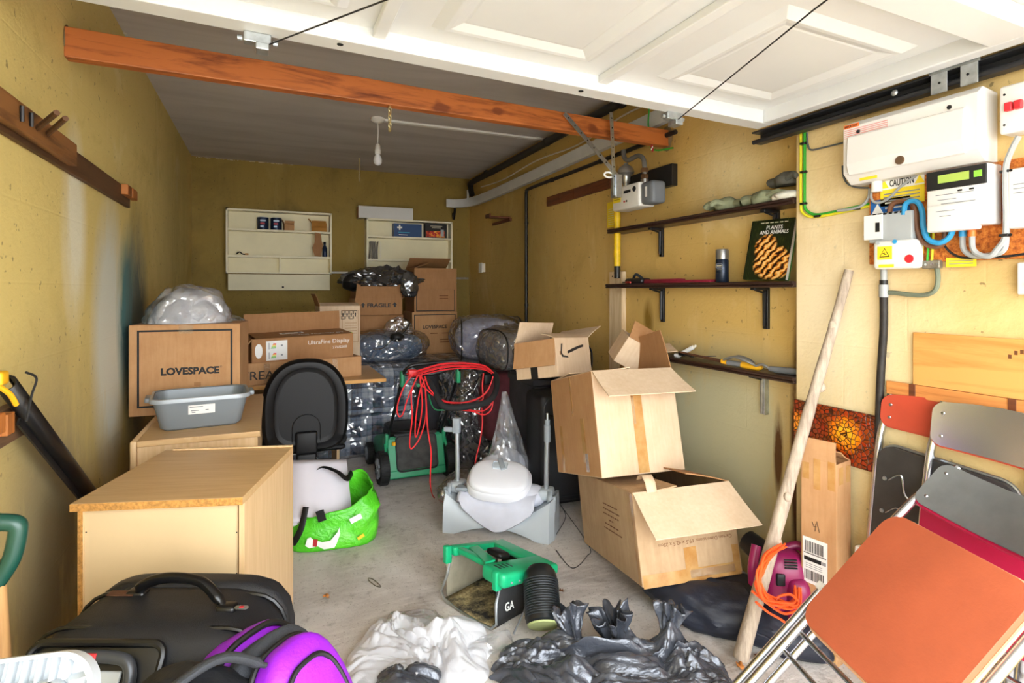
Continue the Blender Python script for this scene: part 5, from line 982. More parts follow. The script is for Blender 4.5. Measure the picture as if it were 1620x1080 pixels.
def zip_bag(name, label, loc, rad, seed, inner, m='film_grey', rz=0, straps=(), pipes=True, floor=None, amp=.22, knot=False):
    r = thing(name, label, 'storage bag', loc, (0,0,rz), group='clear zipped storage bags')
    fl = -rad[2]*.85
    obj('contents', blob([x*.86 for x in rad], seed+2, amp*.7, 4.5, 4, fl*.97, power=3.0), inner, r)
    obj('plastic_shell', film(rad, seed, amp*1.6, 7.0, 5, fl, power=3.2), m, r)
    if pipes:
        for s_ in (-1,1):
            pts = []
            for k in range(28):
                a = 2*PI*k/28; c, s2 = math.cos(a), math.sin(a); pts.append((s_*rad[0]*.80, math.copysign(abs(c)**.65, c)*rad[1]*.93, max(fl, math.copysign(abs(s2)**.65, s2)*rad[2]*.95)))
            obj('piping', MB().tube(pts, .006, 6, True), 'black_trim', r)
    for sx, w_ in straps: obj('strap', MB().grid([[(sx+dx,-rad[1]*math.cos(a)*1.05,rad[2]*math.sin(a)*1.04) for dx in (-w_,w_)] for a in [-.9+.14*k for k in range(13)]], True), 'black_trim', r, solid=.004)
    r.location.z -= fl; return r
zip_bag('zipped_storage_bag', 'clear zipped bag of bedding leaning in front of the box stack', (1.755,4.50,.745), (.31,.24,.195), 21, 'lilac_textile', rz=-.25, straps=((.12,.018),))
zip_bag('zipped_storage_bag', 'clear bag of textiles with black piping behind the arrow carton', (1.74,3.92,.745), (.24,.26,.16), 25, 'grey_textile', rz=.1, straps=((-.05,.014),))
zip_bag('zipped_storage_bag', 'clear bag with black strap lying furthest right by the wall', (1.80,3.42,.745), (.22,.22,.13), 31, 'grey_textile', rz=.3, straps=((.07,.016),))
r = zip_bag('zipped_storage_bag', 'grey plastic sack with upright tied neck on the mattress', (.95,4.80,.74), (.30,.22,.13), 41, 'blue_textile', pipes=False, amp=.3)
obj('tied_neck', film((.11,.05,.12), 44, .6, 9, 4), 'film_grey', r).location = (.08,-.06,.13)
obj('black_handle', MB().tube(spline([(-.27,-.10,.03),(-.10,-.21,.0),(.02,-.2,.10),(.10,-.16,.12),(.17,-.10,.20)], 6), .009, 6, flat=.5), 'black_trim', r); obj('black_ribbon', blob((.05,.04,.035), 46, .5, 20, 3), 'black_trim', r).location = (.04,-.19,.09)
# supports so that the bags above the dark furniture rest on something
r = thing('blanket_box', 'dark storage chest under the clear bags along right wall', 'chest', (1.9,3.7,0), world=True)
obj('body', MB().rbox((1.60,3.30,0), (2.05,3.70,.70), .01), 'dark_quilt', r); obj('lid', MB().rbox((1.59,3.29,.70), (2.05,3.71,.742), .008), 'dark_quilt', r)
# foil sheet in the FRAGILE carton
mat('foil_film', '77787a', .22, .85, var=.35, vs=18, bump=.8, bs=14)
r = thing('foil_sheet', 'crumpled silver foil sheet spilling out of the FRAGILE carton', 'foil', (.98,5.12,1.42))
obj('sheet', film((.27,.15,.085), 51, 1.5, 13, 5, -.06), 'foil_film', r); obj('hanging_tail', film((.06,.03,.09), 53, 1.6, 22, 4), 'foil_film', r).location = (.19,-.19,-.06); obj('black_liner', blob((.09,.09,.07), 55, .5, 10, 4), 'black_trim', r).location = (-.27,0,-.02)
# clear bag on the big LOVESPACE box
r = thing('linen_bag', 'clear plastic bag of pale linen on top of the large framed storage box', 'plastic bag', (-.345,3.23,1.166)); 
obj('linen', blob((.165,.12,.15), 61, .35, 6, 4, -.0), mat('pale_linen','b5b6ba',.9,var=.2,vs=12,bump=.5), r); obj('plastic_bag', film((.18,.135,.17), 63, .5, 10, 5, -.0), 'film_white', r)
r = card_box('flat_carton', 'low brown carton under clear film behind the large framed storage box', (-.262,3.60,.735), (0,0,.02), (.30,.24,.395), 'card_dark', False); obj('film', blob((.09,.08,.035), 66, .5, 10, 3, -.01), 'film_white', r).location = (.05,0,.415)
# ================= upright suitcase and draped bag =================
mat('luggage_black', '14151a', .6, var=.25, vs=40, bump=.25, bs=300)
r = thing('upright_suitcase', 'tall black fabric suitcase standing behind the tilted cartons', 'suitcase', (1.73,3.12,0), (0,0,-.06))
obj('body', MB().rbox((-.225,-.14,.03), (.225,.12,.70), .035), 'luggage_black', r); obj('front_pocket', MB().rbox((-.19,-.158,.08), (.19,-.12,.58), .02), 'luggage_black', r); obj('zip', MB().tube([(p[0],-.141,p[1]+.365) for p in rrect(.40,.62,.05)], .004, 6, True), 'steel_dark', r)
for x in (-.17,-.13,-.09): obj('stud', MB().lathe([(.004,0),(.004,.02)], 6, T_((x,-.161,.50))), 'galv', r)
for x in (-.18,.18): obj('wheel', MB().lathe([(.02,-.012),(.03,-.012),(.03,.012),(.02,.012)], 14, T_((x,.08,.03)) @ Matrix.Rotation(PI/2,4,'Y')), 'rubber', r); obj('skid', MB().rbox((x-.02,-.12,0), (x+.02,-.08,.035), .006), 'rubber', r)
obj('top_handle', MB().tube(spline([(-.08,0,.70),(-.05,0,.735),(.05,0,.735),(.08,0,.70)], 5), .009, 8), 'luggage_black', r)
r = thing('draped_bag', 'clear plastic bag standing in a peak beside the black suitcase', 'plastic bag', (1.36,3.22,0))
rows = []
for i in range(26):
    k = i/25; z = .69*(1-k)+.004; rr_ = .012+.145*k**1.1; row = []
    for j in range(41):
        a = 2*PI*(j % 40)/40; f = 1+.34*ridge((math.cos(a)*1.6,math.sin(a)*1.6,z*1.5), 4, 71)+.05*math.sin(a*7); row.append((rr_*f*math.cos(a)*1.15+.07*(1-k)*k, rr_*f*math.sin(a)*.7, z))
    rows.append(row)
obj('film', MB().grid(rows, True), 'film_white', r); obj('contents', blob((.15,.08,.16), 74, .4, 6, 4, -.15), mat('foam_white','c9ccd6',.8,var=.1), r).location = (.0,.0,.17)
obj('gathered_skirt', film((.24,.13,.10), 77, .8, 7, 5, -.09), 'film_grey', r).location = (-.12,.08,.10)
# ================= lawn mower =================
mat('mower_green', '1d8a5c', .4, var=.12, vs=12); mat('mower_black', '1f2021', .6, var=.3, vs=18, bump=.2); mat('dusty_black', '3b3a38', .8, var=.4, vs=16); mat('hub_grey', '8d9296', .45, var=.1); mat('foam_grip', '1c1d1f', .85, var=.1)
mw = thing('lawn_mower', 'green and black electric lawn mower with folded handle', 'lawn mower', (.965,3.92,0), (0,0,.03))
# local: x right, y forward (away), rear end faces the camera
def wheel(x, y, r_, w_):
    MW = T_((x,y,r_)) @ Matrix.Rotation(PI/2,4,'Y'); t_ = obj('wheel', MB().lathe([(r_*.62,-w_/2),(r_*.94,-w_/2),(r_,-w_*.3),(r_,w_*.3),(r_*.94,w_/2),(r_*.62,w_/2)], 28, MW, cap=False), 'rubber', mw)
    mb = MB()
    for k in range(24): a = 2*PI*k/24; mb.box((r_*.985,-.006,-w_*.42), (r_*1.03,.006,w_*.42), MW @ Matrix.Rotation(a,4,'Z'))
    obj('tread', mb, 'rubber', t_)
    s = -1 if x < 0 else 1; mb = MB().lathe([(.0,s*w_*.56),(r_*.50,s*w_*.54),(r_*.66,s*w_*.46)], 24, MW, cap=False).lathe([(.02,s*w_*.5),(.018,s*w_*.68),(.0,s*w_*.68)], 14, MW, cap=False)
    for k in range(6): mb.box((.015,-.011,s*w_*.46), (r_*.60,.011,s*w_*.62), MW @ Matrix.Rotation(2*PI*k/6,4,'Z'))
    obj('hub', mb, 'hub_grey', t_)
for x in (-.235,.235): wheel(x, -.04, .112, .062); wheel(x*.93, .47, .080, .05)
obj('deck', MB().rbox((-.195,.0,.075), (.195,.52,.215), .05), 'mower_green', mw); obj('side_skirt', MB().rbox((-.205,.05,.05), (.205,.50,.10), .015), 'mower_black', mw)
obj('motor_cover', MB().rbox((-.13,.10,.20), (.13,.46,.315), .05), 'mower_black', mw)
obj('cover_rim', MB().tube([(p[0],p[1]+.27,.306) for p in rrect(.25,.34,.09)], .012, 8, True), 'mower_black', mw)
# rear frame and rubber flap, sloping
RM = face_M((0,-.085,.06),(1,0,0),(0,.30,1))
obj('rear_frame', MB().box((-.20,0,-.02), (-.135,.25,.014), RM).box((.135,0,-.02), (.20,.25,.014), RM).box((-.20,-.02,-.02), (.20,.035,.018), RM).box((-.20,.22,-.02), (.20,.262,.0), RM), 'mower_green', mw, .008)
obj('rear_flap', MB().rbox((-.14,.03,.008), (.14,.265,.022), .006, M=RM), 'dusty_black', mw); obj('flap_hinge', MB().tube([(-.15,.268,.012),(.15,.268,.012)], .012, 10, M=RM), 'mower_black', mw)
obj('flap_edge', MB().tube([(p[0],p[1]+.14,.020) for p in rrect(.285,.235,.03)], .006, 8, True, M=RM), 'mower_black', mw)
obj('yellow_knob', MB().lathe([(.014,0),(.014,.02),(.01,.024)], 12, T_((-.16,-.055,.262))), 'yellow_grip', mw)
for s in (-1,1):
    b = obj('handle_clamp', MB().rbox((s*.19-.022,-.03,.20), (s*.19+.022,.08,.30), .012).rbox((s*.205-.012,-.045,.24), (s*.205+.012,-.01,.34), .008), 'mower_green', mw); obj('clamp_lever', MB().tube([(s*.215,-.03,.27),(s*.215,-.06,.215),(s*.215,-.07,.19)], .009, 8), 'mower_green', b)
    obj('lower_bar', MB().tube([(s*.19,.04,.25),(s*.185,-.43,.82)], .0115, 10), 'black_paint', mw)
    obj('bar_lever', MB().rbox((s*.185-.02,-.425,.72), (s*.185+.008,-.385,.82), .008), 'mower_green', mw)
obj('upper_cross_bar', MB().tube(spline([(-.185,-.43,.82),(-.16,-.455,.85),(-.10,-.46,.862),(.12,-.46,.868),(.20,-.50,.85),(.25,-.55,.82)], 6), .012, 10), 'black_paint', mw)
obj('cross_brace', MB().tube([(-.185,-.43,.80),(-.02,-.47,.80),(.18,-.45,.83)], .011, 10), 'black_paint', mw)
gl = mw.matrix_world.copy(); inv = (Matrix.Translation((.965,3.92,0)) @ Matrix.Rotation(.03,4,'Z')).inverted()
lp = [inv @ at(u,v,Y=y) for u, v, y in ((668,597,3.40),(680,606,3.34),(690,625,3.26),(700,641,3.2),(718,645,3.18),(745,642,3.18),(770,636,3.2),(783,622,3.25),(786,603,3.32),(781,590,3.38),(764,585,3.42))]
obj('grip_loop', MB().tube(spline(lp, 6), .0185, 12), 'foam_grip', mw); obj('upper_bar', MB().tube([lp[0], inv @ at(648,594,Y=3.44)], .012, 10), 'black_paint', mw)
obj('switch_box', MB().rbox((-.025,-.03,-.05), (.025,.03,.05), .015, M=T_(inv @ at(667,618,Y=3.4))), 'black_plastic', mw); obj('start_button', MB().lathe([(.011,0),(.011,.012)], 12, T_(inv @ at(661,609,Y=3.36)) @ Matrix.Rotation(PI/2,4,'X')), 'mower_green', mw)
obj('bail_switch', MB().rbox((-.03,-.03,-.045), (.03,.03,.03), .015, M=T_(inv @ at(770,597,Y=3.36))), 'black_plastic', mw)
obj('bail_wire', MB().tube(spline([inv @ at(u,v,Y=y) for u, v, y in ((678,624,3.38),(683,640,3.32),(690,648,3.26),(704,648,3.2))], 6), .0045, 6), 'mower_green', mw)
# red mains cable looped over the handle
mat('cable_red', 'd3262c', .45, var=.05)
rc = thing('red_mains_cable', 'bright red mains cable looped over the mower handle', 'cable', (1.0,3.4,0), world=True)
random.seed(11)
for k in range(6):      # coil lying along the handle
    o1, o2 = random.uniform(-5,5), random.uniform(-4,4)
    pts = [(645+o2,594+o1*.6,3.40),(668,588+o1,3.37),(700,580+o1*1.2,3.34),(735,578+o1,3.33),(765,581+o1*.8,3.33),(779+o2,589+o1*.5,3.31)]
    obj('coil_strand', MB().tube(spline([at(u,v,Y=y-.012*k*.5) for u, v, y in pts], 8), .0042, 6), 'cable_red', rc)
for pts in ([(655,590),(640,610),(629,640),(630,657),(637,655),(645,630),(660,595)], [(662,592),(651,620),(652,660),(648,700),(652,709),(665,690),(674,655),(672,610),(664,592)], [(664,594),(668,640),(662,680),(657,690),(658,660),(664,620),(672,600)], [(668,590),(665,605),(675,616),(690,628),(712,636),(745,635),(768,622),(777,605),(780,595)], [(672,595),(680,615),(700,634),(730,637),(760,628),(775,612)], [(765,590),(763,610),(764,630),(758,634)], [(735,647),(762,650),(775,642),(780,630)], [(720,648),(745,650),(765,656),(777,648),(780,632)]):
    obj('hanging_loop', MB().tube(spline([at(u,v,Y=3.26) for u, v in pts], 8), .0042, 6), 'cable_red', rc)
fl = at(700,793,Z=.006)
obj('tail', MB().tube(spline([at(673,612,Y=3.26),at(675,650,Y=3.24),at(677,680,Y=3.22),at(682,715,Y=3.2),at(681,745,Y=3.16),at(681,768,Y=3.12),at(686,786,Z=.01),fl,at(712,795,Z=.006)], 8), .0042, 6), 'cable_red', rc)
obj('tail', MB().tube(spline([at(762,645,Y=3.28),at(763,670,Y=3.27),at(759,700,Y=3.25),at(753,725,Y=3.22),at(751,745,Y=3.2)], 8), .0042, 6), 'cable_red', rc)
obj('plug', MB().rbox((-.025,-.02,-.018), (.025,.02,.018), .006, M=T_(at(652,589,Y=3.36))), 'cable_red', rc)
# ================= grey infant swing base =================
mat('shell_grey', 'b3bcc2', .4, var=.03); mat('seat_white', 'dcdde2', .4, var=.03); mat('pad_cloth', 'c3c6d2', .85, var=.08, bump=.3); mat('pole_silver', 'b6bcc2', .3, .7); mat('clip_grey', '8e969c', .45)
r = thing('infant_swing_base', 'pale grey plastic infant swing base with two upright poles', 'infant seat', (1.205,2.90,0), (0,0,-.66))
L_, Dp = .315, .14
def base_rows():
    rows = []; n = 30
    for i in range(n+1):
        x = -L_+2*L_*i/n; e = abs(x)/L_; hgt = .115+.105*max(0,(e-.45)/.55)**1.3; low = max(.0, .045*(1-(e/.72)**2)); dp = Dp*(.80+.2*e)*(1 if e < .93 else math.sqrt(max(.05,1-((e-.93)/.085)**2)))
        rows.append([(x,-dp,low),(x,-dp*1.02,low+.02),(x,-dp*.93,hgt*.75),(x,-dp*.72,hgt),(x,dp*.72,hgt),(x,dp*.93,hgt*.75),(x,dp,low+.02),(x,dp,low),(x,-dp,low)])
    return rows
rows = base_rows(); mb = MB().grid(rows, True); mb.add(rows[0][:-1], [tuple(range(8))]); mb.add(rows[-1][:-1], [tuple(range(8))[::-1]]); obj('base_shell', mb, 'shell_grey', r)
for s, L2 in ((-1,.40),(1,.43)):
    pl = obj('pole', MB().tube([(s*.255,.0,.19),(s*.262,.0,.19+L2)], .0135, 14), 'pole_silver', r)
    obj('pole_socket', MB().rbox((s*.255-.04,-.055,.19), (s*.255+.04,.055,.245), .018), 'shell_grey', r)
    top = .19+L2
    if s < 0: obj('hook_bracket', MB().rbox((s*.262-.02,-.018,top-.075), (s*.262+.02,.018,top+.01), .004).rbox((s*.262-.075,-.012,top-.07), (s*.262-.02,.012,top-.045), .003), 'clip_grey', pl)
    else: obj('pole_coupling', MB().tube([(s*.262,0,top-.12),(s*.262,0,top-.03)], .0195, 12).tube([(s*.262,0,top-.03),(s*.262,0,top)], .015, 12), 'clip_grey', pl); obj('pole_pin', MB().tube([(s*.262,0,top),(s*.262,0,top+.035)], .008, 10), 'galv', pl)
    obj('buckle', MB().rbox((s*.30-.02,-.065,.14), (s*.30+.02,-.035,.225), .008, M=T_((0,.0,.0))), 'clip_grey', r); obj('strap', MB().grid([[(s*.285+dx,-.05-.02*math.sin(k),.245-.03*k) for dx in (-.014,.014)] for k in range(5)], True), 'clip_grey', r, solid=.003)
obj('side_label', MB().rbox((-.235,-.105,.222), (-.165,-.045,.242), .006), 'clip_grey', r, label='grey control buckle')
fs_ = []
for i in range(25):
    x = -.215+.43*i/24; e = min(1, abs(x-.01)/.205); v_ = .115*(1-e**1.4); lift = .03*e; row = []
    for y, z in ((.11,.185),(.05,.20),(-.02,.20),(-.08,.195),(-.118,.178),(-.134,.15),(-.139,.15-v_*.5),(-.141,.15-v_),(-.136,.145-v_)): row.append((x,y,z+lift*(1 if z > .14 else .3)+.006*noise.noise(Vector((x*22,y*22,z*22)))))
    fs_.append(row)
obj('fabric_seat', MB().grid(fs_, True), 'pad_cloth', r, solid=.004)
obj('fabric_side', film((.075,.08,.055), 85, .3, 7, 4), 'pad_cloth', r).location = (.175,.0,.20)
sh = Matrix.Translation((-.005,-.02,.275)) @ Euler((.42,.05,.10)).to_matrix().to_4x4()
def tray(scale, z0, z1, m, name, par, y=0.0):
    A = [(math.copysign(abs(math.cos(a))**.7, math.cos(a))*.18*scale, math.copysign(abs(math.sin(a))**.75, math.sin(a))*.135*scale+y) for a in [2*PI*k/40 for k in range(40)]]
    rows = [[(0,y,z0)]*41]+[[(p[0]*f,p[1]*f if True else 0,z) for p in A+A[:1]] for f, z in ((.9,z0),(1.0,z0+.012),(1.0,z1-.02),(.95,z1-.006),(.85,z1),(.5,z1+.006))]+[[(0,y,z1+.008)]*41]
    return obj(name, MB().grid(rows, True, sh), m, par)
ty = tray(1.0, -.045, .022, 'seat_white', 'tray_shell', r); tray(.93, .012, .052, 'seat_white', 'tray_lid', r, -.01)
obj('tray_handle', MB().rbox((-.012,-.05,.055), (.018,.045,.068), .006, M=sh @ T_((0,.06,.0)) @ Matrix.Rotation(.4,4,'Z')), 'clip_grey', ty); obj('tray_window', MB().rbox((-.045,.02,.054), (.04,.075,.062), .01, M=sh), 'shell_grey', ty)
o = obj('wire_loop', MB().tube(spline([at(880,845,Z=.01),at(895,815,Z=.004),at(880,790,Z=.004),at(930,860,Z=.004),at(928,880,Z=.004),at(905,898,Z=.004),at(880,870,Z=.006)], 8), .002, 6), 'steel_dark'); tag(o, 'thin dark wire loop on the concrete beside the swing base', 'wire')
# ================= green shopping bag with papers =================
m = bpy.data.materials.new('bag_green'); m.use_nodes = True; t = NT(m); MATS['bag_green'] = m; t.b.inputs['Roughness'].default_value = .35
t.color(t.ramp(t.noise(3,4,.6), [(.3,'3fae1c'),(.6,'5bd028'),(.85,'8be04a')])); t.bump(t.noise(14,4,.6,None,1.0), .6, .02)
r = thing('shopping_bag', 'bright green woven shopping bag with black handles on the floor', 'bag', (.335,3.18,0), (0,0,-.12))
def bag_rows(zmax, nz=14, na=48, w=.225, d=.185):
    rows = []
    for i in range(nz+1):
        k = i/nz; row = []
        for j in range(na+1):
            a = 2*PI*(j % na)/na; c, s = math.cos(a), math.sin(a); e = .55; x = math.copysign(abs(c)**e, c)*w*(1+.10*math.sin(k*3)); y = math.copysign(abs(s)**e, s)*d*(1-.05*k)
            top = zmax*(1+.10*c+.32*max(0,s)*(.6+.4*c)-.22*max(0,-s)*(1-.75*c)+.10*noise.noise(Vector((c*2,s*2,4)))); z = .004+top*k; rr_ = .055*crease((x*6,y*6,z*6), 3)*(.3+k)-.03*k*k; row.append((x*(1+rr_*3),y*(1+rr_*3),z))
        rows.append(row)
    return rows
rows = bag_rows(.235); mb = MB().grid(rows, True); mb.add(rows[0][:-1], [tuple(range(48))[::-1]]); obj('bag', mb, 'bag_green', r, solid=.003)
for s, pts in ((1,[(-.10,.13,.30),(-.06,.10,.345),(.02,.03,.335),(.07,.0,.30),(.10,.10,.30)]),(-1,[(-.13,-.14,.22),(-.15,-.18,.13),(-.19,-.16,.05),(-.21,-.06,.03)])): obj('handle', MB().tube(spline(pts, 6), .016, 6, flat=.25), 'black_trim', r)
obj('handle_patch', MB().box((-.02,-.03,0), (.02,.03,.002), face_M((-.055,-.190,.185),(1,0,0),(0,-.1,1)) @ Matrix.Rotation(.25,4,'Z')), 'black_trim', r)
mat('print_white', 'eef0ea', .5); 
pM = face_M((-.02,-.206,.07),(1,0,0),(0,-.05,1))
obj('dog_print', MB().prism([(-.11,-.02),(-.10,.015),(-.085,.02),(-.07,.005),(-.03,-.012),(.01,-.01),(.045,.03),(.055,.055),(.058,.02),(.04,-.03),(.03,-.048),(-.02,-.05),(-.05,-.03),(-.09,-.035)], .002, pM), 'print_white', r, label='white printed animal shape'); obj('collar_print', MB().prism([(-.075,-.028),(-.055,-.032),(-.05,.004),(-.072,.008)], .003, pM), 'red_print', r)
obj('label_print', MB().box((-.03,-.014,0), (.03,.014,.002), face_M((.115,-.199,.155),(1,.05,0),(0,0,1)) @ Matrix.Rotation(.4,4,'Z')), 'print_white', r); obj('yellow_print_mark', MB().box((-.018,-.008,0), (.018,.008,.002), face_M((.14,-.204,.06),(1,.05,0),(0,0,1)) @ Matrix.Rotation(.5,4,'Z')), 'yellow_print', r)
pp = thing('paper_stack', 'block of white lined paper sheets stuffed in the green bag', 'papers', (.285,3.17,.03))
PM = Euler((.60,.12,.06)).to_matrix().to_4x4()
mat('paper_white', 'e4e1ea', .8, var=.03, vs=3)
for k in range(9): obj('sheet', MB().grid([[(x+.003*k,y+.002*(k % 3),-.012*k+.010*math.sin(y*9+k*.4)) for x in (-.15,-.05,.05,.15)] for y in [-.17+.034*i for i in range(12)]], True, T_((-.01,.02,.215)) @ PM), 'paper_white', pp, solid=.0015)
# ================= grass collecting box =================
mat('box_green', '16a06c', .35, var=.10, vs=14); mat('net_black', '1a1a1b', .75, var=.3, vs=20, bump=.3, bs=120)
m = bpy.data.materials.new('clippings'); m.use_nodes = True; t = NT(m); MATS['clippings'] = m; k_ = t.ramp(t.noise(7,6,.75), [(.42,0.0),(.62,1.0)]); t.color(t.mix(k_, '1e1d1b', t.ramp(t.noise(90,3,.7), [(.3,'8a764c'),(.7,'c9b98a')]))); t.b.inputs['Roughness'].default_value = .95; t.bump(t.noise(80,4,.7), .5, .006)
gb = thing('grass_box', 'black fabric grass collector with green plastic top lying on floor', 'grass collector', (.77,2.185,0)); wx = Vector((.36,-.933,0)); dx_ = Vector((.933,.36,0)); gM = Matrix(((wx.x,dx_.x,0,.77),(wx.y,dx_.y,0,2.185),(0,0,1,0),(0,0,0,1))); gb.matrix_world = gM
w2, dp, hh = .155, .30, .20       # local x = width of mouth, y = depth, mouth at y=0 facing -y
obj('frame', MB().tube(spline([(-w2,.03,hh),(-w2,.0,.10),(-w2+.005,-.02,.012),(w2-.005,-.02,.012),(w2,.0,.10),(w2,.03,hh)], 3), .006, 8), 'galv', gb)
obj('floor_cloth', MB().grid([[(-w2+2*w2*i/8, -.018+ (dp+.0)*j/8, .008+.02*(j/8)**2+.004*noise.noise(Vector((i,j,0)))) for j in range(9)] for i in range(9)], True), 'clippings', gb, solid=.003)
obj('side_cloth', MB().grid([[(-w2, .0+dp*j/8, .01+(hh-.02+.0*j)*i/6) for j in range(9)] for i in range(7)], True), mat('net_dusty','8d8672',.85,var=.25,vs=8), gb, solid=.003)
obj('side_cloth', MB().grid([[(w2+.025*math.sin(i/6*PI)*math.sin(j/8*PI), .0+dp*j/8, .01+(hh-.01)*i/6) for j in range(9)] for i in range(7)], True), 'net_black', gb, solid=.003)
obj('back_cloth', MB().grid([[(-w2+2*w2*j/8, dp+.03*math.sin(i/6*PI), .01+(hh-.01)*i/6) for j in range(9)] for i in range(7)], True), 'net_black', gb, solid=.003)
text('GA', face_M((w2+.020,.055,.085),(0,1,0),(0,0,1)), .05, 'white_plastic', gb, height=.036, bold=.02)
gt = obj('green_lid', MB().rbox((-w2-.012,.02,hh-.012), (-w2+.03,dp,hh+.028), .008).rbox((w2-.085,-.005,hh-.03), (w2+.045,dp+.03,hh+.032), .018).rbox((-w2,dp-.05,hh-.005), (w2,dp+.03,hh+.028), .012).rbox((-w2-.01,.035,hh+.0), (w2,.075,hh+.026), .008), 'box_green', gb)
obj('lid_slope', MB().add([(-w2+.03,.10,hh+.018),(w2-.085,.02,hh+.030),(w2-.085,.075,hh+.034),(-w2+.03,.15,hh+.022)], [(0,1,2,3)]), 'box_green', gb, solid=.008)
for s in (-1,1): obj('hook', MB().rbox((s*w2-.014,-.012,hh-.045), (s*w2+.014,.02,hh+.03), .006), 'box_green', gb)
obj('lid_handle', MB().rbox((-.02,.10,hh+.03), (.07,.17,hh+.062), .016), 'black_plastic', gb)
for k in range(6): obj('stud', MB().lathe([(.005,0),(.004,.003)], 8, face_M((w2+.046,.04+.045*k,hh-.006),(0,1,0),(0,0,1))), 'hub_grey', gt)
for k in range(9): obj('lid_slot', MB().box((w2-.05,.03+.022*k,hh+.0315), (w2-.01,.04+.022*k,hh+.033)), 'black_trim', gt)
for ch in gb.children_recursive:
    for v in ch.data.vertices: v.co.z *= 1-.30*max(0,min(1,v.co.y/dp))
# ================= ribbed black bollard lamp =================
mat('lamp_black', '15181a', .3, var=.1); mat('ribbed', '22282c', .35); mat('olive_base', '98a06a', .5, var=.1)
bl0 = Vector((.955,1.885,.075)); ax = Vector((.05,.13,.135)).normalized(); M_ = face_M(bl0, ax.orthogonal(), ax.cross(ax.orthogonal()))
r = thing('bollard_lamp', 'black ribbed cylindrical lamp with olive base leaning on grass collector', 'lamp'); r.matrix_world = M_
obj('body', MB().lathe([(.060,0),(.066,.006),(.066,.16),(.060,.185),(.045,.205),(.0,.21)], 30), 'lamp_black', r); obj('base_plate', MB().lathe([(.0,-.006),(.058,-.006),(.062,-.001),(.058,.002)], 28, cap=False), 'olive_base', r)
for k in range(15): z = .024+k*.009; obj('rib', MB().tube([(.0672*math.cos(a),.0672*math.sin(a),z) for a in [2*PI*j/30 for j in range(30)]], .0024, 5, True), 'ribbed', r)
o = obj('lamp_cable', MB().tube(spline([at(866,912,Z=.21),at(845,935,Z=.17),at(830,965,Z=.09),at(818,990,Z=.03),at(812,1003,Z=.006)], 8), .0035, 6), 'grey_grip'); tag(o, 'thin grey cable hanging across the black ribbed lamp', 'cable')
# ================= black suitcase, backpack, stool at the front left =================
mat('suitcase_cloth', '16171c', .55, var=.25, vs=30, bump=.35, bs=400); mat('suit_trim', '0c0c0e', .35, var=.2); mat('suit_grey', '3e4146', .35, .3)
def super_box(hw, hd, z0, z1, p=4.5, nx=36, nz=24, f=None):
    rows = []; zc_, hz_ = (z0+z1)/2, (z1-z0)/2
    for i in range(nz+1):
        b = -PI/2+PI*i/nz; cb, sb = math.cos(b), math.sin(b); row = []
        for j in range(nx+1):
            a = 2*PI*(j % nx)/nx; d = Vector((math.cos(a)*cb, math.sin(a)*cb, sb)); k = (abs(d.x)**p+abs(d.y)**p+abs(d.z)**p)**(-1/p); q = Vector((d.x*k*hw, d.y*k*hd, zc_+d.z*k*hz_))
            row.append(f(q) if f else q)
        rows.append(row)
    return MB().grid(rows, True)
r = thing('black_suitcase', 'large black wheeled suitcase with carry handle beside the left wall', 'suitcase', (-.24,1.485,0), (-.06,.05,-.34))
obj('body', super_box(.245, .155, .03, .605, 5), 'suitcase_cloth', r); obj('rear_shell', super_box(.248, .05, .03, .612, 5, f=lambda q: q+Vector((0,.125,0))), 'suitcase_cloth', r)
for y in (-.085,.07): obj('zip_piping', MB().tube([(p_[0],y,p_[1]+.318) for p_ in rrect(.485,.555,.08)], .005, 6, True), 'suit_trim', r)
hd_ = obj('carry_handle', MB().tube(spline([(-.10,.055,.598),(-.085,.04,.628),(-.03,.03,.650),(.05,.02,.648),(.10,.0,.622),(.125,-.01,.600)], 6), [.012]*5+[.017]*21+[.012]*5, 10, flat=.7), 'suit_trim', r)
for x, y in ((-.105,.055),(.13,-.012)): obj('handle_mount', MB().rbox((x-.022,y-.018,.592), (x+.022,y+.018,.612), .008), 'suit_trim', hd_)
obj('badge', MB().prism(rrect(.03,.014,.006), .002, T_((.165,-.02,.607))), 'galv', r, label='small silver badge'); obj('badge_mark', MB().prism(rrect(.010,.008,.003), .001, T_((.165,-.02,.609))), 'red_print', r)
obj('side_tag', MB().box((-.03,-.012,0), (.03,.012,.002), T_((-.135,.045,.6055))), 'rusty', r)
# trolley handle recess on the front top edge
RM = face_M((-.07,-.150,.545),(1,0,0),(0,.55,1))
obj('recess', MB().rbox((-.125,-.075,-.01), (.125,.045,.006), .004, M=RM), 'suit_trim', r)
obj('recess_frame', MB().tube([(p_[0],p_[1]-.015,.010) for p_ in rrect(.26,.125,.025)], .008, 8, True, M=RM), 'suit_trim', r, label='glossy black frame')
tr_ = obj('trolley_grip', MB().tube(spline([(-.085,-.06,.012),(-.08,.0,.022),(-.05,.022,.026),(.05,.022,.026),(.08,.0,.022),(.085,-.06,.012)], 5), .012, 10, M=RM), 'suit_grey', r); obj('release_button', MB().rbox((-.014,.012,.034), (.014,.03,.041), .003, M=RM), 'red_print', tr_)
obj('grip_panel', MB().rbox((-.06,-.045,.006), (.06,.0,.014), .004, M=RM), 'grey_plastic', r)
for x in (-.2,.2): obj('wheel', MB().lathe([(.02,-.014),(.033,-.014),(.033,.014),(.02,.014)], 16, T_((x,.12,.033)) @ Matrix.Rotation(PI/2,4,'Y')), 'rubber', r); obj('foot', MB().rbox((x-.02,-.10,.0), (x+.02,-.06,.05), .008), 'rubber', r)
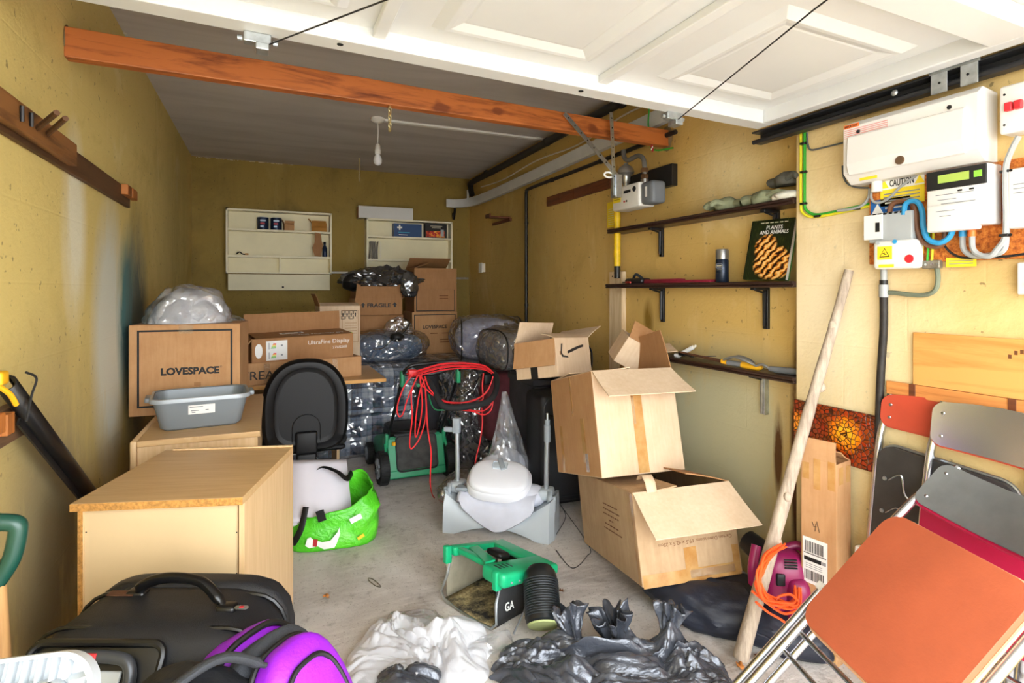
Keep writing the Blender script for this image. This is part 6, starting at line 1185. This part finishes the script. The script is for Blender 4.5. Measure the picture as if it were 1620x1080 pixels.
# black shoulder bag slumped on the suitcase
mat('nylon_black', '17181c', .6, var=.3, vs=12, bump=.5, bs=60); mat('mesh_grey', '33363c', .8, var=.2, bump=.6, bs=500)
r = thing('shoulder_bag', 'black padded shoulder bag between the suitcase and purple backpack', 'bag', (-.12,1.20,.05), (0,0,-.35))
obj('body', super_box(.15, .085, .0, .54, 3.6, f=lambda q: q*(1+.06*ridge(q*5,3,4))), 'nylon_black', r); obj('padded_strap', MB().tube(spline([(-.14,-.07,.30),(-.12,-.10,.42),(-.06,-.06,.53),(.03,.02,.575),(.11,.05,.54)], 7), [.012]+[.027]*26+[.015]*2, 12, flat=.35), 'mesh_grey', r); obj('flap', super_box(.11, .03, .26, .53, 4, f=lambda q: q+Vector((-.02,-.085,0))), 'nylon_black', r)
obj('buckle', MB().rbox((.03,-.125,.42), (.06,-.11,.47), .004), 'suit_grey', r)
mat('purple_nylon', '8b1fc0', .45, var=.15, vs=10, bump=.3, bs=120); 
r = thing('purple_backpack', 'purple and black backpack standing at the front edge', 'backpack', (.09,1.19,.075), (-.40,.0,.78))
def warp(q): return q+Vector((.0,.0,0))+Vector((1,1,.4))*.010*ridge(q*7,3,9)
obj('body', super_box(.14, .07, .0, .525, 3.2, f=lambda q: warp(q)+Vector((0,.07,0))), 'nylon_black', r)
obj('main_panel', super_box(.138, .06, .01, .555, 3.4, f=lambda q: warp(q)+Vector((0,-.01,0))), 'purple_nylon', r)
obj('dark_band', super_box(.132, .04, .01, .535, 3.4, f=lambda q: warp(q)+Vector((0,-.075,0))), 'mesh_grey', r)
fp = obj('front_pocket', super_box(.115, .06, .0, .515, 3.0, f=lambda q: warp(q)+Vector((.0,-.135,0))), 'purple_nylon', r)
zarc = lambda w_, z_, h_, y_, n_=30: [(w_*math.copysign(abs(math.cos(a))**.66,math.cos(a)), y_, z_+h_*math.copysign(abs(math.sin(a))**.66,math.sin(a))) for a in [PI*k/n_ for k in range(n_+1)]]
obj('pocket_zip', MB().tube(zarc(.118,.26,.258,-.115), .006, 8), 'black_trim', fp); obj('front_ring', MB().tube(zarc(.085,.25,.225,-.178), .0055, 8), 'black_trim', fp); obj('top_zip', MB().tube(zarc(.138,.28,.272,-.045), .007, 8), 'black_trim', r)
obj('haul_loop', MB().tube(spline([(-.03,.06,.52),(-.02,.06,.55),(.03,.06,.55),(.04,.06,.52)], 5), .009, 8), 'black_trim', r)
# white plastic stool seen from its ribbed underside
mat('stool_white', 'bfc5ca', .4, var=.03)
r = thing('white_plastic_stool', 'white plastic stool turned up showing ribs, at the left corner', 'stool', (-.40,1.12,0), (0,0,0))
SM = face_M((-.405,1.10,.615), (1,-.18,0), (0,.45,.9))      # plane of the upturned edge
SM = Matrix.Translation((.40,-1.12,0)) @ SM
A = rrect(.29,.27,.06,7); B = rrect(.21,.19,.03,7)
n = len(A); rows = [[(p_[0],p_[1],-.03) for p_ in A+A[:1]], [(p_[0],p_[1],.0) for p_ in A+A[:1]], [(p_[0]*.955,p_[1]*.955,.004) for p_ in A+A[:1]], [(p_[0]*.95,p_[1]*.95,-.022) for p_ in A+A[:1]], [(p_[0]*1.02,p_[1]*1.02,-.022) for p_ in B+B[:1]], [(p_[0]*1.0,p_[1],.003) for p_ in B+B[:1]], [(p_[0]*.96,p_[1]*.96,-.03) for p_ in B+B[:1]]]
obj('ring', MB().grid(rows, True, SM), 'stool_white', r)
for k in range(11): x = -.10+.02*k; obj('rib', MB().box((x-.0018,.095,-.022), (x+.0018,.13,.0), SM), 'stool_white', r)
for k in range(9):
    for s in (-1,1): y = -.08+.02*k; obj('rib', MB().box((min(s*.105,s*.14),y-.0018,-.022), (max(s*.105,s*.14),y+.0018,.0), SM), 'stool_white', r)
for sx in (-1,1):
    for sy in (-1,1): p_ = SM @ Vector((sx*.115,sy*.10,-.02)); obj('leg', MB().tube([p_,(p_.x*1.15,p_.y+.0,.3),(p_.x*1.25,p_.y*1.1,.0)], [.018,.02,.016], 10), 'stool_white', r)
# dark green D handle of a spade
mat('spade_green', '123f34', .35, var=.1); wood_mat('ash_shaft', 'b48a58', '8a6236', .6, 2, 1)
r = thing('garden_spade', 'garden spade with dark green D handle leaning at left edge', 'spade', (-.50,1.34,0), (0,0,0), world=True)
q0 = [at(-28,826,Y=1.33), at(10,826,Y=1.33), at(27,830,Y=1.33), at(28,846,Y=1.33), at(20,880,Y=1.33), at(6,905,Y=1.33), at(-8,925,Y=1.33)]
q1 = [q0[0], at(-40,850,Y=1.33), at(-38,890,Y=1.33), at(-22,915,Y=1.33), q0[-1]]
obj('d_handle', MB().tube(spline(q0, 6), .0155, 10), 'spade_green', r); obj('d_handle_side', MB().tube(spline(q1, 6), .014, 10), 'spade_green', r)
obj('shaft', MB().tube([q0[-1], (q0[-1].x+.015,1.36,.30)], .0165, 12), 'ash_shaft', r); obj('socket', MB().tube([(q0[-1].x+.013,1.358,.36),(q0[-1].x+.018,1.36,.26)], [.018,.024], 12), 'spade_green', r)
bx0 = q0[-1].x+.018; obj('blade', MB().add([(bx0-.085,1.36,.26),(bx0+.085,1.36,.26),(bx0+.08,1.375,.03),(bx0,1.378,.004),(bx0-.08,1.375,.03),(bx0,1.352,.26)], [(0,5,1,2,3,4)]), 'dull_metal', r, solid=.004)
# black gutter length with yellow clamp
r = thing('black_gutter', 'black plastic half-pipe length leaning on the left wall', 'gutter', (-.5,2.0,.6), world=True)
g0 = at(8,606,X=-.565); g1 = at(142,782,X=-.545); g2 = g0+(g1-g0)*1.25; ax_ = (g2-g0).normalized(); GM = face_M(g0, ax_, Vector((0,0,1)))
L2 = (g2-g0).length
def half(rr, a0, a1, n=14): return [(rr*math.cos(a0+(a1-a0)*k/n), rr*math.sin(a0+(a1-a0)*k/n)) for k in range(n+1)]
obj('channel', MB().grid([[(x,y,z) for y, z in half(.021, PI*.0, PI*1.15)] for x in (0,L2*.5,L2)], True, GM), 'suit_trim', r, solid=.004)
obj('rolled_edge', MB().tube([(0,.021,0),(L2,.021,0)], .004, 8, M=GM), 'suit_trim', r); obj('lower_web', MB().box((.14,-.040,-.010), (L2,-.019,-.005), GM), 'steel_dark', r)
o = thing('yellow_clamp', 'yellow plastic clamp hanging over the end of black gutter', 'clamp', g0, world=True)
cp = g0+Vector((.0,-.02,.0)); obj('jaw', MB().rbox((-.014,-.03,.0), (.012,.012,.032), .007, M=T_(cp)), 'yellow_grip', o); obj('arm', MB().tube(spline([cp+Vector((.0,-.02,.0)), cp+Vector((.012,.01,-.025)), cp+Vector((.016,.035,-.055))], 6), .006, 8), 'yellow_grip', o); obj('cord', MB().tube(spline([cp+Vector((.03,.05,.02)), cp+Vector((.04,.085,.0)), cp+Vector((.035,.07,-.04)), cp+Vector((.03,.05,-.10))], 6), .003, 6), 'ink', o)
# wooden blocks on the left wall
wood_mat('orange_wood', 'b06a2c', '7a3f16', .6, 2, 1); wood_mat('grey_wood', '6d5037', '45301f', .7, 1, 1); wood_mat('rail_wood', '86582c', '573518', .6, 1, 1); wood_mat('rail_dark', '5a3a1f', '382310', .6, 1, 1)
r = thing('wall_block', 'wooden block with two orange cleats low on the left wall', 'wood block', (XL,1.7,1.0), world=True)
a, b = at(0,645,X=XL+.03), at(44,690,X=XL+.03); obj('backing', MB().box((XL+.001,a.y-.25,b.z+.01), (XL+.03,b.y,a.z-.01)), 'grey_wood', r, .002)
for u0, u1 in ((0,9),(12,24)): c0, c1 = at(u0,652,X=XL+.055), at(u1,687,X=XL+.055); obj('cleat', MB().box((XL+.03,c0.y,c1.z+.006), (XL+.055,c1.y,c0.z-.006)), 'orange_wood', r, .002)
r = thing('coat_rail', 'long brown timber rail with pegs on the left wall', 'rail', (XL,2.0,2.0), world=True)
pA, pB, pC = at(-10,165,X=XL+.03), at(122,236,X=XL+.03), at(206,298,X=XL+.03)
za, zb = 1.815, 1.738
obj('front_board', MB().box((XL+.018,1.0,zb+.004), (XL+.042,at(122,240,X=XL+.042).y,za)), 'rail_wood', r, .002); obj('rear_board', MB().box((XL+.001,1.0,zb-.012), (XL+.018,at(206,300,X=XL+.018).y,za-.004)), 'rail_dark', r, .002)
e = at(206,300,X=XL+.018).y
for y0, y1 in ((e-.19,e-.10),(e-.085,e+.02)): obj('small_block', MB().box((XL+.018,y0,za-.05), (XL+.045,y1,za-.003)), 'orange_wood', r, .003)
for (u0, v0), (u1, v1) in (((58,204),(90,178)),((74,213),(104,187))): p0 = at(u0,v0,X=XL+.04); p1 = at(u1,v1,X=XL+.12); obj('peg', MB().tube([p0,p1], .0075, 8), 'rail_dark', r)
for u, v0, v1 in ((35,167,192),(50,178,200)): p0, p1 = at(u,v0,X=XL+.05), at(u,v1,X=XL+.046); obj('nail', MB().tube([p0,p1], .005, 6), 'steel_dark', r)
# ================= right foreground: garden vacuum, its bag, bin bags, film =================
mat('vac_magenta', '8a1450', .38, var=.1); mat('cord_orange', 'e2541c', .45, var=.05); mat('bag_blueblack', '1a1e2b', .55, var=.3, vs=10, bump=.5, bs=40)
r = thing('collecting_bag', 'flat black fabric collecting bag lying under the leaning branch', 'bag', (1.705,1.715,0), (0,0,-1.08)); 
obj('body', film((.30,.135,.072), 91, .9, 7, 5, -.062, 2.8), 'bag_blueblack', r).location = (0,0,.064); obj('zip_seam', MB().tube([(p_[0],p_[1],.05+.012*math.sin(p_[0]*9)) for p_ in rrect(.50,.22,.08)], .006, 6, True), 'black_trim', r); obj('collar', MB().lathe([(.07,0),(.075,.02),(.06,.035),(.05,.02)], 20, T_((.18,.02,.085)), cap=False), 'black_trim', r)
r = thing('garden_vacuum', 'magenta garden vacuum blower standing behind the branch', 'leaf blower', (1.80,1.545,.10), (.0,.0,-.50))
obj('motor_housing', super_box(.085, .075, .02, .245, 3.0, f=lambda q: q+Vector((.03*(q.z-.1),0,0))), 'vac_magenta', r); obj('front_cowl', super_box(.042, .05, .0, .17, 3.5, f=lambda q: q+Vector((.028,-.055,.0))), 'vac_magenta', r)
obj('loop_handle', MB().tube(spline([(.02,.03,.235),(.07,.02,.25),(.105,.0,.20),(.112,-.01,.12),(.10,-.01,.04)], 6), .017, 10), 'vac_magenta', r); obj('blower_tube', MB().tube([(-.03,.01,.19),(-.09,.12,.22)], [.05,.043], 16), 'black_plastic', r); obj('front_grip', MB().tube(spline([(-.115,-.02,.12),(-.12,-.03,.19),(-.10,-.01,.26)], 6), .018, 10), 'vac_magenta', r)
obj('switch_recess', MB().rbox((-.05,-.078,.14), (-.018,-.062,.185), .006), 'black_trim', r)
for k in range(4): obj('vent', MB().box((-.02,-.076+.002*k,.205+.009*k), (.025,-.070+.002*k,.209+.009*k)), 'black_trim', r)
r = thing('orange_cord', 'bundled orange mains cord hanging around the magenta garden vacuum', 'cable', (1.77,1.50,.2), world=True)
random.seed(5)
for k in range(14):
    j = lambda s=5: random.uniform(-s,s)
    pts = [(1238+j(6),862+j(3),1.475),(1215+j(5),880+j(),1.44),(1203+j(5),905+j(),1.42),(1200+j(6),925+j(),1.41),(1212+j(8),945+j(5),1.41),(1235+j(10),958+j(6),1.41),(1258+j(6),955+j(6),1.43),(1262+j(5),930+j(6),1.46)]
    obj('cord_strand', MB().tube(spline([at(u,v,Y=y-.003*k) for u, v, y in pts], 7), .0037, 6), 'cord_orange', r)
for pts in ([(1196,952),(1215,968),(1236,980),(1252,993)], [(1222,962),(1230,945),(1250,940),(1262,950)], [(1190,935),(1215,955),(1240,970),(1262,965)]): obj('cord_end', MB().tube(spline([at(u,v,Y=1.40) for u, v in pts], 7), .0045, 6), 'cord_orange', r)
m = bpy.data.materials.new('bin_liner'); m.use_nodes = True; t = NT(m); MATS['bin_liner'] = m; t.b.inputs['Base Color'].default_value = lin('474b54'); t.b.inputs['Roughness'].default_value = .25; t.b.inputs['Metallic'].default_value = .3; t.b.inputs['Specular IOR Level'].default_value = .9
vo = t.new('ShaderNodeTexVoronoi'); vo.feature = 'DISTANCE_TO_EDGE'; vo.inputs['Scale'].default_value = 26; nn = t.noise(9,4,.6,None,1.2); ad = t.new('ShaderNodeVectorMath'); ad.operation = 'ADD'; t.link(t.mapping((1,2.4,1)), ad.inputs[0]); t.link(nn, ad.inputs[1]); t.link(ad.outputs[0], vo.inputs['Vector']); t.bump(t.noise(30,3,.6,t.mapping((1,2.2,1)),1.5), .35, .008)
def liner(r, name, rad, loc, seed, mt, amp=.6, freq=8, rz=0, sub=5, rot=None):
    o = obj(name, film(rad, seed, amp, freq, sub, -rad[2]*.75, 2.3), mt, r); o.location = loc; o.rotation_euler = rot or (0,0,rz); return o
b0, b1 = at(772,1016,Z=0), at(1155,1032,Z=0); bmid = (b0+b1)/2; bang = math.atan2(b1.y-b0.y, b1.x-b0.x); toward = Vector((math.sin(bang),-math.cos(bang),0)); hl = (b1-b0).length/2
r = thing('bin_bag', 'large crumpled black bin bag spread across the front floor', 'bin bag', bmid+toward*.17, (0,0,bang))
obj('sheet', drape(hl*1.05, .19, .075, 3.1, [(-.20,.12,.07,.05),(.06,.13,.06,.075),(.20,.12,.055,.07),(.30,.02,.09,.03),(-.05,-.05,.10,.02)], 190, 110, (4.5,14), .6), 'bin_liner', r)
for nm, h_, r0, r1, loc, rot in (('gathered_flap',.12,.02,.06,(-.12,.12,.04),(-.5,-.3,0)),('gathered_neck',.13,.018,.055,(.21,.12,.05),(-.25,.35,.5)),('gathered_fold',.12,.03,.07,(.04,.13,.04),(-.3,-.1,1))): o_ = obj(nm, gather(h_, r0, r1, loc[0]*9), 'bin_liner', r, solid=.0015); o_.location = loc; o_.rotation_euler = rot
r = thing('dark_bag_scrap', 'small dark plastic bag scrap at the bottom edge', 'bin bag', (.435,1.83,.0), (0,0,-.25)); obj('sheet', drape(.14, .10, .075, 8.3, [(0,0,.06,.03)], 70, 50, (6,9), .5), 'bin_liner', r)
m = bpy.data.materials.new('sheet_white'); m.use_nodes = True; t = NT(m); MATS['sheet_white'] = m; t.b.inputs['Base Color'].default_value = lin('e9ebf0'); t.b.inputs['Roughness'].default_value = .3
tl = t.new('ShaderNodeBsdfTranslucent'); tl.inputs[0].default_value = lin('f2f3f7'); tp = t.new('ShaderNodeBsdfTransparent'); m1 = t.new('ShaderNodeMixShader'); m2 = t.new('ShaderNodeMixShader'); m1.inputs[0].default_value = .35; m2.inputs[0].default_value = .22
t.link(t.b.outputs[0], m1.inputs[1]); t.link(tl.outputs[0], m1.inputs[2]); t.link(m1.outputs[0], m2.inputs[1]); t.link(tp.outputs[0], m2.inputs[2]); t.link(m2.outputs[0], t.n['Material Output'].inputs['Surface']); t.bump(t.noise(16,4,.6,None,1.5), .4, .012)
r = thing('plastic_sheeting', 'crumpled heap of translucent white plastic sheeting on the floor', 'plastic sheet', (.505,1.985,0), (0,0,-.38))
obj('heap', drape(.285, .25, .055, 5.7, [(-.14,.10,.10,.035),(.06,.13,.10,.04),(.10,-.05,.14,.035),(-.19,-.02,.07,.03)], 140, 120, (7,8), .6), 'sheet_white', r)
obj('under_layer', drape(.27, .24, .035, 9.9, [(-.12,.08,.09,.03),(.06,.10,.09,.035)], 60, 50, (6,6), .6), 'sheet_white', r)
obj('loose_tail', drape(.13, .07, .035, 12.4, [], 50, 30, (8,9), .6), 'film_white', r).location = (-.04,.21,.0); obj('loose_tail', drape(.12, .08, .03, 14.4, [], 50, 30, (8,9), .6), 'film_white', r).location = (.24,.06,.0)
# leaves, clip and straw on the floor
mat('leaf_brown', '6a4428', .8, var=.3, vs=40); mat('leaf_orange', 'c5803c', .8, var=.25, vs=40)
def leaf(label, u, v, s_, mt, rz, star=False):
    p_ = at(u,v,Z=.006); n = 14; pts = []
    for k in range(n): a = 2*PI*k/n; rr_ = s_*(1+.45*math.cos(5*a)) if star else s_*(.6+.4*abs(math.cos(a))); pts.append((rr_*math.cos(a), rr_*math.sin(a)*.8, .012*abs(math.sin(a*2))))
    mb = MB().add([(0,0,.004)]+pts, [(0,1+k,1+(k+1) % n) for k in range(n)], True); r = thing('fallen_leaf', label, 'leaf', (p_.x,p_.y,.002), (0,0,rz), group='fallen leaves'); obj('blade', mb, mt, r, solid=.0015); obj('stalk', MB().tube(spline([(0,0,.004),(-s_*.8,.004,.005),(-s_*1.6,-.004,.003)], 4), .0011, 5), mt, r)
leaf('dark brown curled leaf between the branch and the chair', 1201,1041,.020, 'leaf_brown', .3, True); leaf('orange-brown leaf at the foot of the leaning branch', 1171,1053,.020, 'leaf_orange', 1.2); leaf('orange leaf on the concrete beside the desk unit', 516,943,.013, 'leaf_orange', 2.0, True)
leaf('brown leaf by the rear of the lower carton', 1062,940,.014, 'leaf_brown', .9, True); leaf('orange leaf at the bottom edge by the bin bag', 815,1072,.014, 'leaf_orange', .2); leaf('tiny brown leaf right of the ribbed lamp', 888,934,.009, 'leaf_brown', 2.4)
o = obj('wire_clip', MB().tube(spline([at(u,v,Z=.004) for u, v in ((583,914),(590,916),(600,924),(602,928),(594,926),(584,918),(583,914))], 5), .0022, 6), 'dull_metal'); tag(o, 'bent grey wire clip lying on the concrete', 'clip')
